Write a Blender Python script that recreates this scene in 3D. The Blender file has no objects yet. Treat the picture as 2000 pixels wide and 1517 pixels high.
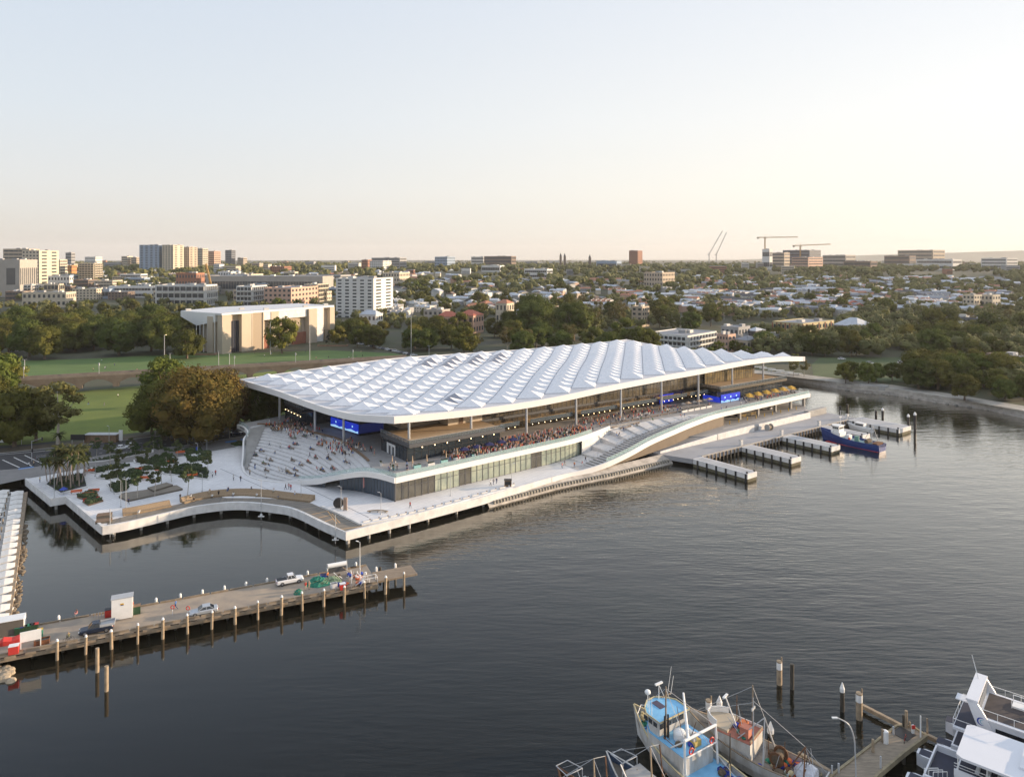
import bpy, math, random
from mathutils import Vector, Matrix
R = math.radians
SC = bpy.context.scene
# ------------------------------------------------------------------ camera, sky, sun, exposure
F, HC, U0, V0 = 1420.0, 67.5, 1000.0, 505.0          # focal length in photo pixels, camera height (m), principal column, horizon row
cam_d = bpy.data.cameras.new("camera"); cam = bpy.data.objects.new("camera", cam_d)
SC.collection.objects.link(cam); SC.camera = cam
cam.location = (0, 0, HC); cam.rotation_euler = (R(90), 0, 0)
cam_d.sensor_width = 36; cam_d.lens = 36 * F / 2000; cam_d.shift_y = -(758.5 - V0) / 2000
cam_d.clip_start = 1; cam_d.clip_end = 40000
SUN_AZ, SUN_EL = 76.0, 8.5                            # degrees clockwise from the view direction, elevation
w = bpy.data.worlds.new("World"); SC.world = w; w.use_nodes = True
nt = w.node_tree; bg = nt.nodes["Background"]
sky = nt.nodes.new("ShaderNodeTexSky"); sky.sky_type = 'NISHITA'; sky.sun_disc = False
sky.sun_elevation = R(SUN_EL); sky.sun_rotation = R(SUN_AZ)
sky.altitude = 60; sky.air_density = 1.0; sky.dust_density = 1.6; sky.ozone_density = 1.5
# a thin veil of evening haze over the clear-sky model: pale, with the unseen overhead brightened as fill, warmer low down and towards the sun
def wn(t, **k):
    n = nt.nodes.new(t)
    for a, b in k.items(): setattr(n, a, b)
    return n
tcw = wn("ShaderNodeTexCoord"); sep = wn("ShaderNodeSeparateXYZ"); nt.links.new(tcw.outputs["Generated"], sep.inputs[0])
def ramp(cols):
    r = wn("ShaderNodeValToRGB"); nt.links.new(sep.outputs[2], r.inputs[0]); el = r.color_ramp.elements
    while len(el) < len(cols): el.new(.5)
    for e, (p, c) in zip(el, cols):
        e.position = p; e.color = (*[((x / 255) ** 2.2) for x in c], 1)
    return r.outputs[0]
rl = ramp([(0, (222, 214, 204)), (.03, (226, 221, 213)), (.09, (226, 227, 227)), (.18, (219, 227, 235)), (.33, (209, 221, 236)), (.5, (152, 176, 212)), (.64, (125, 152, 196)), (.8, (222, 233, 250)), (1, (275, 280, 290))])  # last stops, overhead and out of view, brightened as added fill light
rr_ = ramp([(0, (243, 233, 217)), (.03, (248, 242, 230)), (.09, (254, 249, 238)), (.18, (250, 249, 246)), (.33, (236, 240, 246)), (.5, (200, 216, 238)), (.64, (168, 192, 228)), (.8, (228, 238, 252)), (1, (275, 280, 290))])  # same added overhead brightness on the sun side
dt = wn("ShaderNodeVectorMath", operation='DOT_PRODUCT'); nt.links.new(tcw.outputs["Generated"], dt.inputs[0])
dt.inputs[1].default_value = (math.sin(R(SUN_AZ)), math.cos(R(SUN_AZ)), 0)
mrw = wn("ShaderNodeMapRange", interpolation_type='SMOOTHSTEP'); mrw.inputs[1].default_value = -.45; mrw.inputs[2].default_value = .80
nt.links.new(dt.outputs["Value"], mrw.inputs[0])
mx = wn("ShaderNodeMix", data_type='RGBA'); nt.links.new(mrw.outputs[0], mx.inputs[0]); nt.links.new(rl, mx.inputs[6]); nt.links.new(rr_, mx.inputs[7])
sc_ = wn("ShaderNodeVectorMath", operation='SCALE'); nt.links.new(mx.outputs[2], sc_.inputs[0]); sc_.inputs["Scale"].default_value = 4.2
hs = wn("ShaderNodeHueSaturation"); hs.inputs["Saturation"].default_value = .5; hs.inputs["Value"].default_value = .8; nt.links.new(sky.outputs[0], hs.inputs["Color"])
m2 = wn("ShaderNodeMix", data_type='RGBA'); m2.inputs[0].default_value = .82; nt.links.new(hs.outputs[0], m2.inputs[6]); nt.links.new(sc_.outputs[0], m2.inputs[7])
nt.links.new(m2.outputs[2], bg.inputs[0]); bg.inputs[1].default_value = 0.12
sd = bpy.data.lights.new("sun", 'SUN'); sd.energy = 3.9; sd.angle = R(0.6); sd.color = (1.0, 0.76, 0.52)
so = bpy.data.objects.new("sun", sd); SC.collection.objects.link(so)
sv = Vector((math.sin(R(SUN_AZ)) * math.cos(R(SUN_EL)), math.cos(R(SUN_AZ)) * math.cos(R(SUN_EL)), math.sin(R(SUN_EL))))
so.rotation_euler = sv.to_track_quat('Z', 'Y').to_euler(); so.location = (300, 100, 200)
SC.view_settings.view_transform = 'Standard'; SC.view_settings.look = 'None'
SC.view_settings.exposure = 1.15; SC.view_settings.gamma = 1
SC.cycles.max_bounces = 6; SC.cycles.diffuse_bounces = 3; SC.cycles.glossy_bounces = 3
SC.cycles.transparent_max_bounces = 12; SC.cycles.volume_bounces = 0; SC.cycles.sample_clamp_indirect = 3

# ------------------------------------------------------------------ helpers
RND = random.Random(7)
def G(u, v, z=3.0):
    Y = F * (HC - z) / (v - V0); return Vector(((u - U0) / F * Y, Y, z))
def pj(p): return (U0 + F * p[0] / p[1], V0 + F * (HC - p[2]) / p[1])
def gh(y):
    t = min(1, max(0, (y - 520) / 1180.0)); return 3 + 35 * t * t * (3 - 2 * t)
def GT(u, v):
    y = 330.0
    while y < 12000:
        if V0 + F * (HC - gh(y)) / y <= v: break
        y *= 1.004
    return Vector(((u - U0) / F * y, y, gh(y)))
A = Vector((.802, .597, 0)); N = Vector((.597, -.802, 0)); OO = Vector((-29.5, 211.5, 0))
def L(t, s, z=0): return OO + A * t + N * s + Vector((0, 0, z))
def toL(p):
    d = Vector((p[0], p[1], 0)) - OO; return d.dot(A), d.dot(N)
YA = math.atan2(A.y, A.x)
def lin(c): return tuple(((x / 255.0) / 12.92 if x <= 10 else ((x / 255.0 + .055) / 1.055) ** 2.4) for x in c)
def smooth(a, b, x):
    t = min(1, max(0, (x - a) / (b - a))); return t * t * (3 - 2 * t)
def interp(tab, x):
    if x <= tab[0][0]: return tab[0][1]
    for (x0, y0), (x1, y1) in zip(tab, tab[1:]):
        if x <= x1:
            t = (x - x0) / (x1 - x0); return y0 + (y1 - y0) * t
    return tab[-1][1]
def spline(pts, n=6):
    """Catmull-Rom through the points"""
    P = [Vector(p) for p in pts]; out = []
    for i in range(len(P) - 1):
        p0 = P[max(0, i - 1)]; p1 = P[i]; p2 = P[i + 1]; p3 = P[min(len(P) - 1, i + 2)]
        for k in range(n):
            t = k / n
            out.append(.5 * ((2 * p1) + (p2 - p0) * t + (2 * p0 - 5 * p1 + 4 * p2 - p3) * t * t + (3 * p1 - p0 - 3 * p2 + p3) * t ** 3))
    out.append(P[-1]); return out

MATS = {}
def mat(name, col, rough=.7, var=0.0, scale=.5, metal=0, emit=0, alpha=1, obj=False, spec=.5, tint=0.0, bump=0, col2=None, stretch=None, trans=0, grid=None, gm=.72):
    """procedural material: base colour with noise variation, optional bump and per-object tint"""
    if name in MATS: return MATS[name]
    m = bpy.data.materials.new(name); m.use_nodes = True; t = m.node_tree; b = t.nodes["Principled BSDF"]
    c = lin(col) if max(col) > 1 else col
    b.inputs["Base Color"].default_value = (*c, 1); b.inputs["Roughness"].default_value = rough
    b.inputs["Metallic"].default_value = metal; b.inputs["Specular IOR Level"].default_value = spec
    src = None
    if var or col2:
        tc = t.nodes.new("ShaderNodeTexCoord"); mp = t.nodes.new("ShaderNodeMapping")
        t.links.new(tc.outputs["Object"], mp.inputs[0])
        if stretch: mp.inputs["Scale"].default_value = stretch
        nz = t.nodes.new("ShaderNodeTexNoise"); nz.inputs["Scale"].default_value = scale; nz.inputs["Detail"].default_value = 6
        nz.inputs["Roughness"].default_value = .6
        t.links.new(mp.outputs[0], nz.inputs[0])
        cr = t.nodes.new("ShaderNodeValToRGB"); t.links.new(nz.outputs[0], cr.inputs[0])
        cr.color_ramp.elements[0].position = .32; cr.color_ramp.elements[1].position = .68
        c2 = (lin(col2) if max(col2) > 1 else col2) if col2 else tuple(x * (1 - var) for x in c)
        c1 = c if col2 else tuple(min(1, x * (1 + var * .6)) for x in c)
        cr.color_ramp.elements[0].color = (*c2, 1); cr.color_ramp.elements[1].color = (*c1, 1)
        src = cr.outputs[0]
        if bump:
            bp = t.nodes.new("ShaderNodeBump"); bp.inputs["Strength"].default_value = bump; bp.inputs["Distance"].default_value = .1
            t.links.new(nz.outputs[0], bp.inputs["Height"]); t.links.new(bp.outputs[0], b.inputs["Normal"])
    if tint:
        oi = t.nodes.new("ShaderNodeObjectInfo"); hs = t.nodes.new("ShaderNodeHueSaturation")
        mr = t.nodes.new("ShaderNodeMapRange"); mr.inputs[3].default_value = 1 - tint; mr.inputs[4].default_value = 1 + tint
        t.links.new(oi.outputs["Random"], mr.inputs[0]); t.links.new(mr.outputs[0], hs.inputs["Value"])
        mr2 = t.nodes.new("ShaderNodeMapRange"); mr2.inputs[3].default_value = .5 - .04 * (tint > .1); mr2.inputs[4].default_value = .5 + .03 * (tint > .1)
        mm = t.nodes.new("ShaderNodeMath"); mm.operation = 'MULTIPLY'; mm.inputs[1].default_value = 7.3
        fr = t.nodes.new("ShaderNodeMath"); fr.operation = 'FRACT'
        t.links.new(oi.outputs["Random"], mm.inputs[0]); t.links.new(mm.outputs[0], fr.inputs[0]); t.links.new(fr.outputs[0], mr2.inputs[0]); t.links.new(mr2.outputs[0], hs.inputs["Hue"])
        if src: t.links.new(src, hs.inputs["Color"])
        else: hs.inputs["Color"].default_value = (*c, 1)
        src = hs.outputs[0]
    if grid:
        tc2 = t.nodes.new("ShaderNodeTexCoord"); mp2 = t.nodes.new("ShaderNodeMapping"); mp2.inputs["Rotation"].default_value = (0, 0, .64)
        bt = t.nodes.new("ShaderNodeTexBrick"); bt.inputs["Scale"].default_value = 1 / grid; bt.inputs["Mortar Size"].default_value = .02; bt.offset = 0
        bt.inputs["Color1"].default_value = (1, 1, 1, 1); bt.inputs["Color2"].default_value = (.93, .93, .94, 1); bt.inputs["Mortar"].default_value = (gm, gm, gm, 1)
        t.links.new(tc2.outputs["Object"], mp2.inputs[0]); t.links.new(mp2.outputs[0], bt.inputs[0]); ml = t.nodes.new("ShaderNodeMix"); ml.data_type = 'RGBA'; ml.blend_type = 'MULTIPLY'; ml.inputs[0].default_value = 1
        if src: t.links.new(src, ml.inputs[6])
        else: ml.inputs[6].default_value = (*c, 1)
        t.links.new(bt.outputs["Color"], ml.inputs[7]); src = ml.outputs[2]
    if src: t.links.new(src, b.inputs["Base Color"])
    if emit:
        b.inputs["Emission Color"].default_value = (*c, 1); b.inputs["Emission Strength"].default_value = emit
    if alpha < 1:
        b.inputs["Alpha"].default_value = alpha
    if trans:
        out = t.nodes["Material Output"]; tr = t.nodes.new("ShaderNodeBsdfTranslucent"); mx = t.nodes.new("ShaderNodeMixShader")
        if src: t.links.new(src, tr.inputs[0])
        else: tr.inputs[0].default_value = (*c, 1)
        mx.inputs[0].default_value = trans
        t.links.new(b.outputs[0], mx.inputs[1]); t.links.new(tr.outputs[0], mx.inputs[2]); t.links.new(mx.outputs[0], out.inputs[0])
    MATS[name] = m; return m

class MB:
    def __init__(s): s.v = []; s.f = []; s.m = []
    def add(s, vs, fs, mi=0):
        o = len(s.v); s.v += [tuple(x) for x in vs]; s.f += [tuple(o + i for i in f) for f in fs]; s.m += [mi] * len(fs); return s
    def box(s, c, d, yaw=0, mi=0, M=None):
        x, y, z = d[0] / 2, d[1] / 2, d[2] / 2; cs, sn = math.cos(yaw), math.sin(yaw)
        vs = []
        for a in (-1, 1):
            for b in (-1, 1):
                for e in (-1, 1):
                    vs.append((c[0] + a * x * cs - b * y * sn, c[1] + a * x * sn + b * y * cs, c[2] + e * z))
        return s.add(vs, [(0, 1, 3, 2), (4, 6, 7, 5), (0, 4, 5, 1), (2, 3, 7, 6), (0, 2, 6, 4), (1, 5, 7, 3)], mi)
    def prism(s, poly, z0, z1, mi=0, top=None):
        """poly: xy list; z1 may be list"""
        n = len(poly); ar = sum(poly[i][0] * poly[(i + 1) % n][1] - poly[(i + 1) % n][0] * poly[i][1] for i in range(n))
        if ar < 0: poly = poly[::-1]
        vs = [(p[0], p[1], z0) for p in poly] + [(p[0], p[1], z1) for p in poly]
        o = len(s.v); s.v += vs
        s.f.append(tuple(o + i for i in range(n - 1, -1, -1))); s.m.append(mi)
        s.f.append(tuple(o + n + i for i in range(n))); s.m.append(mi if top is None else top)
        for i in range(n):
            j = (i + 1) % n; s.f.append((o + i, o + j, o + n + j, o + n + i)); s.m.append(mi)
        return s
    def tube(s, p0, p1, r0, r1=None, n=8, mi=0, cap=True):
        p0 = Vector(p0); p1 = Vector(p1); r1 = r0 if r1 is None else r1; d = (p1 - p0)
        if d.length < 1e-6: return s
        d.normalize(); a = d.orthogonal().normalized(); b = d.cross(a)
        vs = []
        for p, r in ((p0, r0), (p1, r1)):
            for i in range(n):
                t = 2 * math.pi * i / n; vs.append(p + (a * math.cos(t) + b * math.sin(t)) * r)
        fs = [(i, (i + 1) % n, n + (i + 1) % n, n + i) for i in range(n)]
        if cap: fs += [tuple(range(n - 1, -1, -1)), tuple(range(n, 2 * n))]
        return s.add(vs, fs, mi)
    def path(s, pts, r, n=6, mi=0):
        for a, b in zip(pts, pts[1:]): s.tube(a, b, r, r, n, mi)
        return s
    def ball(s, c, r, n=8, m=5, mi=0, sz=1):
        vs = [(c[0], c[1], c[2] - r * sz)]; fs = []
        for j in range(1, m):
            ph = math.pi * j / m - math.pi / 2
            for i in range(n):
                t = 2 * math.pi * i / n; vs.append((c[0] + r * math.cos(ph) * math.cos(t), c[1] + r * math.cos(ph) * math.sin(t), c[2] + r * math.sin(ph) * sz))
        vs.append((c[0], c[1], c[2] + r * sz)); k = len(vs) - 1
        for i in range(n):
            fs.append((0, 1 + (i + 1) % n, 1 + i)); fs.append((k, k - n + i, k - n + (i + 1) % n))
            for j in range(m - 2):
                o = 1 + j * n; fs.append((o + i, o + (i + 1) % n, o + n + (i + 1) % n, o + n + i))
        return s.add(vs, fs, mi)
    def loft(s, rings, closed=True, cap=True, mi=0):
        n = len(rings[0]); o = len(s.v)
        for r in rings: s.v += [tuple(p) for p in r]
        for k in range(len(rings) - 1):
            for i in range(n if closed else n - 1):
                j = (i + 1) % n; s.f.append((o + k * n + i, o + k * n + j, o + (k + 1) * n + j, o + (k + 1) * n + i)); s.m.append(mi)
        if cap and closed:
            s.f.append(tuple(o + i for i in range(n - 1, -1, -1))); s.m.append(mi)
            s.f.append(tuple(o + (len(rings) - 1) * n + i for i in range(n))); s.m.append(mi)
        return s
    def strip(s, P, w, z0, z1, mi=0):
        """box sweep along xy(z) polyline: width w centred, z offsets z0..z1 relative to point z"""
        rings = []
        for i, p in enumerate(P):
            a = P[max(0, i - 1)]; b = P[min(len(P) - 1, i + 1)]; d = Vector((b[0] - a[0], b[1] - a[1], 0)).normalized(); q = Vector((-d.y, d.x, 0)) * (w / 2)
            c = Vector((p[0], p[1], p[2] if len(p) > 2 else 0))
            rings.append([c + q + Vector((0, 0, z0)), c - q + Vector((0, 0, z0)), c - q + Vector((0, 0, z1)), c + q + Vector((0, 0, z1))])
        return s.loft(rings, True, True, mi)
    def mesh(s, name, mats):
        me = bpy.data.meshes.new(name); me.from_pydata(s.v, [], s.f)
        for m in (mats if isinstance(mats, (list, tuple)) else [mats]): me.materials.append(m)
        if any(s.m): me.polygons.foreach_set("material_index", s.m)
        me.update(); return me
    def build(s, name, mats, parent=None, loc=(0, 0, 0), rot=0):
        return put(name, s.mesh(name, mats), parent, loc, rot)
def fixn(me):
    import bmesh
    b = bmesh.new(); b.from_mesh(me); bmesh.ops.recalc_face_normals(b, faces=b.faces); b.to_mesh(me); b.free(); return me
COL = SC.collection
REG = []          # things whose labels are finished by their order from left
HAZE = 0.000045
def put(name, me, parent=None, loc=(0, 0, 0), rot=0, sc=None):
    o = bpy.data.objects.new(name, me); COL.objects.link(o); o.location = loc; o.rotation_euler = (0, 0, rot)
    if sc is not None: o.scale = (sc, sc, sc) if isinstance(sc, (int, float)) else sc
    if parent: o.parent = parent
    return o
def tag(o, label=None, cat=None, group=None, kind=None):
    if label: o["label"] = label
    if cat: o["category"] = cat
    if group: o["group"] = group
    if kind: o["kind"] = kind
    return o
def empty(name, loc, label, cat, group=None, rot=0, kind=None):
    o = bpy.data.objects.new(name, None); COL.objects.link(o); o.location = loc; o.rotation_euler = (0, 0, rot); o.empty_display_size = .5
    return tag(o, label, cat, group, kind)
def kids(o): return list(o.children)
def dup(o, loc=None, rot=None, label=None, group=None, parent=None, sc=None):
    c = o.copy(); COL.objects.link(c)
    if parent is not None: c.parent = parent
    if loc is not None: c.location = loc
    if rot is not None: c.rotation_euler = (0, 0, rot)
    if sc is not None: c.scale = (sc, sc, sc) if isinstance(sc, (int, float)) else sc
    if label: c["label"] = label
    if group: c["group"] = group
    for ch in kids(o): dup(ch, parent=c)
    return c
def struct(name, mb, m):
    o = mb.build(name, m); o["kind"] = "structure"; return o
def kill(o):
    for c in kids(o): kill(c)
    bpy.data.objects.remove(o)

# ------------------------------------------------------------------ common materials
M_white = mat("white_concrete", (.68, .67, .65), .75, .16, .5)
M_fasc = mat("white_fascia", (.76, .74, .71), .6, .03, .3)
M_roof = mat("white_roof_panel", (.80, .80, .81), .5, .05, .5, grid=2.1, gm=.86)
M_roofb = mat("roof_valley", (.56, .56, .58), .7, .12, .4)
M_conc = mat("grey_concrete", (.36, .35, .33), .85, .16, .4)
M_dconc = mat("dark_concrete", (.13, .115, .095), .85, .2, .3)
M_asph = mat("asphalt", (.055, .055, .058), .9, .2, .3)
M_path = mat("paving", (.22, .21, .20), .9, .12, .5)
M_grass = mat("grass_lawn", (.155, .190, .030), .95, .25, .06, col2=(.105, .145, .024))
M_grassd = mat("grass_lawn_dark", (.075, .105, .038), .95, .2, .05)
M_glass_d = mat("dark_glass", (.030, .040, .050), .08, spec=.8)
M_glass_b = mat("blue_grey_glass", (.055, .075, .10), .12, .15, .4, spec=.7)
M_clear = mat("clear_glass", (.45, .62, .60), .08, alpha=.33)
M_black = mat("black_metal", (.02, .02, .022), .5)
M_dgrey = mat("dark_grey_metal", (.08, .082, .088), .5)
M_steel = mat("galvanised_steel", (.42, .43, .44), .45, .1, 1)
M_wood = mat("timber", (.21, .135, .08), .7, .3, 1.5)
M_deck = mat("boardwalk_timber", (.235, .205, .165), .85, .25, 1.2, stretch=(.3, 2.5, 1))
M_oldw = mat("weathered_timber", (.27, .21, .145), .9, .35, 1.0)
M_pile = mat("timber_pile", (.34, .265, .18), .9, .35, 1.2)
M_wet = mat("wet_pile", (.05, .045, .035), .6, .3, 2)
M_wpaint = mat("white_paint", (.78, .78, .76), .5, .06, 1)
M_yellow = mat("yellow_paint", (.62, .38, .03), .5)
M_orange = mat("orange_seat", (.62, .13, .03), .6)
M_red = mat("red_paint", (.55, .04, .03), .5)
M_blue = mat("blue_paint", (.02, .06, .36), .5)
M_warm = mat("warm_lamp", (1.0, .72, .38), .5, emit=3)
M_line = mat("road_line_paint", (.6, .6, .58), .7)
M_hedge = mat("hedge_leaves", (.045, .07, .022), .9, .5, 2.5, bump=1)
M_bark = mat("bark", (.16, .12, .085), .9, .3, 3)
M_palebark = mat("pale_bark", (.42, .38, .32), .9, .2, 3)
M_tyre = mat("tyre_rubber", (.02, .02, .02), .8)
M_rim = mat("wheel_rim", (.4, .4, .42), .3, metal=.8)
M_rock = mat("rock_armour", (.30, .28, .24), .95, .4, .9, bump=1)
M_sea = mat("sea_wall_stone", (.44, .40, .35), .9, .35, .35, bump=.8)
M_brick = mat("red_brick", (.30, .12, .075), .9, .2, .8)
M_sand = mat("sandstone", (.30, .22, .17), .9, .25, .3)
# ------------------------------------------------------------------ the setting: water, ground, hills
def water_mat():
    m = bpy.data.materials.new("harbour_water"); m.use_nodes = True; t = m.node_tree; t.nodes.remove(t.nodes["Principled BSDF"])
    df_ = t.nodes.new("ShaderNodeBsdfDiffuse"); df_.inputs[0].default_value = (.010, .010, .007, 1); gl_ = t.nodes.new("ShaderNodeBsdfGlossy"); gl_.inputs["Roughness"].default_value = .07; gl_.inputs[0].default_value = (.97, .95, .90, 1)
    fr_ = t.nodes.new("ShaderNodeFresnel"); fr_.inputs["IOR"].default_value = 1.34; mr0 = t.nodes.new("ShaderNodeMapRange"); mr0.inputs[1].default_value = .022; mr0.inputs[2].default_value = .42; mr0.inputs[3].default_value = .004; mr0.inputs[4].default_value = .86
    t.links.new(fr_.outputs[0], mr0.inputs[0]); ms_ = t.nodes.new("ShaderNodeMixShader"); t.links.new(mr0.outputs[0], ms_.inputs[0]); t.links.new(df_.outputs[0], ms_.inputs[1]); t.links.new(gl_.outputs[0], ms_.inputs[2]); t.links.new(ms_.outputs[0], t.nodes["Material Output"].inputs[0])
    tc = t.nodes.new("ShaderNodeTexCoord")
    def nz(scale, sx, sy, rot, det):
        mp = t.nodes.new("ShaderNodeMapping"); mp.inputs["Scale"].default_value = (sx, sy, 1); mp.inputs["Rotation"].default_value = (0, 0, R(rot))
        n = t.nodes.new("ShaderNodeTexNoise"); n.inputs["Scale"].default_value = scale; n.inputs["Detail"].default_value = det
        t.links.new(tc.outputs["Object"], mp.inputs[0]); t.links.new(mp.outputs[0], n.inputs[0]); return n.outputs[0]
    a = nz(.75, .35, 1.5, 24, 3); c = nz(.16, .5, 1.4, -14, 2); d = nz(.014, 1, .5, 30, 3)
    def ma(op, x, y):
        k = t.nodes.new("ShaderNodeMath"); k.operation = op
        for i, q in enumerate((x, y)):
            if isinstance(q, (int, float)): k.inputs[i].default_value = q
            else: t.links.new(q, k.inputs[i])
        return k.outputs[0]
    # ripples grow away from the sheltered cove on the left (x below -40)
    sx = t.nodes.new("ShaderNodeSeparateXYZ"); t.links.new(tc.outputs["Object"], sx.inputs[0])
    mr = t.nodes.new("ShaderNodeMapRange"); mr.interpolation_type = 'SMOOTHSTEP'; mr.inputs[1].default_value = -45; mr.inputs[2].default_value = 40
    mr.inputs[3].default_value = .14; mr.inputs[4].default_value = 1.0
    t.links.new(sx.outputs[0], mr.inputs[0])
    patch = t.nodes.new("ShaderNodeMapRange"); patch.inputs[1].default_value = .35; patch.inputs[2].default_value = .65; patch.inputs[3].default_value = .35; patch.inputs[4].default_value = 1.3
    t.links.new(d, patch.inputs[0])
    h = ma('ADD', ma('MULTIPLY', a, .30), ma('MULTIPLY', c, .60))
    h = ma('MULTIPLY', h, ma('MULTIPLY', mr.outputs[0], patch.outputs[0]))
    bp = t.nodes.new("ShaderNodeBump"); bp.inputs["Strength"].default_value = 1.0; bp.inputs["Distance"].default_value = .27
    t.links.new(h, bp.inputs["Height"]); [t.links.new(bp.outputs[0], x.inputs["Normal"]) for x in (df_, gl_, fr_)]
    return m
mb = MB(); mb.add([(-9000, -600, 0), (9000, -600, 0), (9000, 900, 0), (-9000, 900, 0)], [(0, 1, 2, 3)])
struct("water", mb, water_mat())

SHORE = [(-3500, 1000), (-900, 965), (0, 948), (52, 938), (200, 892), (480, 852), (800, 800), (1250, 762), (1470, 738), (1560, 745), (1675, 765), (1735, 770), (1825, 785), (1925, 800), (2000, 816), (2600, 930), (4500, 1000)]
def shore(u): return G(u, interp(SHORE, u), 0)
us = [-3500 + i * 60 for i in range(134)]
rows = [0, .002, 6, 20, 60] 
mb = MB(); nr = 0; grid = []
for u in us:
    p = shore(u) * 1.009; p.z = 0; col = [Vector((p.x, p.y, -3)), Vector((p.x, p.y, 2.6))]
    d = p.y
    k = 0
    while d < 16000:
        d = p.y * (1.045 ** (k + 1)) if k else p.y + 3
        k += 1
        col.append((p.x * d / p.y, d))
        if k > 92: break
    grid.append(col)
n = min(len(c) for c in grid)
for c in grid:
    for q in c[:n]:
        if len(q) == 3: mb.v.append(tuple(q))
        else: mb.v.append((q[0], q[1], gh(q[1]) + (0 if q[1] < 560 else 1.2 * math.sin(q[0] * .011) * math.sin(q[1] * .007))))
for i in range(len(grid) - 1):
    for j in range(n - 1):
        mb.f.append((i * n + j, (i + 1) * n + j, (i + 1) * n + j + 1, i * n + j + 1)); mb.m.append(0)
M_ground = mat("suburb_ground", (.060, .072, .030), .95, .4, .035, col2=(.075, .072, .05))
struct("ground", mb, M_ground)

# far hills on the right horizon
def ridge(name, y, pts, m, th=900):
    mb = MB(); P = spline([(a, b, 0) for a, b in pts], 8); r = []
    for p in P:
        X = (p.x - U0) / F * y; z = HC - (p.y - V0) * y / F
        r.append([Vector((X, y - th, 20)), Vector((X, y - th * .4, 20 + (z - 20) * .6)), Vector((X, y, z)), Vector((X, y + th, 20))])
    mb.loft(r, False); o = mb.build(name, m); o["kind"] = "structure"
M_hill = mat("far_hill", (.05, .07, .035), 1, .3, .002)
ridge("hills", 12500, [(1450, 507), (1560, 503), (1650, 500), (1720, 497.5), (1800, 495), (1880, 493), (1960, 490.5), (2040, 489), (2300, 490), (2700, 497)], M_hill)

# ---- flat overlays
def sheet(name, pts, z, m, px=True, base=3.0):
    P = [G(u, v, base) for u, v in pts] if px else [Vector(p) for p in pts]
    mb = MB(); mb.prism([(p.x, p.y) for p in P], z - .02, z); return struct(name, mb, m)
sheet("road", [(-700, 935), (-700, 890), (0, 886), (200, 865), (480, 832), (700, 800), (700, 826), (480, 851), (350, 871), (200, 889), (60, 914), (0, 919)], 3.03, M_asph)
sheet("foot_path", [(-700, 965), (-700, 936), (0, 920), (60, 915), (200, 890), (350, 872), (480, 852), (490, 868), (350, 892), (205, 908), (55, 934), (0, 946)], 3.10, M_path)
sheet("verge", [(-700, 889), (-700, 880), (0, 876), (200, 858), (480, 826), (700, 795), (700, 799.5), (480, 831.5), (200, 864.5), (0, 885.5)], 3.12, mat("verge_dirt", (.12, .10, .07), .95, .3, .3))
sheet("side_road", [(-500, 880), (-500, 872), (20, 872), (120, 860), (90, 868), (20, 884)], 3.06, M_asph)
sheet("park_lawn", [(-200, 872), (-200, 800), (60, 792), (110, 768), (290, 752), (560, 722), (640, 740), (620, 800), (480, 822), (200, 852), (60, 868)], 3.05, M_grass)
sheet("playing_field", [(-300, 760), (-300, 712), (0, 706), (190, 700), (340, 692), (480, 689.5), (640, 684), (770, 690), (900, 716), (620, 716), (480, 722), (285, 735), (0, 752)], 3.05, mat("playing_field_grass", (.105, .175, .042), .95, .2, .05, col2=(.080, .135, .036), stretch=(1, 3, 1)))
sheet("right_lawn", [(1590, 738), (1585, 712), (1600, 699), (1700, 697), (1800, 699), (1860, 706), (1880, 722), (1830, 745), (1740, 748), (1650, 746)], 3.05, M_grassd)
sheet("gravel_path", [(1470, 728), (1470, 722), (1560, 730), (1680, 745), (1745, 752), (1850, 768), (2000, 793), (2300, 850), (2300, 862), (2000, 803), (1850, 776), (1745, 758), (1680, 752), (1560, 738)], 3.09, mat("pale_gravel", (.36, .33, .28), .95, .2, .4))
# road markings and kerbs
mb = MB()
def pxl(a, b, z, wd, mb, n=1, gap=0):
    a = G(*a, 3); b = G(*b, 3); d = b - a; ln = d.length; yaw = math.atan2(d.y, d.x)
    for i in range(n):
        c = a + d * ((i + .5) / n); mb.box((c.x, c.y, z), (ln / n - gap, wd, .01), yaw)
pxl((130, 886), (700, 806), 3.045, .18, mb, 26, 3); pxl((130, 894), (700, 816), 3.045, .18, mb, 26, 3)
for (a, b) in (((5, 898), (38, 913)), ((27, 893), (62, 910)), ((48, 889), (84, 906)), ((0, 888), (130, 877))): pxl(a, b, 3.045, .35, mb)
struct("road_marking", mb, M_line)
mb = MB()
K1 = [G(u, v, 3) for u, v in ((-700, 935.5), (0, 919.5), (60, 914.5), (200, 889.5), (350, 871.5), (480, 851.5), (700, 826))]
mb.strip(K1, .3, 0, .17); K2 = [G(u, v, 3) for u, v in ((-700, 889.5), (0, 885.7), (200, 864.7), (480, 831.7), (700, 799.7))]; mb.strip(K2, .3, 0, .17)
struct("kerb", mb, M_conc)
mb = MB(); pxl((36, 916.5), (66, 912.5), 3.115, 1.6, mb); pxl((440, 864), (462, 861), 3.115, 2, mb); pxl((470, 859), (482, 857.5), 3.115, 2, mb); struct("blue_path_marking", mb, mat("blue_path_paint", (.09, .24, .55), .8))
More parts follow.
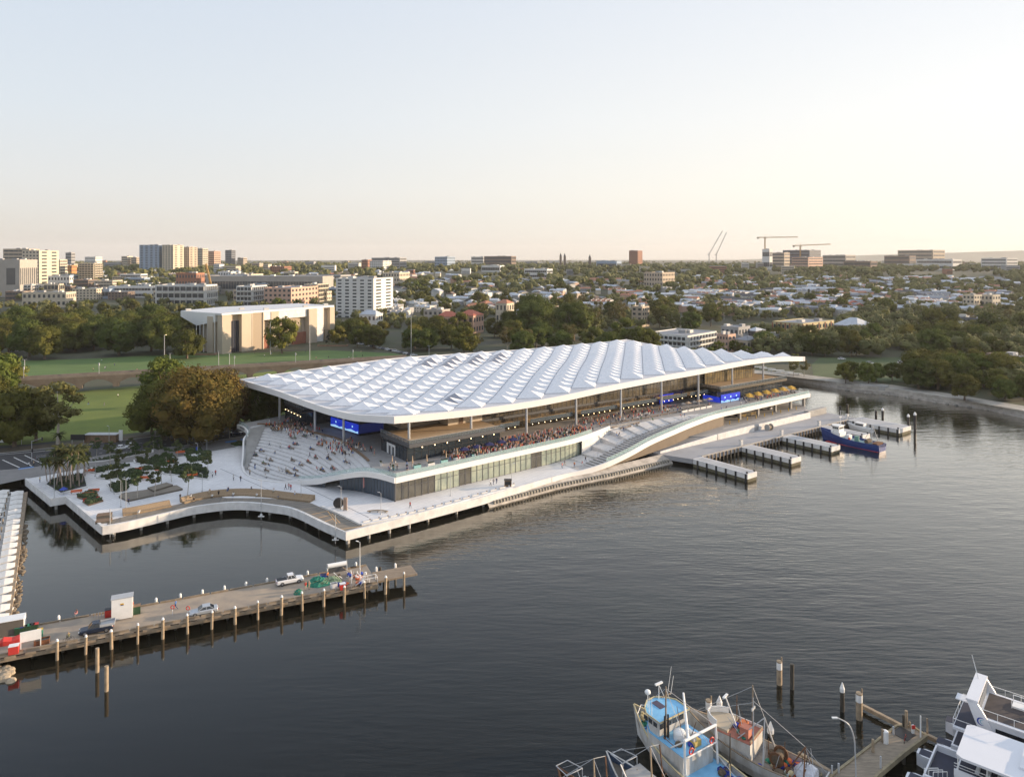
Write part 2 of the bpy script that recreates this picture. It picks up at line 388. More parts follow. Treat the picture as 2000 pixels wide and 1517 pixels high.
# sea wall along the right shore
e = empty("sea_wall", (0, 0, 0), "long stone sea wall curving along the right shore below the park path", "sea wall")
P = spline([shore(u) for u in (1440, 1500, 1560, 1675, 1735, 1825, 1925, 2000, 2200, 2600)], 5)
mb = MB(); mb.strip(P, 1.6, -2, 1.5); mb.build("wall_base", M_sea, e)
mb = MB(); mb.strip([Vector((p.x * 1.004, p.y + 2.9, 0)) for p in P], 4.6, 1.0, 3.14); mb.build("coping", mat("pale_coping", (.40, .37, .32), .9, .3, .3), e)
mb = MB()
q = [G(u, v, 0) for u, v in ((1680, 763), (1735, 768))]; mb.strip(q, 5, 0, 3.7); mb.build("landing_block", M_conc, e)
r = random.Random(3)
for k in range(26):
    mb = MB(); p = P[min(len(P) - 1, int(14 + k * .9))]; mb.ball((p.x + r.uniform(-2, 2), p.y - 1.2 - r.random(), .1), r.uniform(.6, 1.3), 7, 4, 0, .6)
    tag(mb.build("rock", M_rock), "pale rock at the waterline, %s along the right sea wall foot" % (("far part", "middle part", "near part")[k // 9]), "rock", "rocks at the foot of the sea wall")
# ------------------------------------------------------------------ promenade around the market
OUT = [(51, 936), (101, 976), (130, 971), (200, 1029), (250, 1020), (325, 1002.5), (375, 991), (425, 984), (462, 981.5), (500, 983), (540, 988), (565, 992), (590, 1001), (615, 1013), (640.5, 1025), (675, 1040)]
prom = empty("promenade", G(400, 950), "white concrete harbour promenade on piles wrapping round the market", "promenade", kind="structure")
pc = prom.location.copy()
def rel(o): 
    o.parent = prom; o.location = -pc; return o
outer = [G(u, v) for u, v in OUT[:4]] + spline([G(u, v) for u, v in OUT[3:-1]], 4)[1:] + [G(*OUT[-1])]
LONG = [(-31.9, 26.9), (-8.4, 25.8), (7.7, 25), (16.1, 24.2), (34.5, 22.4)]
outer2 = [L(t, s, 3) for t, s in LONG[1:]]
inner = [L(62, 22, 3), L(64, 0, 3), L(-30, -20, 3), G(560, 870), G(480, 853), G(350, 873), G(200, 891), G(60, 916)]
poly = [(p.x, p.y) for p in outer + outer2 + inner]
mb = MB(); mb.prism(poly, 2.2, 3.0, 0); rel(mb.build("deck_slab", mat("plaza_paving", (.74, .73, .72), .8, .09, .18, grid=3.2, gm=.8)))
edge = outer + outer2 + [L(41, 22.2, 2.9), L(47.2, 22.7, 3.0)]
mb = MB(); mb.strip([Vector((p.x, p.y, 3)) for p in edge[:4]], .6, -1.7, .35); rel(mb.build("edge_beam", M_white))
mb = MB(); mb.strip([Vector((p.x, p.y, 3)) for p in edge[3:]], .7, -1.8, .25); rel(mb.build("edge_beam", M_white))
# timber boardwalk
INN = [(212, 1016), (330, 988), (425, 970), (440, 972), (515, 973), (590, 978), (628, 991), (665.6, 1006), (705.7, 1025.8)]
inn = spline([G(u, v) for u, v in INN], 4)
bo = outer[4:]
bw = [(p.x, p.y) for p in bo] + [(p.x, p.y) for p in inn[::-1]]
mb = MB(); mb.prism(bw, 2.9, 3.02, 0)
rel(mb.build("boardwalk", M_deck))
ll = [L(t, s, 0) for t, s in ((-31, 26.2), (-8.4, 25.2), (7.7, 24.4), (16.1, 23.6), (30, 22.3))]
li = [G(u, v) for u, v in ((706, 1026), (816, 1004.5), (900, 981), (960, 964), (1000, 953.5))]
mb = MB(); mb.prism([(p.x, p.y) for p in ll] + [(p.x, p.y) for p in li[::-1]], 2.88, 3.015); rel(mb.build("boardwalk", mat("grey_boardwalk", (.30, .27, .24), .85, .2, 1.3, stretch=(2, .3, 1))))
mb = MB(); mb.strip([Vector((p.x, p.y, 3)) for p in li[:5]], .8, -.02, .42); rel(mb.build("kerb_seat", M_white))
mb = MB(); mb.strip([G(u, v) for u, v in ((628, 990), (660, 1003), (705, 1025))], .7, -.02, .42); rel(mb.build("kerb_seat", M_white))
r = random.Random(5)
mbj = MB()
for k in range(60):                                   # board joints across the walkway
    f = (k + .5) / 60; a = bo[int(f * (len(bo) - 1))]; b = inn[int(f * (len(inn) - 1))]
    mbj.strip([Vector((a.x, a.y, 3.022)), Vector((b.x, b.y, 3.022))], .12, 0, .006)
rel(mbj.build("board_joint", M_dgrey))
mb = MB()
for (a, b) in (((610, 1004), (640, 998)), ((622, 1011), (645, 1006)), ((640, 998), (658, 1022)), ((648, 1003), (664, 1021)), ((660, 1034), (710, 1027)), ((635, 1018), (650, 1013))): pxl(a, b, 3.03, .25, mb)
rel(mb.build("painted_marking", mat("faded_orange_paint", (.60, .36, .16), .8)))
mb = MB()                                             # pavement joints
for (a, b) in (((500, 905), (720, 1010)), ((430, 915), (545, 965)), ((706, 1022), (540, 958))): pxl(a, b, 3.008, .14, mb)
rel(mb.build("paving_joint", M_dgrey))
# piles below the promenade
pm = MB(); pm.tube((0, 0, -4), (0, 0, 2.2), .38, .38, 10); pme = pm.mesh("pile", M_conc)
def along(P, step):
    out = []; acc = 0
    for a, b in zip(P, P[1:]):
        d = (b - a); ln = d.length
        while acc < ln: out.append((a + d * (acc / ln), d.normalized())); acc += step
        acc -= ln
    return out
for p, d in along([Vector((p.x, p.y, 0)) for p in outer], 6.3):
    q = Vector((-d.y, d.x, 0)); rel(put("pile", pme)).location = p + q * 1.3 - pc + Vector((0, 0, 0)) 
for p, d in along([Vector((p.x, p.y, 0)) for p in outer2[:1] + outer2], 9):
    q = Vector((-d.y, d.x, 0)); rel(put("pile", pme)).location = p + q * 1.3 - pc
for k in range(4):
    rel(put("pile", pme)).location = L(-31 + k * 5.5, 25.7, 0) - pc
# inner dark sea wall under the deck
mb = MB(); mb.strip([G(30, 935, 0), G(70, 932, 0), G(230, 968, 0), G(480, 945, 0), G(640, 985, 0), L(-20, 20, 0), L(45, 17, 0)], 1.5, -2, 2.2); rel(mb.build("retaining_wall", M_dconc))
# rock revetment below the sweeping ribbon
P = [L(t, s, 0) for t, s in ((10, 24.4), (25, 23.8), (36, 23.4), (47, 24.2), (56, 25), (67, 25.2), (78, 25.3), (83, 25.5))]
mb = MB(); rr = []
for p in spline(P, 6):
    rr.append([p + N * -2 + Vector((0, 0, 2.6)), p + Vector((0, 0, 1.5)), p + N * 1.0 + Vector((0, 0, .5)), p + N * 2.2 + Vector((0, 0, -1.5))])
mb.loft(rr, False); rel(mb.build("revetment", M_sea))
r = random.Random(9)
for k in range(64):
    t = 12 + k * 1.1; p = Vector((0, 0, 0)); tt = interp([(10, 24.4), (25, 23.8), (36, 23.4), (47, 24.2), (56, 25), (83, 25.4)], t)
    mb = MB(); q = L(t, tt + .75, 1.0); mb.box(q, (.5, .9, .9), YA + .2); rel(mb.build("revetment_block", M_rock))
# ------------------------------------------------------------------ the market hall
hall = empty("market_hall", OO, "long glazed harbour market under one huge wavy white roof of pyramids", "market hall")
def H(o): o.parent = hall; o.location = -OO; return o
ZD = 9.4
cF, cE, cL_, cB = Vector((-33.9, 209, 0)), Vector((134.8, 334.5, 0)), Vector((-103, 274, 0)), Vector((61.6, 391, 0))
EF = [(0, 21.9), (.066, 21.1), (.165, 20.4), (.278, 20.5), (.404, 21.9), (.55, 22.8), (.654, 23.2), (.778, 24.2), (.883, 24.1), (1, 22.2)]
EL = [(0, 21.9), (.21, 19.6), (.36, 19.4), (.52, 20.1), (.7, 21.2), (1, 21.9)]
EB = [(0, 21.9), (.18, 23.8), (.32, 24.9), (.65, 23.6), (.91, 23.5), (1, 24)]
ER = [(0, 22.2), (.16, 21.6), (.67, 21.3), (.85, 22.4), (1, 24)]
def sm(tab, x):      # smoothed lookup
    return sum(interp(tab, min(1, max(0, x + d))) for d in (-.04, -.02, 0, .02, .04)) / 5 if .04 < x < .96 else interp(tab, x)
def rz(a, b):
    c = sm(EF, a) * (1 - b) + sm(EB, a) * b + sm(EL, b) * (1 - a) + sm(ER, b) * a
    c -= (1 - a) * (1 - b) * 21.9 + a * (1 - b) * 22.2 + (1 - a) * b * 21.9 + a * b * 24
    return c + .9 * math.sin(2 * math.pi * b) * math.sin(math.pi * a)
def rp(a, b): p = (cF * (1 - a) + cE * a) * (1 - b) + (cL_ * (1 - a) + cB * a) * b; return Vector((p.x, p.y, rz(a, b)))
def rinv(x, y):
    a, b = .5, .5
    for _ in range(8):
        p = rp(a, b); ex, ey = x - p.x, y - p.y
        da = rp(a + .01, b) - p; db = rp(a, b + .01) - p; da /= .01; db /= .01
        det = da.x * db.y - da.y * db.x
        if abs(det) < 1e-6: break
        a += (ex * db.y - ey * db.x) / det; b += (da.x * ey - da.y * ex) / det
    return a, b
NA, NB = 60, 28
mb = MB(); g = [[rp(i / NA, j / NB) for j in range(NB + 1)] for i in range(NA + 1)]
for row in g: mb.v += [tuple(p) for p in row]
for i in range(NA):
    for j in range(NB):
        o = i * (NB + 1) + j; mb.f.append((o, o + NB + 1, o + NB + 2, o + 1)); mb.m.append(0)
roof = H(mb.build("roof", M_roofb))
def Rf(o): o.parent = roof; o.location = (0, 0, 0); return o
mb = MB(); o = 0
for row in g: mb.v += [(p.x, p.y, p.z - 1.75) for p in row]
for i in range(NA):
    for j in range(NB):
        o = i * (NB + 1) + j; mb.f.append((o, o + 1, o + NB + 2, o + NB + 1)); mb.m.append(0)
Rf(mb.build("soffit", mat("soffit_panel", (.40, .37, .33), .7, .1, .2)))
for side in range(4):
    n = 64; pts = []
    for k in range(n + 1):
        t = k / n; pts.append(rp(*((t, 0), (1, t), (1 - t, 1), (0, 1 - t))[side]))
    cen = rp(.5, .5); mb = MB(); rings = []
    for k, p in enumerate(pts):
        q = pts[min(n, k + 1)] - pts[max(0, k - 1)]; nn = Vector((q.y, -q.x, 0)).normalized()
        if nn.dot(p - cen) < 0: nn = -nn
        a = p + nn * .05; i = p - nn * .9
        rings.append([Vector((a.x, a.y, p.z + .16)), Vector((i.x, i.y, p.z + .14)), Vector((i.x, i.y, p.z - 1.72)), Vector((a.x, a.y, p.z - 1.86))])
    mb.loft(rings); Rf(mb.build("fascia", M_fasc))
# pyramids on their skewed lattice
e1 = Vector((8.6, .12, 0)); e2 = Vector((1.2, 6.95, 0)); P0 = Vector((-69.9, 253.5, 0))
cells = []
for i in range(-8, 34):
    for j in range(-14, 26):
        c = P0 + e1 * i + e2 * j; a, b = rinv(c.x, c.y)
        if .018 < a < .985 and .03 < b < .975:
            cells.append((c.y, c, a, b))
cells.sort(key=lambda t: t[0])
PVP = [(844, 708), (872, 713), (890, 703), (918, 708), (937, 700), (961, 703), (972, 696), (888, 777)]
def pyramid(mb, c, pv):
    hs = .475; cs = []
    for sx, sy in ((-1, -1), (1, -1), (1, 1), (-1, 1)):
        q = c + e1 * (sx * hs) + e2 * (sy * hs); a, b = rinv(q.x, q.y)
        a = min(.997, max(.003, a)); b = min(.992, max(.008, b)); q = rp(a, b); cs.append(q + Vector((0, 0, .03)))
    a, b = rinv(c.x, c.y); ap = rp(a, b) + Vector((0, 0, 2.15 + .0 * a))
    low = [Vector((q.x, q.y, q.z + .22)) for q in cs]
    mb.add(cs + low + [ap], [(0, 1, 5, 4), (1, 2, 6, 5), (2, 3, 7, 6), (3, 0, 4, 7)], 0)
    o = len(mb.v) - 9
    for k in range(4):
        mb.f.append((o + 4 + k, o + 4 + (k + 1) % 4, o + 8)); mb.m.append(1 if pv and k == 0 else 0)
M_pv = mat("dark_skylight", (.28, .29, .33), .6)
rest = MB()
for k, (_, c, a, b) in enumerate(cells):
    p = rp(a, b) + Vector((0, 0, 1)); u, v = pj(p); pv = any(abs(u - x) < 12 and abs(v - y) < 5 for x, y in PVP)
    if k < 99: m1 = MB(); pyramid(m1, c, pv); Rf(m1.build("roof_pyramid", [M_roof, M_pv]))
    else: pyramid(rest, c, pv)
Rf(rest.build("roof_pyramid_field", [M_roof, M_pv]))["kind"] = "stuff"
print("pyramids", len(cells))
# columns under the roof edge
cm = MB().tube((0, 0, ZD), (0, 0, 19.6), .42, .36, 12)
def col(t, s, z0=ZD, z1=None, r=.42):
    p = L(t, s)
    a, b = rinv(p.x, p.y); a = min(1, max(0, a)); b = min(1, max(0, b)); z1 = z1 or rp(a, b).z - 1.7
    m = MB(); m.tube((p.x, p.y, z0), (p.x, p.y, z1), r, r * .85, 12); H(m.build("column", M_steel if z0 > 8 else M_conc))
for k in range(9): col(k * 21.7, -.3 - 0.7)
for (u, v) in ((671, 864), (615, 845)):
    p = G(u, v, ZD); t, s = toL(p); col(t, s)
col(-13, -74); col(0, -52)
# upper deck
AU = [G(482, 839, ZD), G(500, 829.5, ZD), G(560, 835, ZD), G(640, 853.5, ZD), G(668, 864, ZD), G(690, 880, ZD), G(712, 897, ZD), G(728, 914, ZD)]
AU = spline(AU, 4)
AL = [G(478, 915, 3.1), G(480, 921, 3.1), G(484, 925, 3.1), G(490, 929, 3.1), G(500, 933, 3.1), G(515, 936.5, 3.1), G(530, 938.5, 3.1), G(545, 940, 3.1), G(556, 940, 3.1)]
frontD = [L(-12.5, 14.5), L(28.7, 12.6), L(40, 12.2), L(52.9, 11.3), L(64, 8.6), L(75, 5.2), L(88, 5.8), L(101, 7.2), L(113, 9.3), L(124.3, 13.6), L(140, 13.8), L(187.3, 12.3)]
deck = [(p.x, p.y) for p in frontD] + [(p.x, p.y) for p in (L(187.3, -60), L(10, -85), G(464, 829, ZD))] + [(p.x, p.y) for p in AU]
mb = MB(); mb.prism(deck, 8.6, ZD); H(mb.build("upper_deck", mat("deck_paving", (.34, .33, .32), .85, .14, .4, grid=2.4, gm=.75)))
# stepped terrace at the left: loft between lower and upper curve
ns = 15
def curve_at(P, n):
    ln = [0]
    for a, b in zip(P, P[1:]): ln.append(ln[-1] + (b - a).length)
    out = []
    for k in range(n + 1):
        x = ln[-1] * k / n
        for i in range(len(P) - 1):
            if x <= ln[i + 1] + 1e-6:
                f = (x - ln[i]) / max(1e-6, ln[i + 1] - ln[i]); out.append(P[i].lerp(P[i + 1], f)); break
    return out
lo_, up_ = curve_at(AL, 30), curve_at(AU, 30)
mb = MB(); rings = []
for j in range(ns + 1):
    f = j / ns; z = 3.15 + (ZD - 3.15) * f; row = [lo_[k].lerp(up_[k], f) for k in range(31)]
    if j: rings.append([Vector((p.x, p.y, z - (ZD - 3.15) / ns)) for p in row])
    rings.append([Vector((p.x, p.y, z)) for p in row])
mb.loft(rings, False)
M_terr = mat("terrace_concrete", (.58, .57, .56), .8, .08, .5)
H(mb.build("stepped_terrace", M_terr))
def terr(k, f): return lo_[k].lerp(up_[k], f), 3.15 + (ZD - 3.15) * math.floor(f * ns) / ns
# finer stair flight at the left flank
mb = MB(); rings = []
nn = 36
for j in range(nn + 1):
    f = j / nn; z = 3.3 + (ZD - 3.2) * f
    a = lo_[0].lerp(up_[0], f); b = lo_[5].lerp(up_[4], f)
    if j: rings.append([Vector((a.x, a.y, z - .17)), Vector((b.x, b.y, z - .17))])
    rings.append([Vector((a.x, a.y, z)), Vector((b.x, b.y, z))])
mb.loft(rings, False); H(mb.build("stair_flight", M_conc))
# white ribbon: from upper deck left corner down round the terrace and up along the front
RB = [G(464, 829, ZD), G(474, 833, ZD), G(481, 838, ZD), G(484, 846, ZD - .2)]
RB += [AL[0].lerp(AU[0], f) + Vector((0, 0, 3.1 + 6.2 * f - AL[0].lerp(AU[0], f).z)) + Vector((-.8, 0, 0)) for f in (.75, .5, .25, .06)]
RB += [Vector((p.x - .2, p.y - .5, 3.15)) for p in AL[1:]]
RB2 = [G(580, 936.5, 4.2), G(620, 932, 6.0), G(645, 928.5, 7.3), G(665.5, 925.8, 8.6), G(690, 922.5, 9.3), G(716, 921.8, 9.4), G(745, 926.5, 9.4), G(772, 934.3, 9.4)]
RB2 = [Vector((p.x, p.y, z)) for p, z in zip(RB2, (3.9, 5.3, 6.9, 8.4, 9.2, 9.4, 9.4, 9.4))]
mb = MB(); mb.strip(spline(RB + RB2, 3), .55, -1.25, .12); H(mb.build("edge_ribbon", M_fasc))
RC = [L(-12.5, 14.5, ZD)] + [p + Vector((0, 0, ZD)) for p in frontD[1:6]]
mb = MB(); mb.strip(spline(RC, 4), .5, -1.35, .12); H(mb.build("edge_ribbon", M_fasc))
# infill floor between terrace and front ribbon
fill = AU[-1:] + [lo_[-1].lerp(up_[-1], f) for f in (.9, .75, .6, .45, .3, .15, 0)]
rib = [p for p in spline([AL[-1]] + RB2, 3)]
mb = MB(); a = [Vector((p.x, p.y, 0)) for p in curve_at([lo_[-1], up_[-1]], 14)]; b = curve_at(rib, 14)
mb.loft([[Vector((p.x, p.y, 3.15 + 6.25 * (k / 14) ** .9)), Vector((q.x, q.y, q.z - .05))] for k, (p, q) in enumerate(zip(a, b))], False)
H(mb.build("ramp_slab", M_terr))
# second ribbon: from promenade edge up along the right hand stair to the upper deck and its end
def at(u, v, z): return G(u, v, z)
RD = [L(34.5, 22.6, 3.1), L(41, 22.4, 3.1), L(47.2, 23, 3.3), L(56, 23.8, 4.3), L(66.9, 23.1, 5.8), L(76, 21.6, 7.0), L(83.8, 20.6, 7.8), L(91, 19.8, 8.4), L(97.5, 18.9, 8.9), L(106, 17.4, 9.2), L(115, 15.9, 9.4), L(124.3, 14.7, ZD), L(140, 14.2, ZD), L(187.6, 12.5, ZD)]
RD = spline(RD, 4)
mb = MB(); mb.strip(RD, .5, -1.5, .12); H(mb.build("edge_ribbon", M_fasc))
mb = MB(); mb.strip([L(187.3, 12.5, ZD), L(187.3, -50, ZD)], .5, -1.4, .12); H(mb.build("edge_ribbon", M_fasc))
# right stair: stepped slab between promenade (t=50,z=3) and upper deck (t=120)
ZR = [(44, 3.05), (50, 3.05), (56, 3.9), (66.9, 5.5), (76, 6.7), (84, 7.5), (97.5, 8.7), (106, 9.0), (118, ZD)]
def r_out(t): return interp([(44, 22.8), (47.2, 23), (56, 23.8), (66.9, 23.1), (76, 21.6), (83.8, 20.6), (97.5, 18.9), (106, 17.4), (124.3, 14.7)], t)
def r_in(t): return interp([(44, 12.3), (52.9, 11.3), (64, 8.6), (75, 5.2), (88, 5.6), (101, 7.2), (113, 9.3), (124, 13.4)], t)
mb = MB(); rings = []; nn = 46
zp = 3.06
for j in range(nn + 1):
    t = 46 + (122 - 46) * j / nn; z = interp(ZR, t)
    sw = r_in(t) + (r_out(t) - r_in(t)) * .52
    a = L(t, r_out(t)); b = L(t, sw)
    if j: rings.append([Vector((a.x, a.y, zp)), Vector((b.x, b.y, zp))])
    rings.append([Vector((a.x, a.y, z)), Vector((b.x, b.y, z))]); zp = z
mb.loft(rings, False); H(mb.build("stair_flight", mat("stair_concrete", (.46, .44, .42), .8, .08, .5)))
mb = MB()
for j in range(1, nn):
    t = 46 + (122 - 46) * j / nn; z = interp(ZR, t); sw = r_in(t) + (r_out(t) - r_in(t)) * .52
    if t > 52: mb.strip([L(t, r_out(t) - .4, z + .01), L(t, sw, z + .01)], .3, 0, .02)
H(mb.build("stair_nosing", M_dgrey))
def zr2(t, f):
    """height of the terrace: f = 0 at the deck side, 1 beside the stair"""
    zi = interp([(46, 3.05), (58, 3.8), (66, 6.0), (75, 8.3), (86, 9.1), (100, 9.36)], t); return zi + (interp(ZR, t) - zi) * f
mb = MB(); rings = []; nn2 = 13; zp = zq = 3.06
for j in range(nn2 + 1):
    t = 46 + (122 - 46) * j / nn2; z = zr2(t - 1, 1); z2 = zr2(t - 1, 0)
    a = L(t, r_in(t) + (r_out(t) - r_in(t)) * .52); b = L(t, r_in(t) - .3)
    if j: rings.append([Vector((a.x, a.y, zp)), Vector((b.x, b.y, zq))])
    rings.append([Vector((a.x, a.y, z)), Vector((b.x, b.y, z2))]); zp = z; zq = z2
mb.loft(rings, False); H(mb.build("stepped_terrace", M_terr))
H(MB().strip([L(t, r_in(t) - .25) for t in range(58, 124, 4)], .3, 2.6, 8.6).build("terrace_wall", M_white))
# mid stair rail
def rail(pts, name="handrail", hgt=1.0, m=M_steel, par=None):
    mb = MB(); up = [Vector((p[0], p[1], p[2] + hgt)) for p in pts]; mb.path(up, .05, 5)
    for p, d in along(up, 2.2): mb.tube(p - Vector((0, 0, hgt)), p, .04, .04, 5)
    return H(mb.build(name, m))
rail([L(t, r_in(t) + (r_out(t) - r_in(t)) * .52, interp(ZR, t) + .1) for t in range(54, 118, 6)])
rail([L(t, r_in(t) + (r_out(t) - r_in(t)) * .76, interp(ZR, t) + .1) for t in range(60, 116, 6)])
# glass balustrades along the deck edge
def balus(P, hgt=1.15, name="balustrade", m=M_clear, off=.0):
    mb = MB(); mb.strip(P, .04, off + .06, off + hgt, 0)
    mb2 = MB(); mb2.path([Vector((p.x, p.y, p.z + off + hgt + .03)) for p in P], .035, 5)
    for p, d in along(P, 2.0): mb2.tube(p + Vector((0, 0, off)), p + Vector((0, 0, off + hgt)), .03, .03, 4)
    o = H(mb.build(name, m)); q = mb2.build("top_rail", M_steel); q.parent = o
    return o
balus([p + N * -.5 for p in spline(RC[:-1], 4)])
balus([Vector((p.x + .3, p.y + .6, p.z)) for p in spline(RB2, 3)])
balus([Vector((p.x + .5, p.y + .3, p.z)) for p in RB[:8]], 1.1)
balus([p + N * -.45 for p in RD[12:]])
# ground floor glazing, long side
base = [L(-12.2, 13.7), L(0, 13.3), L(28, 11.9), L(40, 11.4), L(50, 10.7), L(58, 8.8), L(66, 6.4)]
wl = curve_at(spline(base, 4), 38)
M_pane = mat("pale_green_glass", (.40, .43, .33), .18, .45, .35, spec=.7, col2=(.22, .26, .22))  # panes are pale green to cream glass
M_pane2 = mat("grey_brown_glass", (.11, .105, .085), .12, .3, .3, spec=.8)
gf = H(MB().box((0, 0, -3), (.1, .1, .1)).build("facade_frame", M_dgrey))
mb = MB()
for k in range(38):
    a, b = wl[k], wl[k + 1]; zt = 8.15; zb = 3.02
    d = (b - a).normalized(); q = Vector((d.y, -d.x, 0))
    m1 = MB(); m1.strip([a + d * .09, b - d * .09], .06, zb + .1, zt)
    dark = k < 6 or k in (10, 11, 23, 24)
    o = m1.build("glass_panel", M_pane2 if dark else M_pane); o.parent = gf
    mb.box((a.x, a.y, (zb + zt) / 2), (.16, .22, zt - zb), math.atan2(d.y, d.x))
    mb.strip([a + q * .05, b + q * .05], .14, 6.3, 6.42)
mb.tube(tuple(wl[0]) [:2] + (3,), tuple(wl[0])[:2] + (8.2,), .3, .3, 8)
me = mb.mesh("facade_frame", M_dgrey); gf.data = me
# ground floor glazing, left curved side
base = [L(-12.2, 13.7), G(745, 970.5), G(715, 962.5), G(690, 958), G(665.5, 955.6), G(645, 952.5), G(627, 951), G(600, 947), G(575, 943.5)]
wl2 = curve_at(spline([Vector((p.x, p.y, 0)) for p in base], 4), 30)
rb = spline(RB2, 6)
def ribz(p):
    return min(rb, key=lambda q: (q.x - p.x) ** 2 + (q.y - p.y) ** 2).z
gl = MB(); mm = MB()
for k in range(30):
    a, b = wl2[k], wl2[k + 1]; za = max(3.2, min(8.1, ribz(a) - 1.3)); zb = max(3.2, min(8.1, ribz(b) - 1.3))
    if 17 <= k <= 20: continue
    o = len(gl.v); m1 = MB(); d = (b - a).normalized(); q = Vector((-d.y, d.x, 0)) * .04
    m1.add([Vector((a.x, a.y, 3.05)) - q, Vector((b.x, b.y, 3.05)) - q, Vector((b.x, b.y, zb)) - q, Vector((a.x, a.y, za)) - q,
            Vector((a.x, a.y, 3.05)) + q, Vector((b.x, b.y, 3.05)) + q, Vector((b.x, b.y, zb)) + q, Vector((a.x, a.y, za)) + q],
           [(0, 1, 2, 3), (7, 6, 5, 4), (0, 4, 5, 1), (3, 2, 6, 7)])
    o = m1.build("glass_panel", M_glass_b); o.parent = gf
    mm.box((a.x, a.y, (3 + za) / 2), (.1, .2, za - 3), math.atan2(d.y, d.x))
mm.build("mullion", M_dgrey).parent = gf
mb = MB(); pts = [L(-8, 4), L(58, 2), L(60, -20), L(-12, -22), L(-12, -6)]; mb.prism([(p.x, p.y) for p in pts], 3.02, 8.55); H(mb.build("service_core", M_dconc))
mb = MB(); pts = [Vector((p.x, p.y, 0)) for p in AL[1:]] ; 
tp = [(p.x, p.y) for p in curve_at(AU, 8)]
# pavilions on the deck ---------------------------------------------------
M_soff = mat("timber_soffit", (.56, .38, .19), .6, .15, .6)
M_tdeck = mat("warm_terrace_deck", (.46, .33, .20), .75, .1, .8)
def lbox(t0, t1, s0, s1, z0, z1, name, m, par=None):
    mb = MB(); mb.prism([tuple(L(t, s))[:2] for t, s in ((t0, s0), (t1, s0), (t1, s1), (t0, s1))], z0, z1)
    o = mb.build(name, m)
    if par: o.parent = par
    else: H(o)
    return o
def glass_wall(t0, s0, t1, s1, z0, z1, step=1.8, m=M_glass_d, mid=None, fm=M_black):
    a, b = L(t0, s0), L(t1, s1); o = MB(); o.strip([a, b], .08, z0, z1); w_ = H(o.build("glass_wall", m))
    f = MB(); n = max(1, int((b - a).length / step)); d = (b - a).normalized(); yaw = math.atan2(d.y, d.x)
    for i in range(n + 1):
        p = a.lerp(b, i / n); f.box((p.x, p.y, (z0 + z1) / 2), (.12, .2, z1 - z0), yaw)
    for z in ([mid] if mid else []) + [z1 - .1]: f.strip([a, b], .16, z - .06, z + .06)
    f.build("frame", fm).parent = w_
    return w_
def pav(t0, t1, s0, s1, zs=13.8, glz=M_glass_d, setb=2.2, left=True, band=M_dgrey):
    lbox(t0, t1, s0, s1, zs, zs + 1.0, "mezzanine_slab", band)
    lbox(t0 + .3, t1 - .3, s0 + .3, s1 - .3, zs - .12, zs - .01, "timber_soffit", M_soff)
    lbox(t0 + .4, t1 - .4, s0 + .4, s1 - .4, zs + 1.01, zs + 1.06, "terrace_floor", M_tdeck)
    b = [L(t0 + .1, s0 + .1, zs + 1), L(t0 + .1, s1 - .1, zs + 1), L(t1 - .1, s1 - .1, zs + 1)]
    balus(b, 1.1, "mezzanine_balustrade", mat("smoked_glass", (.10, .13, .15), .08, alpha=.55))
    glass_wall(t0 + (.5 if left else 0), s0, t0 + (.5 if left else 0), s1 - setb, ZD, zs - .12, 2.2, glz, 11.8)
    glass_wall(t0 + .5, s1 - setb, t1 - .5, s1 - setb, ZD, zs - .12, 2.2, glz, 11.8)
pav(-3, 30.6, -13.5, 4.7)
lbox(-.1, -.04, -9.5, -5, ZD, 12.4, "white_door_surround", M_white); 
for s in (-8.6, -6.4): lbox(-2.62, -2.56, s, s + 1.1, ZD + .02, 11.9, "door", M_dgrey)
kd = lbox(-2.6, -2.5, -10, -4.6, ZD, 12.6, "door_surround", M_white)
pav(139.6, 186, -22, 2.6, band=mat("dark_bronze", (.06, .05, .035), .4))
pav(-11.4, 14, -74, -56.5, 14.4, band=M_black)
lbox(-6, 12, -73, -60, 9.42, 14.2, "shop_core", M_black)
# upper glass pavilion at right and walls of the main hall
lbox(144, 176, -22, -9, 14.95, 15.0, "floor", M_tdeck)
M_amb = mat("painted_amber_reflection", (.30, .23, .11), .12, .5, .25, spec=.9, col2=(.07, .06, .035))  # amber reflections put into the glass colour
glass_wall(143, -8, 176, -8, 15.0, 20.6, 1.6, M_amb, 17.6)
glass_wall(176, -22, 176, -8, 15, 20.6, 1.6, M_amb)
M_hg = mat("hall_glass", (.17, .125, .07), .12, .6, .22, spec=.8, col2=(.02, .02, .02))  # warm glow from inside the hall put into the glass colour
glass_wall(31, -11, 139, -11, ZD, 13.4, 2.0, M_hg, 12)
glass_wall(31, -12.5, 143, -9, 14.2, 19.6, 1.9, mat("upper_hall_glass", (.20, .17, .12), .1, .6, .2, spec=.9, col2=(.06, .055, .045)), 16.8, M_dgrey)
lbox(31, 143, -14, -11.2, 13.4, 14.2, "floor_edge", M_dgrey)
lbox(31, 186, -40, -14, ZD + .02, 18.4, "hall_core", M_dconc)
lbox(4, 27, -38, -13.5, 14.9, 17.6, "plant_room", mat("taupe_cladding", (.27, .22, .17), .8, .08, .3))
lbox(18, 31, -13.5, -8.5, 14.9, 17.4, "service_box", mat("cream_cladding", (.50, .42, .32), .8, .06, .3))
lbox(22, 23.6, -8.48, -8.4, 14.95, 17.5, "door", mat("brown_door", (.12, .07, .04), .6))
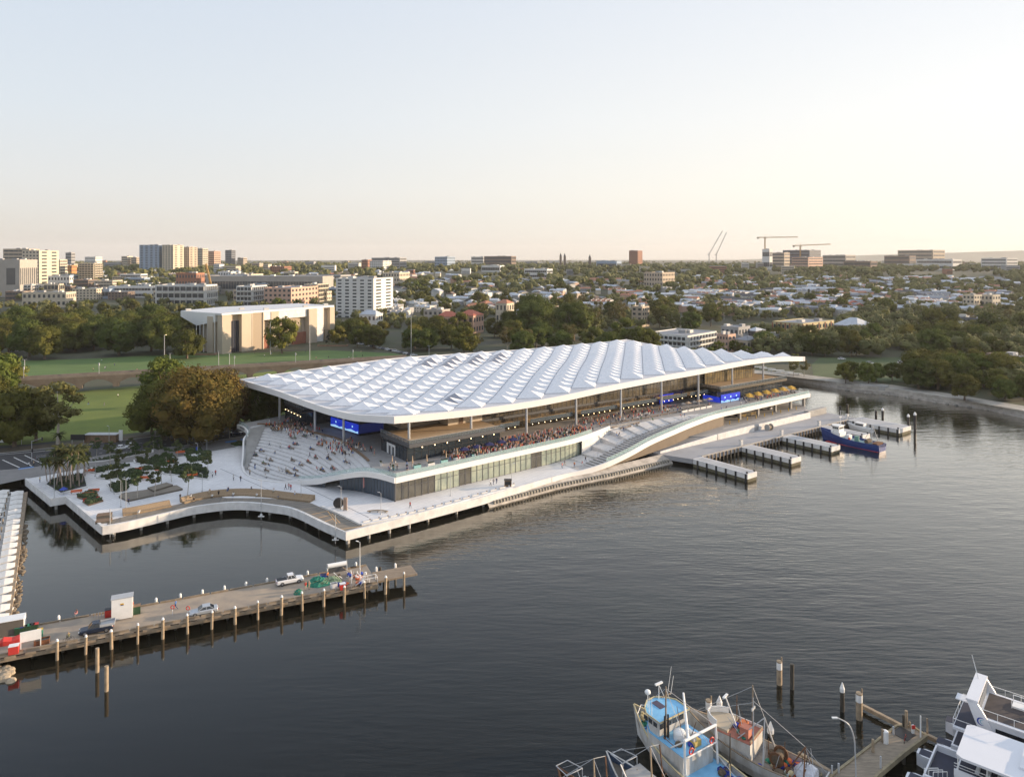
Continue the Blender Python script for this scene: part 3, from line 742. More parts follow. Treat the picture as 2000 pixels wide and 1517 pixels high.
# long canopies with hanging lamps
for (t0, t1) in ((33, 41), (45.5, 64), (68, 85.5), (88, 107), (110, 124), (126, 137)):
    c = lbox(t0, t1, -5.6, -1.6, 13.3, 13.75, "canopy", M_soff)
    lbox(t0, t1, -1.58, -1.5, 13.25, 14.6, "canopy_glass", mat("smoked_glass", (.10, .13, .15), .08, alpha=.55), None)
    for k in range(int((t1 - t0) / 2.6)):
        p = L(t0 + 1.2 + k * 2.6, -1.9, 12.7); m = MB(); m.tube(p, p + Vector((0, 0, .6)), .03, .03, 4); m.ball(p, .13, 8, 5, 1)
        m.build("hanging_lamp", [M_black, M_warm]).parent = c; kids(c)[-1].location = (0, 0, 0)
for k in range(7):
    p = L(1.5 + k * 4.2, 4.2, 13.35); m = MB(); m.tube(p, p + Vector((0, 0, .4)), .03, .03, 4); m.ball(p, .15, 8, 5, 1); H(m.build("hanging_lamp", [M_black, M_warm]))
for k in range(6):
    p = L(-11.2, -73 + k * 3, 12.9); m = MB(); m.tube(p, p + Vector((0, 0, .9)), .03, .03, 4); m.ball(p, .13, 8, 5, 1); H(m.build("hanging_lamp", [M_black, M_warm]))
# blue screens
M_scr = mat("blue_screen", (.01, .03, .42), .3, emit=.35); M_scr2 = mat("screen_art", (.35, .60, .85), .3, emit=.35); M_navy = mat("navy_screen", (.01, .018, .10), .3, emit=.2)
def screen(t0, s0, t1, s1, z0, z1, m=M_scr, art=True, txt=False):
    a, b = L(t0, s0), L(t1, s1); mb = MB(); mb.strip([a, b], .2, z0, z1)
    o = H(mb.build("hoarding_screen", m)); d = (b - a).normalized(); n_ = Vector((d.y, -d.x, 0))
    if art:
        r = random.Random(int(t0 + 200)); ln = (b - a).length; q = MB()
        P = [a + n_ * .12 + d * (ln * i / 12) for i in range(13)]
        q.v += [(p.x, p.y, z0 + .02) for p in P] + [(p.x, p.y, z0 + .35 + .55 * abs(math.sin(i * .9 + t0))) for i, p in enumerate(P)]
        for i in range(12): q.f.append((i, i + 1, 14 + i, 13 + i)); q.m.append(0)
        for i in range(3):
            c = a + n_ * .125 + d * (ln * (.2 + .3 * i)) + Vector((0, 0, z0 + (z1 - z0) * .62)); 
            vs = [c + (d * math.cos(k * .785) + Vector((0, 0, 1)) * math.sin(k * .785)) * (.55 if k % 2 else .3) for k in range(8)]
            q.add(vs, [tuple(range(8))])
        q.build("screen_wave", M_scr2).parent = o
    if txt:
        q = MB(); ln = (b - a).length
        for i in range(12):
            c = a + n_ * .12 + d * (ln * (.1 + .065 * i)) + Vector((0, 0, (z0 + z1) / 2)); q.box(c, (.28, .02, .4 if i % 3 else .25), math.atan2(d.y, d.x))
    return o
screen(-3.4, -50.2, -.9, -33.6, 10.2, 13.2, art=True); screen(-.8, -33.4, 8, -33.4, 10.2, 13.2, M_navy, False)
lbox(-.5, 8, -50, -33.6, ZD, 14.6, "kiosk_block", M_black)
screen(139.4, -6, 139.4, 2.4, ZD, 11.6, art=False); screen(139.6, 2.75, 152, 2.75, ZD, 12.6, art=True)
screen(117, -9.4, 125, -9.4, 9.9, 13.2, art=False)
# underside storey at the right: columns, dark back wall, kerbs
for t in (128, 141, 153, 165, 176, 186): 
    p = L(t, 10.6); m = MB(); m.box((p.x, p.y, 6.1), (1.0, .9, 5.2), YA); H(m.build("pier", M_conc))
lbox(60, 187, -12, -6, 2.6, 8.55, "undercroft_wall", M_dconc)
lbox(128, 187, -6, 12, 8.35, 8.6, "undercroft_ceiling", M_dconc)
# brown wall under the right stair
mb = MB(); P = [(t, r_out(t) - 1.3 if t < 100 else r_out(t) - 1.2) for t in (49, 56, 66, 76, 84, 97, 106, 115, 127)]
rr = []
for t, s in P:
    z = interp(ZR, t) if t < 118 else ZD; p = L(t, s); p2 = L(t, s - 1)
    rr.append([Vector((p.x, p.y, 2.3)), Vector((p.x, p.y, z - 1.0)), Vector((p2.x, p2.y, z - 1.0)), Vector((p2.x, p2.y, 2.3))])
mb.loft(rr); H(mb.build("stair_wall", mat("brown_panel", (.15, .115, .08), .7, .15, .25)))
lbox(127, 128, -6, 13, 2.6, 8.5, "undercroft_end_wall", M_dconc)
# ------------------------------------------------------------------ wharf and finger jetties right of the market
wh = empty("wharf", L(130, 28), "grey concrete working wharf in front of the market's right half", "wharf", kind="structure")
def Wc(o, par): o.parent = par; o.location = -par.location; return o
mb = MB(); mb.prism([tuple(L(t, s))[:2] for t, s in ((81, 22.2), (85, 33), (187, 33), (187.5, 10), (187.5, -6), (81, 4))], 1.0, 2.5); Wc(mb.build("wharf_slab", mat("wharf_concrete", (.33, .33, .34), .85, .14, .12)), wh)
mb = MB(); mb.prism([tuple(L(t, s))[:2] for t, s in ((110, 21.8), (172, 21.5), (187, 10), (187, -6), (100, -6), (100, 14))], 2.52, 4.0); Wc(mb.build("service_road", mat("service_road_concrete", (.35, .34, .33), .85, .12, .2)), wh)
mb = MB(); rr = []
for t, s0, s1, z in ((84, 21.9, 18, 2.52), (95, 21.9, 15.5, 3.0), (103, 21.9, 14, 3.6), (110, 21.8, 13, 4.0)):
    a, b = L(t, s0), L(t, s1); rr.append([Vector((a.x, a.y, 2.45)), Vector((a.x, a.y, z)), Vector((b.x, b.y, z)), Vector((b.x, b.y, 2.45))])
mb.loft(rr); Wc(mb.build("ramp", mat("ramp_concrete", (.35, .34, .33), .85, .12, .2)), wh)
def wl_(t0, t1, z0, z1):
    mb = MB(); a, b = L(t0, 22), L(t1, 22); d = (b - a).normalized(); q = Vector((-d.y, d.x, 0)) * .2
    mb.add([Vector((p.x, p.y, z)) + e for p, zz in ((a, z0), (b, z1)) for z in (2.5, zz) for e in (-q, q)], [(0, 1, 3, 2), (4, 6, 7, 5), (0, 4, 5, 1), (2, 3, 7, 6), (0, 2, 6, 4), (1, 5, 7, 3)])
    return Wc(mb.build("white_wall", M_white), wh)
wl_(82, 112, 3.1, 4.6); wl_(112.4, 134, 4.6, 4.9); wl_(137, 172, 4.8, 4.9)
mb = MB(); mb.path([L(t, 21.6, 5.9) for t in range(116, 172, 5)], .05, 4)
for t in range(116, 172, 2): mb.tube(L(t, 21.6, 4), L(t, 21.6, 5.9), .03, .03, 4)
Wc(mb.build("guard_rail", M_steel), wh)
lbox_ = lambda t0, t1, s0, s1, z0, z1, name, m, par: Wc(MB().prism([tuple(L(t, s))[:2] for t, s in ((t0, s0), (t1, s0), (t1, s1), (t0, s1))], z0, z1).build(name, m), par)
lbox_(172.5, 186, 19, 21, 2.5, 5.0, "white_wall", M_conc, wh)
for t in range(91, 181, 2):                      # fender posts along the wharf edge
    if any(a - .5 < t < b + .5 for a, b in ((85.4, 90.1), (110.7, 116.5), (135, 140.8), (160, 165.4))): continue
    m = MB(); m.box(L(t, 33.25, .9), (.35, .35, 3.0), YA); Wc(m.build("fender_post", M_oldw), wh)
lbox_(90, 181, 32.6, 33.0, 2.5, 2.75, "edge_kerb", M_conc, wh)
M_tide = mat("tide_stained_concrete", (.13, .12, .075), .9, .4, .8)
for k, (t0, t1, s1) in enumerate(((85.4, 90.1, 53.8), (110.9, 116.4, 52.3), (135.1, 140.7, 52.2), (160.2, 165.4, 50), (181, 190.6, 53.2))):
    fj = empty("finger_jetty", L((t0 + t1) / 2, 43), ["first finger jetty, longest and nearest with its end closest to the camera", "second finger jetty counted from the near end of the wharf", "third finger jetty, just left of the blue trawler", "fourth finger jetty, mostly hidden behind the blue trawler", "fifth and widest finger jetty, at the far end of the wharf"][k], "jetty", "concrete finger jetties of the wharf")
    s0 = 33.05 if k == 0 else 33.3
    lbox_(t0, t1, s0, s1, .95, 2.5, "deck", M_white, fj); lbox_(t0 + .12, t1 - .12, s0, s1 - .12, -1.2, .95, "tidal_base", M_tide, fj)
    lbox_(t0 + .6, t1 - .6, s0 + .5, s1 - .6, 2.5, 2.53, "paving", mat("jetty_paving", (.42, .42, .42), .9, .1, .3), fj)
    n = int((s1 - s0) / 3.1)
    for i in range(n):
        s = s0 + 2 + i * (s1 - s0 - 2.6) / max(1, n - 1)
        for tt in (t0 - .16, t1 + .16):
            m = MB(); m.box(L(tt, s, .9), (.3, .5, 3.0), YA); Wc(m.build("fender_post", M_black), fj)
    for tt in (t0 + .5, t1 - .5):
        m = MB(); m.box(L(tt, s1 - .6, 2.75), (.35, .5, .5), YA); Wc(m.build("bollard", M_black), fj)
    if k: 
        c = L(t0 + 1.3, 32.0, 2.5); e = empty("service_cabinet", c, "white service cabinet at the root of the %s finger jetty" % ("", "second", "third", "fourth", "fifth")[k], "cabinet", "service cabinets at the finger jetties")
        Wc(MB().box((c.x, c.y, 3.5), (1.2, .9, 2.0), YA).build("body", M_white), e); Wc(MB().box((c.x, c.y, 4.54), (1.35, 1.05, .08), YA).build("lid", M_conc), e)
        Wc(MB().box(c + N * .47 + Vector((0, 0, 1.0)), (1.0, .03, 1.5), YA).build("door", M_steel), e)
def pile(x, y, z1, r=.42, cap=0, label="", m=M_black, grp=None, capm=None):
    e = empty("mooring_pile", (x, y, 0), label, "mooring pile", grp)
    MB().tube((0, 0, -3), (0, 0, z1), r, r, 12).build("shaft", m, e)
    if cap: MB().tube((0, 0, z1), (0, 0, z1 + cap), r * 1.12, .05, 12).tube((0, 0, z1 - .5), (0, 0, z1 + .01), r * 1.1, r * 1.12, 12).build("cap", capm or M_wpaint, e)
    return e
for (u, vt, vb, cap, lab) in ((1641, 793, 812, 0, "leftmost of the two brown piles beyond the wharf corner"), (1655, 789, 815, 0, "right one of the two brown piles behind the blue trawler's mast"),
        (1711, 802, 822, 0, "short dark pile at the fifth jetty, left of a taller one"), (1724, 796, 826, .7, "tall dark pile with white cap beside the fifth jetty"), (1774, 808, 838, .7, "black pile with white cone cap touching the fifth jetty's end"), (1787, 804, 848, .8, "black pile with white cone cap standing free right of the fifth jetty")):
    p = G(u, vb, 0); z = HC - (vt - V0) * p.y / F; pile(p.x, p.y, z - cap, .48, cap, lab, M_black if u > 1700 else M_wet, "piles around the far end of the wharf")
# old things on the wharf
c = L(140, 24.5, 2.5); e = empty("cable_drum", c, "rusty grey cable drum lying against the white wharf wall", "drum")
for s in (-1, 1): Wc(MB().tube(c + A * s * 1.1 + Vector((0, 0, 1.2)), c + A * s * 1.3 + Vector((0, 0, 1.2)), 1.2, 1.2, 18).build("flange", M_conc), e)
Wc(MB().tube(c + A * -1.1 + Vector((0, 0, 1.2)), c + A * 1.1 + Vector((0, 0, 1.2)), .85, .85, 14).build("core", M_oldw), e)

# ------------------------------------------------------------------ generic small things
def lamp(p, h, label, grp="lamp posts on the promenade", arm=1.2, yaw=0, m=M_steel, lit=False, dbl=False, r=.08):
    e = empty("lamp_post", p, label, "lamp post", grp, yaw)
    MB().tube((0, 0, 0), (0, 0, h), r, r * .6, 8).box((0, 0, .1), (.35, .35, .2)).build("pole", m, e)
    mb = MB(); 
    for s in ((1, -1) if dbl else (1,)): mb.tube((0, 0, h - .1), (arm * s, 0, h + .05), r * .45, r * .4, 6)
    mb.build("arm", m, e)
    for s in ((1, -1) if dbl else (1,)): MB().box((arm * s, 0, h + .02), (.6, .26, .1)).build("lamp_head", M_warm if lit else m, e)
    return e
def hp(u, vb, vt, z=3.0):
    p = G(u, vb, z); return p, (vb - vt) * p.y / F
def bollard_(p, lab, grp, m, r=.16, h=1.0, cap=None):
    e = empty("bollard", p, lab, "bollard", grp); MB().tube((0, 0, 0), (0, 0, h), r, r * .9, 8).build("post", m, e)
    MB().tube((0, 0, h), (0, 0, h + .1), r * 1.1, r * .5, 8).build("cap", cap or m, e); return e
# ------------------------------------------------------------------ the old timber pier at the left
PZ = 2.2
pier = empty("old_pier", G(400, 1190, PZ), "weathered timber pier with cars and fishing gear crossing the lower left", "pier")
nr0, nr1 = G(3, 1280, PZ), G(732, 1139, PZ); fr0, fr1 = G(76, 1218.5, PZ), G(642, 1118, PZ)
dv = (nr1 - nr0).normalized(); qv = Vector((-dv.y, dv.x, 0))
PL = 63.0
def PP(x, y, z=0.0): return nr0 + dv * x + qv * y + Vector((0, 0, z))      # pier frame: x along, y across (0 near edge, W far edge)
W_ = 9.3
PW = math.atan2(dv.y, dv.x)
def Pp(o): o.parent = pier; o.location = -pier.location; return o
mb = MB(); mb.prism([tuple(PP(x, y))[:2] for x, y in ((-25, 0), (PL, 0), (PL, W_), (-25, W_))], PZ - .35, PZ)
Pp(mb.build("deck", mat("pier_paving", (.40, .32, .235), .9, .35, .3, col2=(.25, .215, .18), bump=.3)))
mb = MB(); mb.prism([tuple(PP(x, y))[:2] for x, y in ((PL + .05, .6), (PL + 8.5, .6), (PL + 8.5, 5.2), (PL + .05, 5.2))], PZ - .3, PZ + .06)
Pp(mb.build("end_platform", mat("grey_plank", (.27, .21, .15), .9, .3, 1.5, stretch=(.4, 3, 1))))
for y, nm in ((.15, "edge_beam"), (W_ - .15, "edge_beam")):
    mb = MB()
    r = random.Random(int(y * 10)); x = -25
    while x < PL: 
        l = r.uniform(3, 5); c = PP(min(PL - l / 2, x + l / 2), y, 0); mb.box((c.x, c.y, PZ + .14), (l - .25, .3, .27), PW); x += l
    Pp(mb.build(nm, M_oldw))
mb = MB(); c = PP(PL / 2 - 12, -.12, 0); mb.box((c.x, c.y, PZ - .75), (PL + 24, .35, .55), PW); Pp(mb.build("side_waler", M_oldw))
mb = MB()
for k in range(30):
    c = PP(-22 + k * 2.9, -.38, 0); Pp(MB().box((c.x, c.y, PZ - .35), (1.5, .3, .4), PW).build("fender_block", M_oldw))
mb = MB()
for k in range(20):
    for y in (1.8, 5, 8): c = PP(-18 + k * 4.4, y, 0); mb.tube((c.x, c.y, -3), (c.x, c.y, PZ - .3), .26, .26, 8)
Pp(mb.build("inner_pile", M_wet))
npx = [(111, 1296), (167, 1272), (219, 1258), (268.6, 1250), (318, 1240), (367, 1230), (413, 1222), (459, 1214), (504.5, 1206), (548.5, 1198), (591, 1190), (632, 1182), (672, 1173), (713, 1166), (752, 1158), (789, 1150)]
for k, (u, vb) in enumerate(npx):
    x = (G(u, 505 + (vb - 30 - 505) * 1.0, PZ) - nr0).dot(dv); c = PP(-.9 + 0 * x, 0); 
    # on the line just outside the near edge
    best = min(((PP(i * .1, -.75, 0)) for i in range(-100, 730)), key=lambda q: abs(pj((q.x, q.y, 1))[0] - u))
    jx, jz, jr = .16 * math.sin(k * 2.3), .22 * math.sin(k * 5.1), .26 + .035 * math.sin(k * 3.7)
    m = MB(); m.tube((best.x, best.y, -3), (best.x + jx, best.y, PZ + 1.0 + jz), jr, jr * .93, 10); s_ = Pp(m.build("fender_pile", M_pile))
    m = MB(); m.tube((best.x + jx, best.y, PZ + 1.0 + jz), (best.x + jx, best.y, PZ + 1.35 + jz), jr * .95, .14, 10); o = m.build("pile_cap", M_wpaint); o.parent = s_
for k, (u, v) in enumerate([(364 / 3.16, 1215), (305, 1183), (352, 1172), (395, 1164), (438, 1154), (480, 1146), (521, 1140), (601, 1124), (639, 1118), (695, 1114), (735, 1124), (772, 1119)]):
    yy = W_ + .35 if k < 10 else 5.5
    best = min(((PP(i * .1, yy, 0)) for i in range(-100, 730)), key=lambda q: abs(pj((q.x, q.y, 2))[0] - u))
    m = MB(); m.tube((best.x, best.y, -3), (best.x, best.y, PZ + .7), .26, .24, 10); s_ = Pp(m.build("fender_pile", M_wpaint))
    m = MB(); m.tube((best.x, best.y, PZ + .7), (best.x, best.y, PZ + .95), .24, .12, 10); o = m.build("pile_cap", M_wpaint); o.parent = s_
for (u, vb, vt, lab) in ((190, 1312, 1265, "left one of two free timber piles in the water below the pier"), (208, 1349, 1300, "right one of two free timber piles, nearest to the camera")):
    p = G(u, vb, 0); pile(p.x, p.y, HC - (vt - V0) * p.y / F, .3, 0, lab, M_pile, "free standing timber piles")
# piles in the lower right
for (u, vb, vt, r_, cap, m, lab) in ((1522, 1336, 1290, .40, 0, M_pile, "thick pale timber pile with a white top, left of a black pile"), (1547, 1345, 1296, .30, 0, M_wet, "thin black pile right of the pale thick pile"),
        (1645, 1388, 1332, .31, .9, M_wet, "black pile with white cone cap in open water"), (1678, 1404, 1352, .44, 0, M_pile, "thick timber pile with white collar at the end of the long beam"),
        (1405, 1385, 1358, .38, .9, M_wet, "white coned black pile behind the red decked trawler's bow"), (1384, 1392, 1366, .42, 0, M_pile, "round topped timber pile behind the red decked trawler"),
        (1505, 1436, 1408, .42, 1.1, M_wet, "white coned black pile right of the net gantry")):
    p = G(u, vb, 0); z = HC - (vt - V0) * p.y / F
    e = pile(p.x, p.y, z - cap, r_, cap, lab, m, "mooring piles in the lower right")
    if m is M_pile:
        MB().tube((0, 0, z - 1.3), (0, 0, z - .25), r_ * 1.05, r_ * 1.05, 12).build("white_collar", M_wpaint, e)
        MB().tube((r_ * .9, 0, -1), (r_ * .9, 0, z + .6), .12, .1, 6).build("side_post", M_oldw, e)

# ------------------------------------------------------------------ vehicles
M_win = mat("car_window", (.015, .02, .03), .06, spec=.9)
M_hl = mat("headlight_glass", (.75, .75, .72), .1); M_tl = mat("tail_light", (.45, .02, .02), .2)
def car(kind, paint, label, loc, yaw, grp=None, big=True):
    """x forward, y left"""
    L_, W, Hh = dict(sedan=(4.9, 1.86, 1.46), suv=(4.7, 1.88, 1.72), ute=(5.3, 1.88, 1.82), van=(5.4, 2.0, 2.3), hatch=(4.2, 1.78, 1.5))[kind]
    e = empty(dict(sedan="sedan_car", suv="suv_car", ute="pickup_truck", van="van", hatch="hatchback_car")[kind], loc, label, dict(ute="pickup truck", van="van").get(kind, "car"), grp, yaw)
    h = L_ / 2; belt = {'sedan': .93, 'suv': 1.05, 'ute': 1.1, 'van': 1.2, 'hatch': .95}[kind]; z0 = .32 if kind in ('suv', 'ute') else .22
    hood = {'sedan': .80, 'suv': .98, 'ute': 1.02, 'van': 1.1, 'hatch': .85}[kind]
    st = [(-h, .80, z0 + .12, belt - .14), (-h + .18, .95, z0, belt - .03), (-h * .45, 1, z0, belt), (h * .3, 1, z0, belt), (h * .42, 1, z0, hood), (h - .35, .96, z0, hood - .08), (h - .08, .86, z0 + .05, hood - .2), (h, .74, z0 + .14, hood - .3)]
    rings = []
    for x, wf, a, b in st:
        y = W / 2 * wf
        rings.append([(x, -y * .93, a), (x, -y, a + .15), (x, -y, b - .16), (x, -y * .9, b), (x, y * .9, b), (x, y, b - .16), (x, y, a + .15), (x, y * .93, a)])
    body = MB().loft(rings); fixn_ = body.mesh("body", paint); fixn(fixn_); put("body", fixn_, e)
    cab = {'sedan': (-h * .72, -h * .42, h * .08, h * .40), 'suv': (-h * .94, -h * .78, h * .12, h * .42), 'ute': (-h * .22, -h * .16, h * .22, h * .46), 'van': (-h * .97, -h * .93, h * .42, h * .68), 'hatch': (-h * .9, -h * .6, h * .1, h * .45)}[kind]
    y0, y1 = W / 2 * .9, W / 2 * .74
    g = MB(); zb, zt = belt - .02, Hh - .09
    g.add([(cab[0], -y0, zb), (cab[3], -y0, zb), (cab[2], -y1, zt), (cab[1], -y1, zt), (cab[0], y0, zb), (cab[3], y0, zb), (cab[2], y1, zt), (cab[1], y1, zt)],
          [(0, 1, 2, 3), (7, 6, 5, 4), (1, 5, 6, 2), (4, 0, 3, 7), (3, 2, 6, 7)]); g.build("windows", M_win, e)
    rf = MB(); rf.box(((cab[1] + cab[2]) / 2, 0, zt + .035), (cab[2] - cab[1] + .1, y1 * 2 + .06, .075)); 
    for sy in (-1, 1):
        for xa, xb in ((cab[0], cab[1]), ((cab[0] + cab[3]) / 2, (cab[1] + cab[2]) / 2), (cab[3], cab[2])): rf.tube((xa, sy * (y0 + .005), zb), (xb, sy * (y1 + .005), zt), .045, .045, 4)
    rf.build("roof", paint, e)
    if kind == 'ute':
        MB().box((-h * .6, 0, belt + .012), (h * .72, W * .8, .02)).build("tray_cover", M_black, e)
    if kind == 'suv':
        m = MB()
        for sy in (-1, 1): m.box((-h * .3, sy * y1 * .9, Hh + .03), (1.9, .05, .05))
        m.build("roof_rail", M_black, e)
    rr = .34 if kind in ('sedan', 'hatch') else .38
    for x in (-h * .6, h * .62):
        for sy in (-1, 1):
            wh_ = MB().tube((0, -.11, 0), (0, .11, 0), rr, rr, 14).build("wheel", M_tyre, e, (x, sy * (W / 2 - .1), rr))
            MB().tube((0, sy * .112, 0), (0, sy * .122, 0), rr * .6, rr * .55, 10).build("rim", M_rim, wh_)
    for sy in (-1, 1):
        MB().box((h - .1, sy * W * .33, hood - .26), (.18, .34, .14)).build("headlight", M_hl, e)
        MB().box((-h + .05, sy * W * .36, belt - .22), (.14, .26, .2)).build("tail_light", M_tl, e)
    return e
P_white = mat("white_car_paint", (.75, .75, .75), .25); P_silver = mat("silver_car_paint", (.50, .52, .54), .25, metal=.4); P_dark = mat("dark_car_paint", (.018, .025, .045), .2)
P_grey = mat("grey_car_paint", (.12, .13, .14), .25)
def on_pier(u, v): return G(u, v, PZ + .005)
car('sedan', P_silver, "silver sedan parked along the middle of the old pier", on_pier(398, 1197), PW + math.pi)
car('ute', P_white, "white double cab pickup truck near the fishing gear on the pier", on_pier(566, 1138), PW + .03)
ut = car('ute', P_dark, "dark blue pickup with an open tray of crates on the pier", on_pier(188, 1234), PW + math.pi)
MB().box((-1.75, 0, 1.15), (2.3, 1.95, .08)).box((-1.75, .95, 1.35), (2.3, .05, .4)).box((-1.75, -.95, 1.35), (2.3, .05, .4)).box((-2.88, 0, 1.35), (.05, 1.9, .4)).build("tray", M_steel, ut)
for (u, v, y, kd, pt, lab) in ((1609 + 35, 702, .1, 'sedan', P_white, "white car parked on the right lawn, leftmost and farthest"), (1700, 711, .05, 'suv', P_white, "white station wagon in the middle of the right lawn"), (1761, 709.5, .08, 'suv', P_white, "white car at the right end of the lawn"), (1663, 689, .0, 'van', P_white, "white van half hidden under the trees behind the right lawn"),):
    car(kd, pt, lab, G(u, v, 3.06), y, "cars around the right lawn")
for (u, v, y, kd, pt, lab) in ((124, 891, .55, 'suv', P_white, "white car on the road behind the palm garden"), (86, 896, .55, 'suv', P_grey, "dark grey suv on the road left of the palms"), (238, 877, .5, 'sedan', P_white, "white car on the road beyond the young plaza trees"), (255, 873, .5, 'hatch', P_white, "white hatchback just ahead of another white car on the road"), (462, 849, .45, 'suv', P_dark, "dark car on the road beside the market's left corner"), (8, 864, .3, 'van', P_white, "white van on the side road at the left edge"), (30, 686, .1, 'suv', P_white, "white car parked beside the wood left of the playing field"), (60, 690, .1, 'sedan', P_grey, "grey car parked beside the wood left of the playing field")):
    car(kd, pt, lab, G(u, v, 3.06), y, "vehicles on the road behind the plaza")
for k in range(16):
    u = 700 + k * 7.2; v = 672 + k * 1.5
    car(('sedan', 'suv', 'hatch')[k % 3], (P_white, P_silver, P_grey, P_white, P_dark)[k % 5], "%s %s in the row parked under the trees behind the playing field" % (("white", "silver", "grey", "white", "dark")[k % 5], ('sedan', 'suv', 'hatchback')[k % 3]), G(u, v, 3.02), -.2 + (k % 4) * .1, "cars parked behind the playing field")
for k in range(4):
    kd = ('van', 'suv', 'van', 'ute')[k]; car(kd, (P_white, P_dark, P_silver, P_white)[k], ["white delivery van parked under the deck, leftmost of four", "dark suv parked under the market deck between vans", "silver van under the market deck, third from the left", "white pickup under the market deck near its right end"][k], L(134 + k * 11, 2 + (k % 2) * 3, 4.02), YA + math.pi / 2 * (k % 2), "vehicles under the market deck")
# yellow bollards and rails under the deck
for k in range(9):
    bollard_(L(131 + k * 5.6, 13.4, 4.0), "yellow bollard in the line under the market deck, number unknown" if 0 else "yellow safety bollard below the deck edge, %s" % (["leftmost of its line", "second from the left", "third from the left", "fourth from the left", "middle of its line", "fourth from the right", "third from the right", "second from the right", "rightmost of its line"][k]), "yellow bollards under the deck", M_yellow, .16, 1.3)
for k in range(3):
    a, b = L(143 + k * 4, 9, 4), L(146.4 + k * 4, 9, 4); e = empty("safety_barrier", a, "yellow safety barrier under the deck, %s of three" % ("left", "middle", "right")[k], "barrier", "yellow barriers under the deck")
    for z in (.5, 1.0): Wc(MB().tube(a + Vector((0, 0, z)), b + Vector((0, 0, z)), .06, .06, 6).build("rail", M_yellow), e)
    for p in (a, b): Wc(MB().tube(p, p + Vector((0, 0, 1.1)), .07, .07, 6).build("post", M_yellow), e)

# ------------------------------------------------------------------ people: one continuous skinned body each
def make_body(name, J, E, rad, sub=1):
    me = bpy.data.meshes.new(name); me.from_pydata(J, E, []); o = bpy.data.objects.new(name, me); COL.objects.link(o)
    sk = o.modifiers.new("s", 'SKIN'); sk.use_smooth_shade = True
    for i, r_ in enumerate(rad): o.data.skin_vertices[0].data[i].radius = r_ if isinstance(r_, tuple) else (r_, r_)
    o.data.skin_vertices[0].data[0].use_root = True
    ss = o.modifiers.new("u", 'SUBSURF'); ss.levels = sub; ss.render_levels = sub
    dg = bpy.context.evaluated_depsgraph_get(); m2 = bpy.data.meshes.new_from_object(o.evaluated_get(dg)); m2.name = name
    bpy.data.objects.remove(o); return m2
def pose(kind):
    # pelvis, chest, neck, head centre, crown, shoulders, elbows, hands, hips, knees, ankles, toes
    hz = .95
    if kind == 'stand':   arms = [((.22, 0, 1.42), (.27, -.02, 1.14), (.25, .08, .90), (.24, .11, .80))]; legs = [((.10, 0, .9), (.12, .02, .5), (.12, -.02, .09), (.13, .14, .04)), ((.10, 0, .9), (.12, .02, .5), (.13, -.02, .09), (.15, .14, .04))]
    elif kind == 'walk':  arms = [((.22, 0, 1.42), (.26, -.14, 1.16), (.24, -.08, .93), (.23, -.05, .84)), ((.22, 0, 1.42), (.26, .10, 1.16), (.22, .26, .98), (.21, .32, .92))]; legs = [((.10, 0, .9), (.11, .2, .52), (.11, .26, .1), (.12, .42, .06)), ((.10, 0, .9), (.11, -.05, .5), (.11, -.34, .16), (.12, -.26, .04))]
    elif kind == 'reach': arms = [((.22, 0, 1.42), (.26, .14, 1.2), (.16, .38, 1.22), (.12, .46, 1.25)), ((.22, 0, 1.42), (.27, -.02, 1.14), (.25, .08, .90), (.24, .11, .80))]; legs = [((.10, 0, .9), (.12, .02, .5), (.14, -.02, .09), (.15, .14, .04))]
    else:                 arms = [((.22, .02, .98), (.27, .1, .72), (.18, .34, .62), (.15, .42, .60))]; legs = [((.10, 0, .46), (.13, .42, .48), (.13, .46, .09), (.14, .6, .05)), ((.10, 0, .46), (.13, .42, .48), (.14, .38, .09), (.15, .52, .05))]
    sit = kind == 'sit'; b = -.46 if sit else 0
    hz += b + (.02 if sit else 0)
    J = [(0, 0, hz), (0, 0, 1.2 + b), (0, 0, 1.40 + b), (0, .01, 1.51 + b), (0, .03, 1.62 + b), (0, .02, 1.73 + b)]; rad = [(.155, .11), (.15, .10), (.155, .095), .055, (.085, .10), (.06, .07)]
    E = [(0, 1), (1, 2), (2, 3), (3, 4), (4, 5)]
    for sd_ in (1, -1):
        a = arms[0 if sd_ == 1 else -1]; last = 2
        for k, p in enumerate(a):
            J.append((p[0] * sd_, p[1], p[2])); rad.append((.06, .045, .034, .04)[k]); E.append((last, len(J) - 1)); last = len(J) - 1
        l = legs[0 if sd_ == 1 else -1]; last = 0
        for k, p in enumerate(l):
            J.append((p[0] * sd_, p[1], p[2])); rad.append((.10, .068, .045, .05)[k]); E.append((last, len(J) - 1)); last = len(J) - 1
    me = make_body("person_" + kind, J, E, rad)
    top = 1.73 + b
    hips = hz
    for p in me.polygons:
        c = p.center
        if c.z > top - .30: p.material_index = 3 if (c.z > top - .06 or (c.y < -.0 and c.z > top - .24)) else 0
        elif c.z > hips - .02 and abs(c.x) < .24: p.material_index = 1
        elif sit and c.z > .7: p.material_index = 1
        elif c.z > hips and abs(c.x) >= .24: p.material_index = 0 if c.z < hips + .25 else 1
        elif abs(c.x) > .205 and c.z > .75: p.material_index = 0
        elif sit and abs(c.x) > .16 and c.z > .56: p.material_index = 0
        elif c.z < .1: p.material_index = 4
        else: p.material_index = 2
    return me
SKIN = [mat("skin_light", (.52, .33, .24), .6), mat("skin_tan", (.36, .21, .14), .6), mat("skin_dark", (.12, .07, .05), .6)]
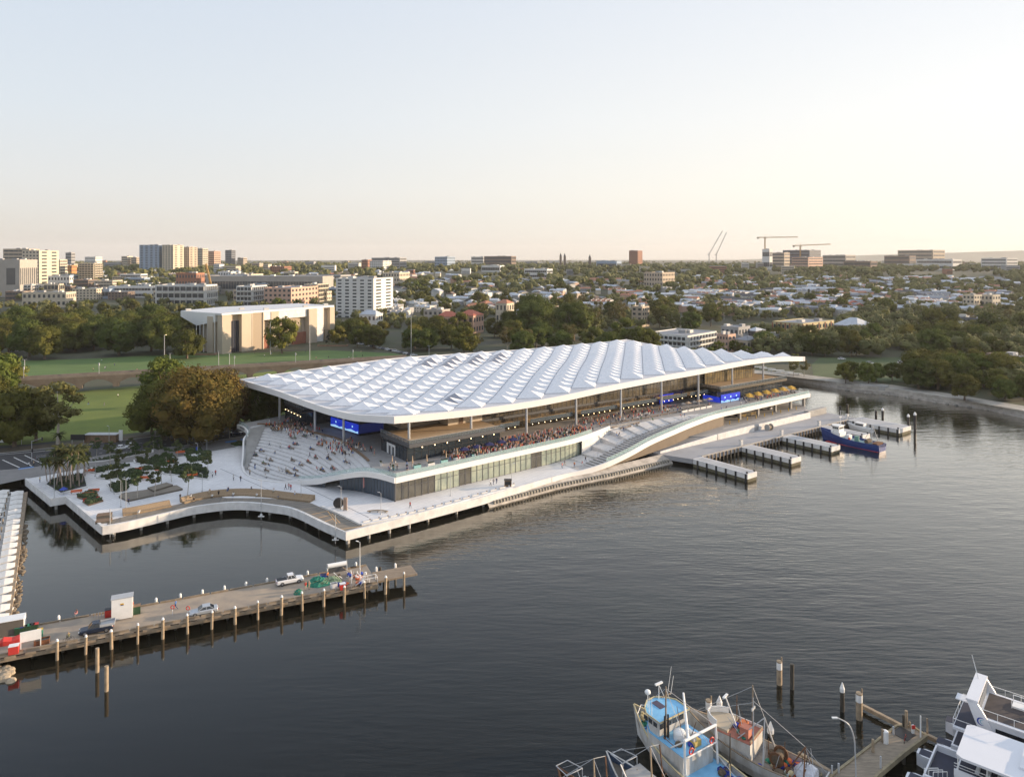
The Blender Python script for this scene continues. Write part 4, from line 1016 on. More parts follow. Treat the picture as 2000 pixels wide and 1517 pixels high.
CL = {"white": (.72, .72, .70), "black": (.02, .02, .022), "red": (.5, .04, .03), "navy": (.02, .035, .12), "pink": (.62, .26, .24), "grey": (.2, .2, .21), "blue": (.08, .2, .5), "olive": (.12, .12, .06), "orange": (.6, .2, .05), "beige": (.48, .38, .27), "green": (.06, .22, .1), "yellow": (.6, .45, .08)}
CM = {k: mat(k + "_cloth", v, .85) for k, v in CL.items()}
HAIR = [mat("black_hair", (.015, .012, .01), .6), mat("brown_hair", (.09, .05, .025), .6), mat("fair_hair", (.35, .24, .12), .6)]
BASE = {k: pose(k) for k in ('stand', 'walk', 'reach', 'sit')}
PM = {}
def pmesh(kind, top, bot, r):
    key = (kind, top, bot)
    if key not in PM:
        m = BASE[kind].copy(); m.materials.clear()
        sk = SKIN[r.choice((0, 0, 1, 1, 2))]; hr = HAIR[r.choice((0, 0, 1, 2))]
        for x in (sk, CM[top], CM[bot], hr, M_black): m.materials.append(x)
        m.polygons.foreach_set("material_index", [p.material_index for p in BASE[kind].polygons]); PM[key] = m
    return PM[key]
TOPS = ["white", "black", "grey", "navy", "pink", "grey", "blue", "white", "black", "beige", "green", "black", "red", "white", "navy", "olive"]; BOTS = ["black", "navy", "grey", "beige", "blue", "black", "olive"]
VERB = dict(stand="standing", walk="walking", reach="standing with one arm raised", sit="sitting")
def person(p, kind, where, r, top=None, bot=None, yaw=None, grp=None, sc=None, label=None):
    top = top or r.choice(TOPS); bot = bot or r.choice(BOTS)
    o = put("person", pmesh(kind, top, bot, r), None, p, r.uniform(0, 6.28) if yaw is None else yaw, sc or r.uniform(.94, 1.05))
    lab = label or "person in a %s top and %s %s, %s %s" % (top, bot, "shorts" if bot in ("beige", "olive") else "trousers", VERB[kind], where)
    tag(o, " ".join(lab.split()[:16]), "person", grp or ("people " + where))
    if not label: REG.append((WSH.get(where, where), o, "%s person %s" % (top, VERB[kind].replace(" with one arm raised", ""))))
    return o
WSH = {}
PC = [0]
def people(n, fn, kinds, where, r, extra=()):
    for k in range(n):
        p = fn(r)
        if isinstance(p, tuple): p, wh_ = p
        else: wh_ = where
        kd = r.choice(kinds); person(p, kd, where, r, grp="people " + where); PC[0] += 1
rp_ = random.Random(21)
# ------------------------------------------------------------------ terrace furniture and people
def bench(p, yaw, ln, lab, grp, m=M_wood, back=False, seatm=None):
    e = empty("bench", p, lab, "bench", grp, yaw)
    MB().box((0, 0, .42), (ln, .55, .1)).build("seat", seatm or m, e)
    for s in (-1, 1): MB().box((s * (ln / 2 - .3), 0, .185), (.2, .45, .37)).build("leg", M_conc, e)
    if back: MB().box((0, .25, .72), (ln, .08, .4)).build("backrest", seatm or m, e)
    return e
rb_ = random.Random(4)
rown = ["lowest", "second", "third", "fourth", "fifth", "sixth", "seventh", "eighth", "ninth", "topmost"]
def tp(k, f):
    k = min(30, max(0, k)); i = int(k); a = lo_[i].lerp(up_[i], f); b = lo_[min(30, i + 1)].lerp(up_[min(30, i + 1)], f); p = a.lerp(b, k - i)
    z = 3.15 + (ZD - 3.15) * min(ns - 1, math.floor(f * ns)) / ns; t = (b - a); return Vector((p.x, p.y, z)), math.atan2(t.y, t.x)
tn = 0
for j in range(1, 10):
    f = (j + .5) / ns * 1.42
    if f > .97: break
    for k in range(5):
        kk = 6 + k * 5.2 + rb_.uniform(-1.2, 1.2)
        if rb_.random() < .28 or f < .14: continue
        p, y = tp(kk, f); side = ("left end", "left part", "middle", "right part", "right end")[k]
        bench(p, y, rb_.choice((2.2, 2.6, 3.4)), "timber bench on the %s tier of the left terrace, %s" % (rown[j], side), "timber benches on the left terrace", M_wood); tn += 1
        for q in range(rb_.choice((1, 2, 2, 3))):
            pp, _ = tp(kk + (q - 1) * .42, f); person(pp + Vector((0, 0, .02)), 'sit', "on the left terrace", rb_, yaw=y + math.pi + rb_.choice((0, 0, math.pi)), grp="people on the left terrace")
# long seat along the top of the terrace
mb = MB(); P = [p + Vector((.3, .6, 0)) for p in AU[4:-3]]; mb.strip([Vector((p.x, p.y, ZD)) for p in P], .6, 0, .45); H(mb.build("timber_seat", M_wood))
def f1(r):
    f = r.random() ** .8; p, _ = tp(r.uniform(4, 29), f); return p, "on the %s tier of the left terrace" % rown[min(9, int(f * 10))]
people(18, f1, ('stand', 'sit', 'walk', 'sit'), "on the left terrace", rp_)
def f2(r): return L(r.uniform(-22, -8), r.uniform(-70, -40), ZD)
people(20, f2, ('stand', 'stand', 'walk', 'reach'), "outside the dark shop at the deck's left corner", rp_)
def f3(r): return L(r.uniform(-16, -4.5), r.uniform(-32, -8), ZD)
people(20, f3, ('stand', 'walk'), "in the passage left of the warm lit cafe", rp_)
def f4(r): return L(r.uniform(-12, -3.5), r.uniform(2, 12), ZD)
people(12, f4, ('stand', 'walk', 'reach'), "near the deck corner above the blue glass", rp_)
def f5(r): t = r.uniform(8, 66); return L(t, r.uniform(1.5, min(9.5, r_in(t) - 1.5)), ZD)
people(56, f5, ('sit', 'sit', 'stand', 'reach'), "at the packed dining terrace", rp_)
def f6(r): t = r.uniform(66, 118); return L(t, r.uniform(-.5, 5.0), ZD)
people(20, f6, ('sit', 'sit', 'stand'), "along the upper edge of the right stair", rp_)
def f7(r): t = r.uniform(124, 186); return L(t, r.uniform(4, 12), ZD)
people(18, f7, ('stand', 'walk', 'sit'), "on the deck near the yellow umbrellas", rp_)
def f8(r): t = r.uniform(52, 112); s = r.uniform(r_in(t) + 1, r_in(t) + (r_out(t) - r_in(t)) * .5); return L(t, s, zr2(t - 2, (s - r_in(t)) / (r_out(t) - r_in(t)) / .52) + .1)
people(9, f8, ('sit', 'stand', 'walk'), "on the right stair terrace", rp_)
# plaza people placed one by one
for (u, v, kd, tp_, bt, lab) in ((427, 969, 'walk', 'black', 'black', "person in black walking past the curved bench below the lawn trees"), (415, 932, 'walk', 'white', 'black', "person in white walking left of the terrace, beside a lamp post"), (421, 928, 'stand', 'red', 'black', "person in red standing at the plaza garden edge"),
        (456, 938, 'stand', 'white', 'grey', "person in white alone on the white plaza left of the stair"), (470, 940, 'walk', 'black', 'navy', "person in black walking on the white plaza near the stair foot"), (488, 928, 'stand', 'beige', 'black', "person at the foot of the grey stair flight"),
        (558, 956, 'walk', 'black', 'black', "person in black, left of three walking on the lower plaza"), (564, 955, 'walk', 'pink', 'grey', "person in pink, middle of three walking on the lower plaza"), (568, 957, 'walk', 'red', 'navy', "person in red, right of three walking on the lower plaza"),
        (801, 992, 'walk', 'red', 'black', "person in a red top walking alone along the promenade below the glass front"), (78, 942, 'stand', 'yellow', 'navy', "person in a yellow vest near the plaza's left corner"), (293, 942, 'walk', 'navy', 'grey', "person walking between the plaza hedges"), (286, 928, 'walk', 'white', 'pink', "person in white in the middle of the plaza garden"), (292, 932, 'stand', 'white', 'navy', "person in white and navy standing by the plaza seats"), (352, 976, 'walk', 'black', 'grey', "person in black at the near end of the timber benches"), (251, 984, 'walk', 'navy', 'black', "person in navy beside the plaza tree planter"), (170, 925, 'stand', 'white', 'beige', "person in white beside the palms"), (366, 903, 'walk', 'black', 'black', "person in black under the plaza trees"), (56, 912, 'walk', 'white', 'black', "person in white crossing at the left road junction"), (66, 910, 'stand', 'beige', 'black', "person in beige waiting at the left road junction"),
        (958, 948, 'walk', 'white', 'black', "person in white, left of three on the promenade"), (964, 946, 'walk', 'grey', 'navy', "person in grey, middle of three on the promenade"), (970, 944, 'walk', 'navy', 'navy', "person in navy, right of three on the promenade"),
        (1098, 914, 'walk', 'pink', 'black', "person in pink at the foot of the right stair"), (1103, 909, 'walk', 'navy', 'beige', "person in navy behind a companion at the right stair foot"), (1122, 912, 'stand', 'orange', 'navy', "person in an orange top near the right stair foot"), (1137, 910, 'walk', 'red', 'white', "person in red climbing onto the right stair")):
    person(G(u, v, 3.03), kd, "", rp_, tp_, bt, None, "people walking on the promenade", 1.0, lab)
# curved timber loungers along the promenade
def lounger(pts, lab, w0=2.4):
    P = spline([G(u, v, 3.0) for u, v in pts], 5); e = empty("timber_lounger", P[0], lab, "bench", "long timber loungers on the boardwalk")
    mb = MB(); rr = []
    for i, p in enumerate(P):
        a, b = P[max(0, i - 1)], P[min(len(P) - 1, i + 1)]; d = (b - a).normalized(); q = Vector((-d.y, d.x, 0))
        rr.append([p - q * .1, p + Vector((0, 0, .45)) - q * .1, p + q * .9 + Vector((0, 0, .5)), p + q * (w0 * .75) + Vector((0, 0, 1.35)), p + q * w0 + Vector((0, 0, 1.3)), p + q * w0])
    mb.loft(rr); me = fixn(mb.mesh("slatted_seat", mat("golden_timber", (.30, .215, .13), .75, .4, 3.5, stretch=(3, 3, .2)))); Wc(put("slatted_seat", me), e)
    return P, e
P, e = lounger([(240, 1008), (270, 1003), (300, 997), (335, 990)], "short straight timber lounger at the plaza's front edge")
P2, e2 = lounger([(360, 984), (395, 975), (430, 970), (475, 968), (520, 971), (560, 976), (606, 981)], "long curved timber lounger along the bay of the promenade")
for k in range(11):
    p = P2[int(1 + k * (len(P2) - 3) / 11)]; q = Vector((0, -.2, 0)) if k % 2 else Vector((.3, 1.9, .85))
    person(p + q + Vector((0, 0, .0 if k % 2 else .0)), 'sit', "on the long curved timber lounger, %s" % ("left third" if k < 5 else "middle third" if k < 10 else "right third"), rp_, yaw=math.pi + rp_.uniform(-.3, .3), grp="people on the timber loungers")
for (u, v, lab) in ((272, 1001, "person in white on the short timber lounger"),): person(G(u, v + 2, 3.0), 'sit', "", rp_, "white", "white", math.pi, None, 1, lab)
for (u, v, w_, z) in ((203, 1019, 3.4, .45), (204, 1011, 3.2, .9)):
    p = G(u, v, 3.0); e = empty("timber_step", p, "timber seating step at the plaza's near corner, %s" % ("lower one" if z < .5 else "upper one"), "bench", "stacked timber steps"); y = .35
    MB().box((0, 0, z / 2), (w_, 2.2, z)).build("block", M_dconc, e); MB().box((0, 0, z + .03), (w_ + .1, 2.3, .06)).build("top", M_wood, e); e.rotation_euler = (0, 0, y)
# kerb blocks along the long promenade
for k in range(17):
    f = k / 17; u = 716 + f * 300; v = interp([(706, 1022), (816, 1000), (900, 977), (960, 960), (1020, 943)], u)
    e = empty("kerb_block", G(u, v, 3.0), "low white seat block on the outer promenade kerb, %s" % ["left", "middle", "right"][k // 6], "bench", "white seat blocks on the promenade kerb", YA + .02)
    MB().box((0, 0, .25), (2.0, .5, .5)).build("block", M_white, e); MB().box((.95, 0, .52), (.25, .3, .3)).build("light_box", M_wood, e)
for (u, v, c_) in ((992, 949, "black"),): 
    e = empty("kiosk", G(u, v, 3), "brown boxy kiosk bin on the outer promenade", "kiosk"); MB().box((0, 0, .9), (2.0, 1.4, 1.8)).build("body", M_wood, e); MB().box((0, 0, 1.85), (2.2, 1.6, .1)).build("lid", M_black, e); MB().box((0, -.72, 1.0), (1.6, .06, 1.0)).build("hatch", M_black, e)
e = empty("sculpture", G(661, 992, 3), "round dark metal disc sculpture beside a lamp on the promenade", "sculpture"); MB().tube((0, -.35, 1.35), (0, .35, 1.35), 1.3, 1.3, 20).build("disc", M_black, e); MB().box((0, 0, .1), (1.4, 1, .2)).build("plinth", M_conc, e)
e = empty("information_pillar", G(674.5, 996, 3), "tall beige stone information pillar on the promenade", "pillar"); MB().box((0, 0, 1.6), (.9, .7, 3.2)).build("shaft", M_sand, e); MB().box((0, 0, .1), (1.1, .9, .2)).build("base", M_conc, e)
e = empty("feather_flag", G(709, 962, 3), "pink feather flag in front of the blue glass", "flag"); MB().tube((0, 0, 0), (0, 0, 4.2), .04, .03, 6).build("pole", M_steel, e)
MB().add([(0, 0, 1.2), (.75, .1, 1.9), (.85, .15, 3.0), (.45, .1, 4.0), (0, 0, 4.2)], [(0, 1, 2, 3, 4)]).add([(0, .03, 1.2), (.75, .13, 1.9), (.85, .18, 3.0), (.45, .13, 4.0), (0, .03, 4.2)], [(4, 3, 2, 1, 0)]).build("cloth", mat("pink_cloth", (.75, .25, .2), .8), e)
e = empty("curved_bench", G(738, 1000, 3), "curved grey bench under the promenade lamp", "bench"); P = spline([(-2.6, -.4, 0), (-1, .2, 0), (1, .2, 0), (2.6, -.6, 0)], 5); MB().strip(P, .6, .35, .48).build("seat", M_oldw, e)
for x in (-2, 0, 2): MB().box((x, 0, .17), (.3, .4, .34)).build("leg", M_conc, e)
# lamp posts on plaza and promenade
for (u, vb, vt, lab) in ((213, 872, 832, "tall grey street lamp by the road, left of the big fig"), (392, 865, 811, "tall grey street lamp by the road in front of the big fig"), (106, 973, 932, "lamp post at the plaza's left corner rail"), (186, 930, 896, "lamp post right of the palms"), (236, 990, 938, "left of two close lamp posts among the plaza trees"), (246, 992, 936, "right of two close lamp posts among the plaza trees"), (212, 925, 905, "short lamp post in the plaza garden"), (236, 930, 910, "second short lamp post in the plaza garden"), (341, 923, 893, "lamp post at the middle of the plaza garden"), (332, 928, 912, "short double lamp left of the taller one in the garden"), (386, 908, 866, "lamp post with a blue banner in the plaza"), (395, 960, 925, "lamp post at the right end of the plaza garden"), (404, 885, 860, "slim lamp post behind the plaza hedges"), (510, 988, 938, "lamp post standing at the curved boardwalk"), (588, 975, 938, "lamp post in front of the terrace ribbon"), (666, 995, 950, "lamp post beside the dark disc sculpture"), (744, 1004, 962, "lamp post in front of the market's glass corner"), (880, 968, 925, "lamp post in front of the long glass facade"), (999, 948, 905, "lamp post near the brown kiosk"), (507, 838, 803, "lamp post behind the left terrace corner")):
    p, h = hp(u, vb, vt); lamp(p, h, lab, yaw=(2.6 if u < 900 else .4), arm=.8 if h < 7.5 else 1.6, dbl=(u == 332))
    if u == 386: MB().box((.45, 0, h * .72), (.8, .05, 1.6)).build("banner", M_blue, kids(bpy.data.objects[-1] if 0 else SC.objects[0])[0] if 0 else [o for o in COL.objects if o.get("label") == lab][0])
for (u, v, d) in ((510, 1012, 0), (215, 1046, 0), (655, 1058, 0)):
    p = G(u, v, .3); e = empty("marker_pole", p, "white marker pole with a cross shaped float plate off the promenade, %s" % {510: "middle", 215: "left", 655: "right"}[u], "marker", "white marker poles in the water"); h = 6.5
    MB().tube((0, 0, -2), (0, 0, h), .09, .09, 8).build("pole", M_steel, e); MB().box((0, 0, .5), (1.6, .3, .18)).box((0, 0, .75), (.5, .5, .6)).build("plate", M_wpaint, e)
# benches on right stair
for k, (u, v, ln) in enumerate(((1165, 848, 4.2), (1222, 843, 6.5), (1243, 834, 3.8), (1213, 833, 4.5), (1178, 857, 3), (1167, 861, 5), (1155, 873, 6.5), (1133, 886, 4.6), (1202, 846, 3.4))):
    p = G(u, v, 7.5); t, s = toL(p)
    z = interp(ZR, t); p = G(u, v, z); t, s = toL(p); z = zr2(t - 2, min(1, max(0, (s - r_in(t)) / (r_out(t) - r_in(t)) / .52))); bench(L(t, s, z + .1), YA + .15, ln, "long timber bench on the right stair terrace, %s" % ["left rear", "longest in the middle", "right rear", "topmost", "small left", "third row", "near middle", "lowest near the glass", "middle rear"][k], "timber benches on the right stair")
# rows of seats along the stair top
for k in range(9):
    p = L(74 + k * 5, min(4.4, r_in(74 + k * 5) - 1.6), ZD); bench(p, YA, 4.2, "seat on the deck edge above the right stair, %s" % ["leftmost", "second", "third", "fourth", "middle", "sixth", "seventh", "eighth", "rightmost"][k], "seats above the right stair")
# dining tables with sunshades
def table(p, lab, grp, yaw):
    e = empty("dining_table", p, lab, "table", grp, yaw); MB().box((0, 0, .74), (1.6, .9, .06)).build("tabletop", M_wood, e)
    for s in (-1, 1): MB().box((s * .6, 0, .37), (.1, .6, .7)).build("leg", M_black, e)
    for s in (-1, 1): MB().box((0, s * .75, .43), (1.6, .35, .06)).box((-.6, s * .75, .2), (.08, .3, .4)).box((.6, s * .75, .2), (.08, .3, .4)).build("bench_seat", M_wood, e)
    return e
k = 0
rowl = ["back row", "second row", "front row"]
for i in range(15):
    for j in range(3):
        t = 10 + i * 3.7; s = 2.2 + j * 2.7
        if s > r_in(t) - 1.6: continue
        table(L(t, s, ZD), "timber dining table in the %s of the packed terrace, %s" % (rowl[j], "left part" if i < 5 else "middle part" if i < 10 else "right part"), "dining tables on the packed terrace", YA + .1 * (i % 3))
def umb(p, m, lab, grp, R_=1.6, open_=True, h=2.7):
    e = empty("umbrella", p, lab, "umbrella", grp, .3); MB().tube((0, 0, 0), (0, 0, h), .04, .04, 6).build("pole", M_steel, e)
    if open_:
        mb = MB(); n = 4; vs = [(0, 0, h)] + [(R_ * math.cos(math.pi / 4 + i * math.pi / 2), R_ * math.sin(math.pi / 4 + i * math.pi / 2), h - .75) for i in range(4)]
        mb.add(vs + [(x * .98, y * .98, z - .06) for x, y, z in vs], [(0, 1, 2), (0, 2, 3), (0, 3, 4), (0, 4, 1), (5, 7, 6), (5, 8, 7), (5, 9, 8), (5, 6, 9)]); mb.build("canopy", m, e)
    else: MB().tube((0, 0, 1.0), (0, 0, h), .22, .05, 8).build("folded_canopy", m, e)
    MB().box((0, 0, .05), (.6, .6, .1)).build("base", M_conc, e); return e
M_nvc = mat("navy_canvas", (.02, .022, .09), .9); M_yc = mat("yellow_canvas", (.62, .36, .06), .9); M_bg = mat("beige_canvas", (.5, .36, .24), .9); M_tq = mat("turquoise_planter", (.25, .48, .48), .6)
for k in range(5): umb(L(14 + k * 4.6, 7.2 - .15 * k, ZD), M_nvc, "navy umbrella over the packed tables, %s" % ["leftmost", "second from left", "middle", "fourth from left", "rightmost"][k], "navy umbrellas", 1.9)
for k in range(12): umb(L(152 + k * 3.0, 5.2 if k % 2 else 7.6, ZD), M_yc, "yellow umbrella on the far right deck, %s row, %s" % ("back" if k % 2 else "front", ["leftmost", "second", "third", "fourth", "fifth", "rightmost"][k // 2]), "yellow umbrellas", 2.0)
for k in range(6): umb(L(118 + k * 3.2, 1.5, ZD), M_bg if k % 2 else mat("grey_canvas", (.2, .2, .2), .9), "%s umbrella at the white planters left of the blue hoarding, %s" % ("beige" if k % 2 else "grey", ["first", "second", "third", "fourth", "fifth", "sixth"][k]), "umbrellas by the white planters", 1.5)
for k, (t, s) in enumerate(((-3.5, 7.5), (.5, 8.5), (7, 8.3), (11, 8), (-8, 4), (18, 9))): umb(L(t, s, ZD), M_bg, "folded beige umbrella near the deck corner, %s" % ["third from left", "fourth from left", "fifth from left", "sixth from left", "leftmost", "rightmost beside navy umbrellas"][k], "folded umbrellas at the deck corner", 1, False, 3.0)
def planter(p, yaw, lab, grp, m, ln=2.2):
    e = empty("planter", p, lab, "planter", grp, yaw); MB().box((0, 0, .4), (ln, .6, .8)).build("trough", m, e)
    r = random.Random(int(p.x * 10)); mb = MB()
    for i in range(60):
        c = (r.uniform(-ln / 2, ln / 2), r.uniform(-.25, .25), .8 + r.uniform(0, .35)); a = r.uniform(0, 3); d = Vector((math.cos(a), math.sin(a), r.uniform(-.5, .5))) * .14; q = Vector((-d.y, d.x, .1)); c = Vector(c); mb.add([c - d, c + q, c + d, c - q], [(0, 1, 2, 3)])
    mb.build("foliage", M_hedge, e); return e
for k, (t, s) in enumerate(((-9, 6.5), (-6, 9), (-3.2, 9.6), (1, 10), (5.5, 9.6), (10, 9.4), (16, 9.6), (-10, 1))): planter(L(t, s, ZD), YA + (1.2 if k in (0, 1, 7) else 0), "%s planter trough on the deck corner, %s" % ("turquoise" if k % 2 == 0 else "pale", ["rear left", "left of the folded umbrellas", "left of the corner column", "right of the corner column", "front of the glass cafe", "below the cafe doors", "beside the navy umbrellas", "nearest the passage"][k]), "planters on the deck corner", M_tq if k % 2 == 0 else M_white)
for k in range(5): planter(L(114 + k * 3.6, 5.5, ZD), YA, "long white planter on the right deck, %s" % ["leftmost", "second", "middle", "fourth", "rightmost"][k], "white planters on the right deck", M_white, 3)
for k in range(14):
    t = -20 + (k % 7) * 1.9; s = -66 + (k // 7) * 5 + (k % 3); table(L(t, s, ZD), "small table outside the dark shop at the left, %s row, place %s" % (("front", "back")[k // 7], ["one", "two", "three", "four", "five", "six", "seven"][k % 7]), "tables outside the dark shop", YA)
# the rest of the crowd: beyond counting
mb = MB(); r = random.Random(77); mats_ = [CM[c] for c in ("white", "black", "red", "navy", "pink", "grey", "beige", "orange")] + [SKIN[0], HAIR[0]]
def dot(p, k):
    mb.tube(p + Vector((0, 0, .45)), p + Vector((0, 0, 1.15)), .2, .16, 5, k); mb.tube(p + Vector((0, 0, .35)), p + Vector((.1, -.35, .5)), .14, .11, 4, 1); mb.ball(p + Vector((0, 0, 1.33)), .12, 5, 4, 8); mb.ball(p + Vector((0, .03, 1.38)), .12, 5, 4, 9)
for k in range(640):
    t = r.uniform(9, 66); p = L(t, r.uniform(-1, r_in(t) - 1.2), ZD)
    if k > 500: t = r.uniform(68, 118); p = L(t, r.uniform(-7, 3), ZD)
    dot(p, r.randrange(8))
for k in range(90): dot(L(r.uniform(-20, -8), r.uniform(-70, -42), ZD), r.randrange(8))
for k in range(60): dot(L(r.uniform(150, 184), r.uniform(3, 9), ZD), r.randrange(8))
for k in range(70): dot(L(r.uniform(-16, -5), r.uniform(-30, -14), ZD), r.randrange(8))
o = mb.build("crowd", mats_); tag(o, "dense crowd of seated diners filling the market's front deck", "crowd", None, "stuff")
# ------------------------------------------------------------------ trees
LM = {k: mat("leaves_" + k, c, .9, .45, .22, tint=.28, col2=c2, trans=.22, spec=.15) for k, c, c2 in (
    ("fig", (.125, .138, .030), (.058, .068, .017)), ("gum", (.20, .19, .062), (.10, .10, .036)), ("round", (.155, .165, .034), (.072, .085, .019)),
    ("conifer", (.035, .055, .022), (.020, .032, .014)), ("young", (.120, .150, .065), (.070, .095, .040)), ("rusty", (.175, .115, .030), (.068, .068, .018)), ("palm", (.085, .095, .035), (.05, .06, .022)))}  # rusty: low evening sun on the figs put into the leaf colour
def crown(name, kind, Rr, z0, z1, ncl, nlf, lf, seed, m, core=.72, squash=1):
    r = random.Random(seed); mb = MB(); cz = (z0 + z1) / 2; hz = (z1 - z0) / 2
    cl = []
    for i in range(ncl):
        a = r.uniform(0, 6.283); q = r.uniform(-.75, 1) if kind != 'conifer' else r.uniform(-1, 1)
        rad = math.sqrt(max(0, 1 - q * q * .92)) * (r.uniform(.55, 1.0)) if kind != 'conifer' else (1 - q) / 2 * .95
        if kind == 'gum': rad *= r.uniform(.5, 1.15)
        x, y, z = math.cos(a) * rad * Rr * .82, math.sin(a) * rad * Rr * .82 * squash, cz + q * hz * .86
        cr = Rr * r.uniform(.24, .42) * (.55 if kind == 'conifer' else .7 if kind == 'gum' else 1)
        cl.append((x, y, z, cr))
    for x, y, z, cr in cl:
        if core:
            o = len(mb.v); mb.ball((x, y, z - cr * .15), cr * core, 6, 4, 0, .8)
            for i in range(o, len(mb.v)):
                v = mb.v[i]; k = 1 + r.uniform(-.2, .2); mb.v[i] = (x + (v[0] - x) * k, y + (v[1] - y) * k, z + (v[2] - z) * k)
        for j in range(nlf):
            d = Vector((r.gauss(0, 1), r.gauss(0, 1), r.gauss(.35, .9))).normalized(); c = Vector((x, y, z)) + Vector((d.x, d.y, d.z * .8)) * cr * r.uniform(.72, 1.12)
            u = (d.cross(Vector((r.uniform(-1, 1), r.uniform(-1, 1), r.uniform(-1, 1)))) + d * r.uniform(-.3, .5)).normalized(); w_ = d.cross(u).normalized() + d * r.uniform(-.5, .5); s = lf * r.uniform(.6, 1.3)
            mb.add([c - u * s, c + w_ * s * .6, c + u * s, c - w_ * s * .6], [(0, 1, 2, 3)])
    return mb.mesh(name, m), cl
def trunk(name, h, z0, Rr, m, seed, cl, r0=.5):
    r = random.Random(seed); mb = MB(); p = Vector((0, 0, -.4)); tp_ = Vector((r.uniform(-.3, .3), r.uniform(-.3, .3), z0 + (h - z0) * .25)); mb.tube(p, tp_, r0, r0 * .55, 7)
    for x, y, z, cr in sorted(cl, key=lambda c: r.random())[:7]: mb.tube(tp_ * .85, (x, y, z), r0 * .4, r0 * .1, 5)
    return mb.mesh(name, m)
KIND = {}
def defkind(k, mk, h, Rr, z0, ncl, nlf, lf, bark, seeds, core=.72, r0=.5, hi=None, shape=None):
    KIND[k] = dict(h=h, hi=[], lo=[], R=Rr)
    for s in range(seeds):
        for lod, (a, b, c) in (("hi", hi or (ncl, nlf * 3, lf * .66)), ("lo", (ncl, nlf, lf))):
            me, cl = crown("crown", shape or k, Rr, z0, h, a, b, c, s * 7 + hash_(k), LM[mk], core); KIND[k][lod].append((me, trunk("trunk", h, z0, Rr, bark, s, cl, r0)))
def hash_(k): return sum(ord(c) for c in k)
defkind("fig", "fig", 22, 13, 1.5, 34, 26, 1.15, M_bark, 3, r0=1.0, hi=(46, 150, .55))
defkind("rusty", "rusty", 24, 15, 1.5, 46, 60, .8, M_bark, 2, .58, r0=1.0, hi=(70, 260, .42))  # fig kind whose leaf colour carries the painted sunlight
defkind("gum", "gum", 20, 7.5, 5, 20, 26, .75, M_palebark, 3, .5, .4, hi=(26, 90, .42))
defkind("round", "round", 12, 6, 1.2, 18, 24, .8, M_bark, 3, r0=.35, hi=(26, 90, .42))
defkind("conifer", "conifer", 16, 4, 1.5, 26, 22, .6, M_bark, 2, .6, .35)
defkind("young", "young", 7.5, 2.0, 2.8, 10, 22, .3, M_palebark, 4, 0, .1, hi=(20, 60, .2), shape="gum")
# palms
def palm_mesh(seed):
    r = random.Random(seed); mb = MB()
    for i in range(22):
        a = i * 2.4 + r.uniform(-.2, .2); el = r.uniform(-.3, 1.1); ln = r.uniform(1.9, 2.7); p = Vector((0, 0, 6)); d = Vector((math.cos(a), math.sin(a), math.sin(el))); pts = [p + d * (ln * t) - Vector((0, 0, 1.5 * t * t)) for t in (0, .25, .5, .75, 1)]
        side = Vector((-math.sin(a), math.cos(a), 0))
        for k in range(4):
            for s in (-1, 1):
                w0, w1 = (.1, .38, .42, .3, .05)[k], (.1, .38, .42, .3, .05)[k + 1]; mb.add([pts[k], pts[k + 1], pts[k + 1] + side * s * w1 - Vector((0, 0, .12)), pts[k] + side * s * w0 - Vector((0, 0, .12))], [(0, 1, 2, 3)])
    return mb.mesh("crown", LM["palm"]), MB().tube((0, 0, 0), (.3, 0, 3), .2, .15, 7).tube((.3, 0, 3), (0, 0, 6), .15, .13, 7).ball((0, 0, 5.8), .35, 6, 4).mesh("trunk", mat("palm_trunk", (.34, .27, .22), .9, .3, 3))
KIND["palm"] = dict(h=6.3, R=2.4, hi=[palm_mesh(i) for i in range(3)], lo=[])
TN = [0]
NMS = dict(fig="fig_tree", rusty="fig_tree", gum="gum_tree", round="tree", conifer="conifer_tree", young="young_tree", palm="palm_tree")
LOOK = dict(fig="dark green fig tree", rusty="broad fig tree with sunlit orange put into its leaf colour", gum="airy olive green gum tree", round="round leafy green tree", conifer="narrow dark conifer", young="slim young tree", palm="slender palm")
def tree(kind, p, h, where, grp=None, lod="lo", sx=1.0, label=None):
    K = KIND[kind]; me, tr = RT.choice(K[lod]); s = h / K["h"]; e = empty(NMS[kind], p, None, "tree", grp, RT.uniform(0, 6.28))
    e["label"] = " ".join((label or (LOOK[kind] + " " + where)).split()[:16]); e.scale = (s * sx, s * sx, s)
    put("trunk", tr, e); put("crown", me, e); TN[0] += 1; return e
RT = random.Random(99)
ROWS = ["rear", "middle", "front"]
def mass(quad, n, kinds, hr, where, grp, lod="lo", z=None, spacing=.55, sx=1.0, sec=3):
    """quad of base pixels: (u0,v_top,u1,v_bottom); rejection spacing in metres"""
    u0, va, u1, vb = quad; done = []; tries = 0
    while len(done) < n and tries < n * 60:
        tries += 1; u = RT.uniform(u0, u1); v = RT.uniform(va, vb); p = GT(u, v) if z is None else G(u, v, z); kd = RT.choice(kinds); h = RT.uniform(*hr)
        Rr = KIND[kd]["R"] * h / KIND[kd]["h"]
        if any((p - q).length < (Rr + r2) * spacing for q, r2 in done): continue
        done.append((p, Rr)); f = (u - u0) / (u1 - u0); pos = ("left end", "left part", "centre", "right part", "right end")[min(4, int(f * 5))]; g_ = (v - va) / (vb - va + 1e-6)
        o = tree(kd, p, h, "", grp, lod, sx); REG.append((where, o, LOOK[kd]))
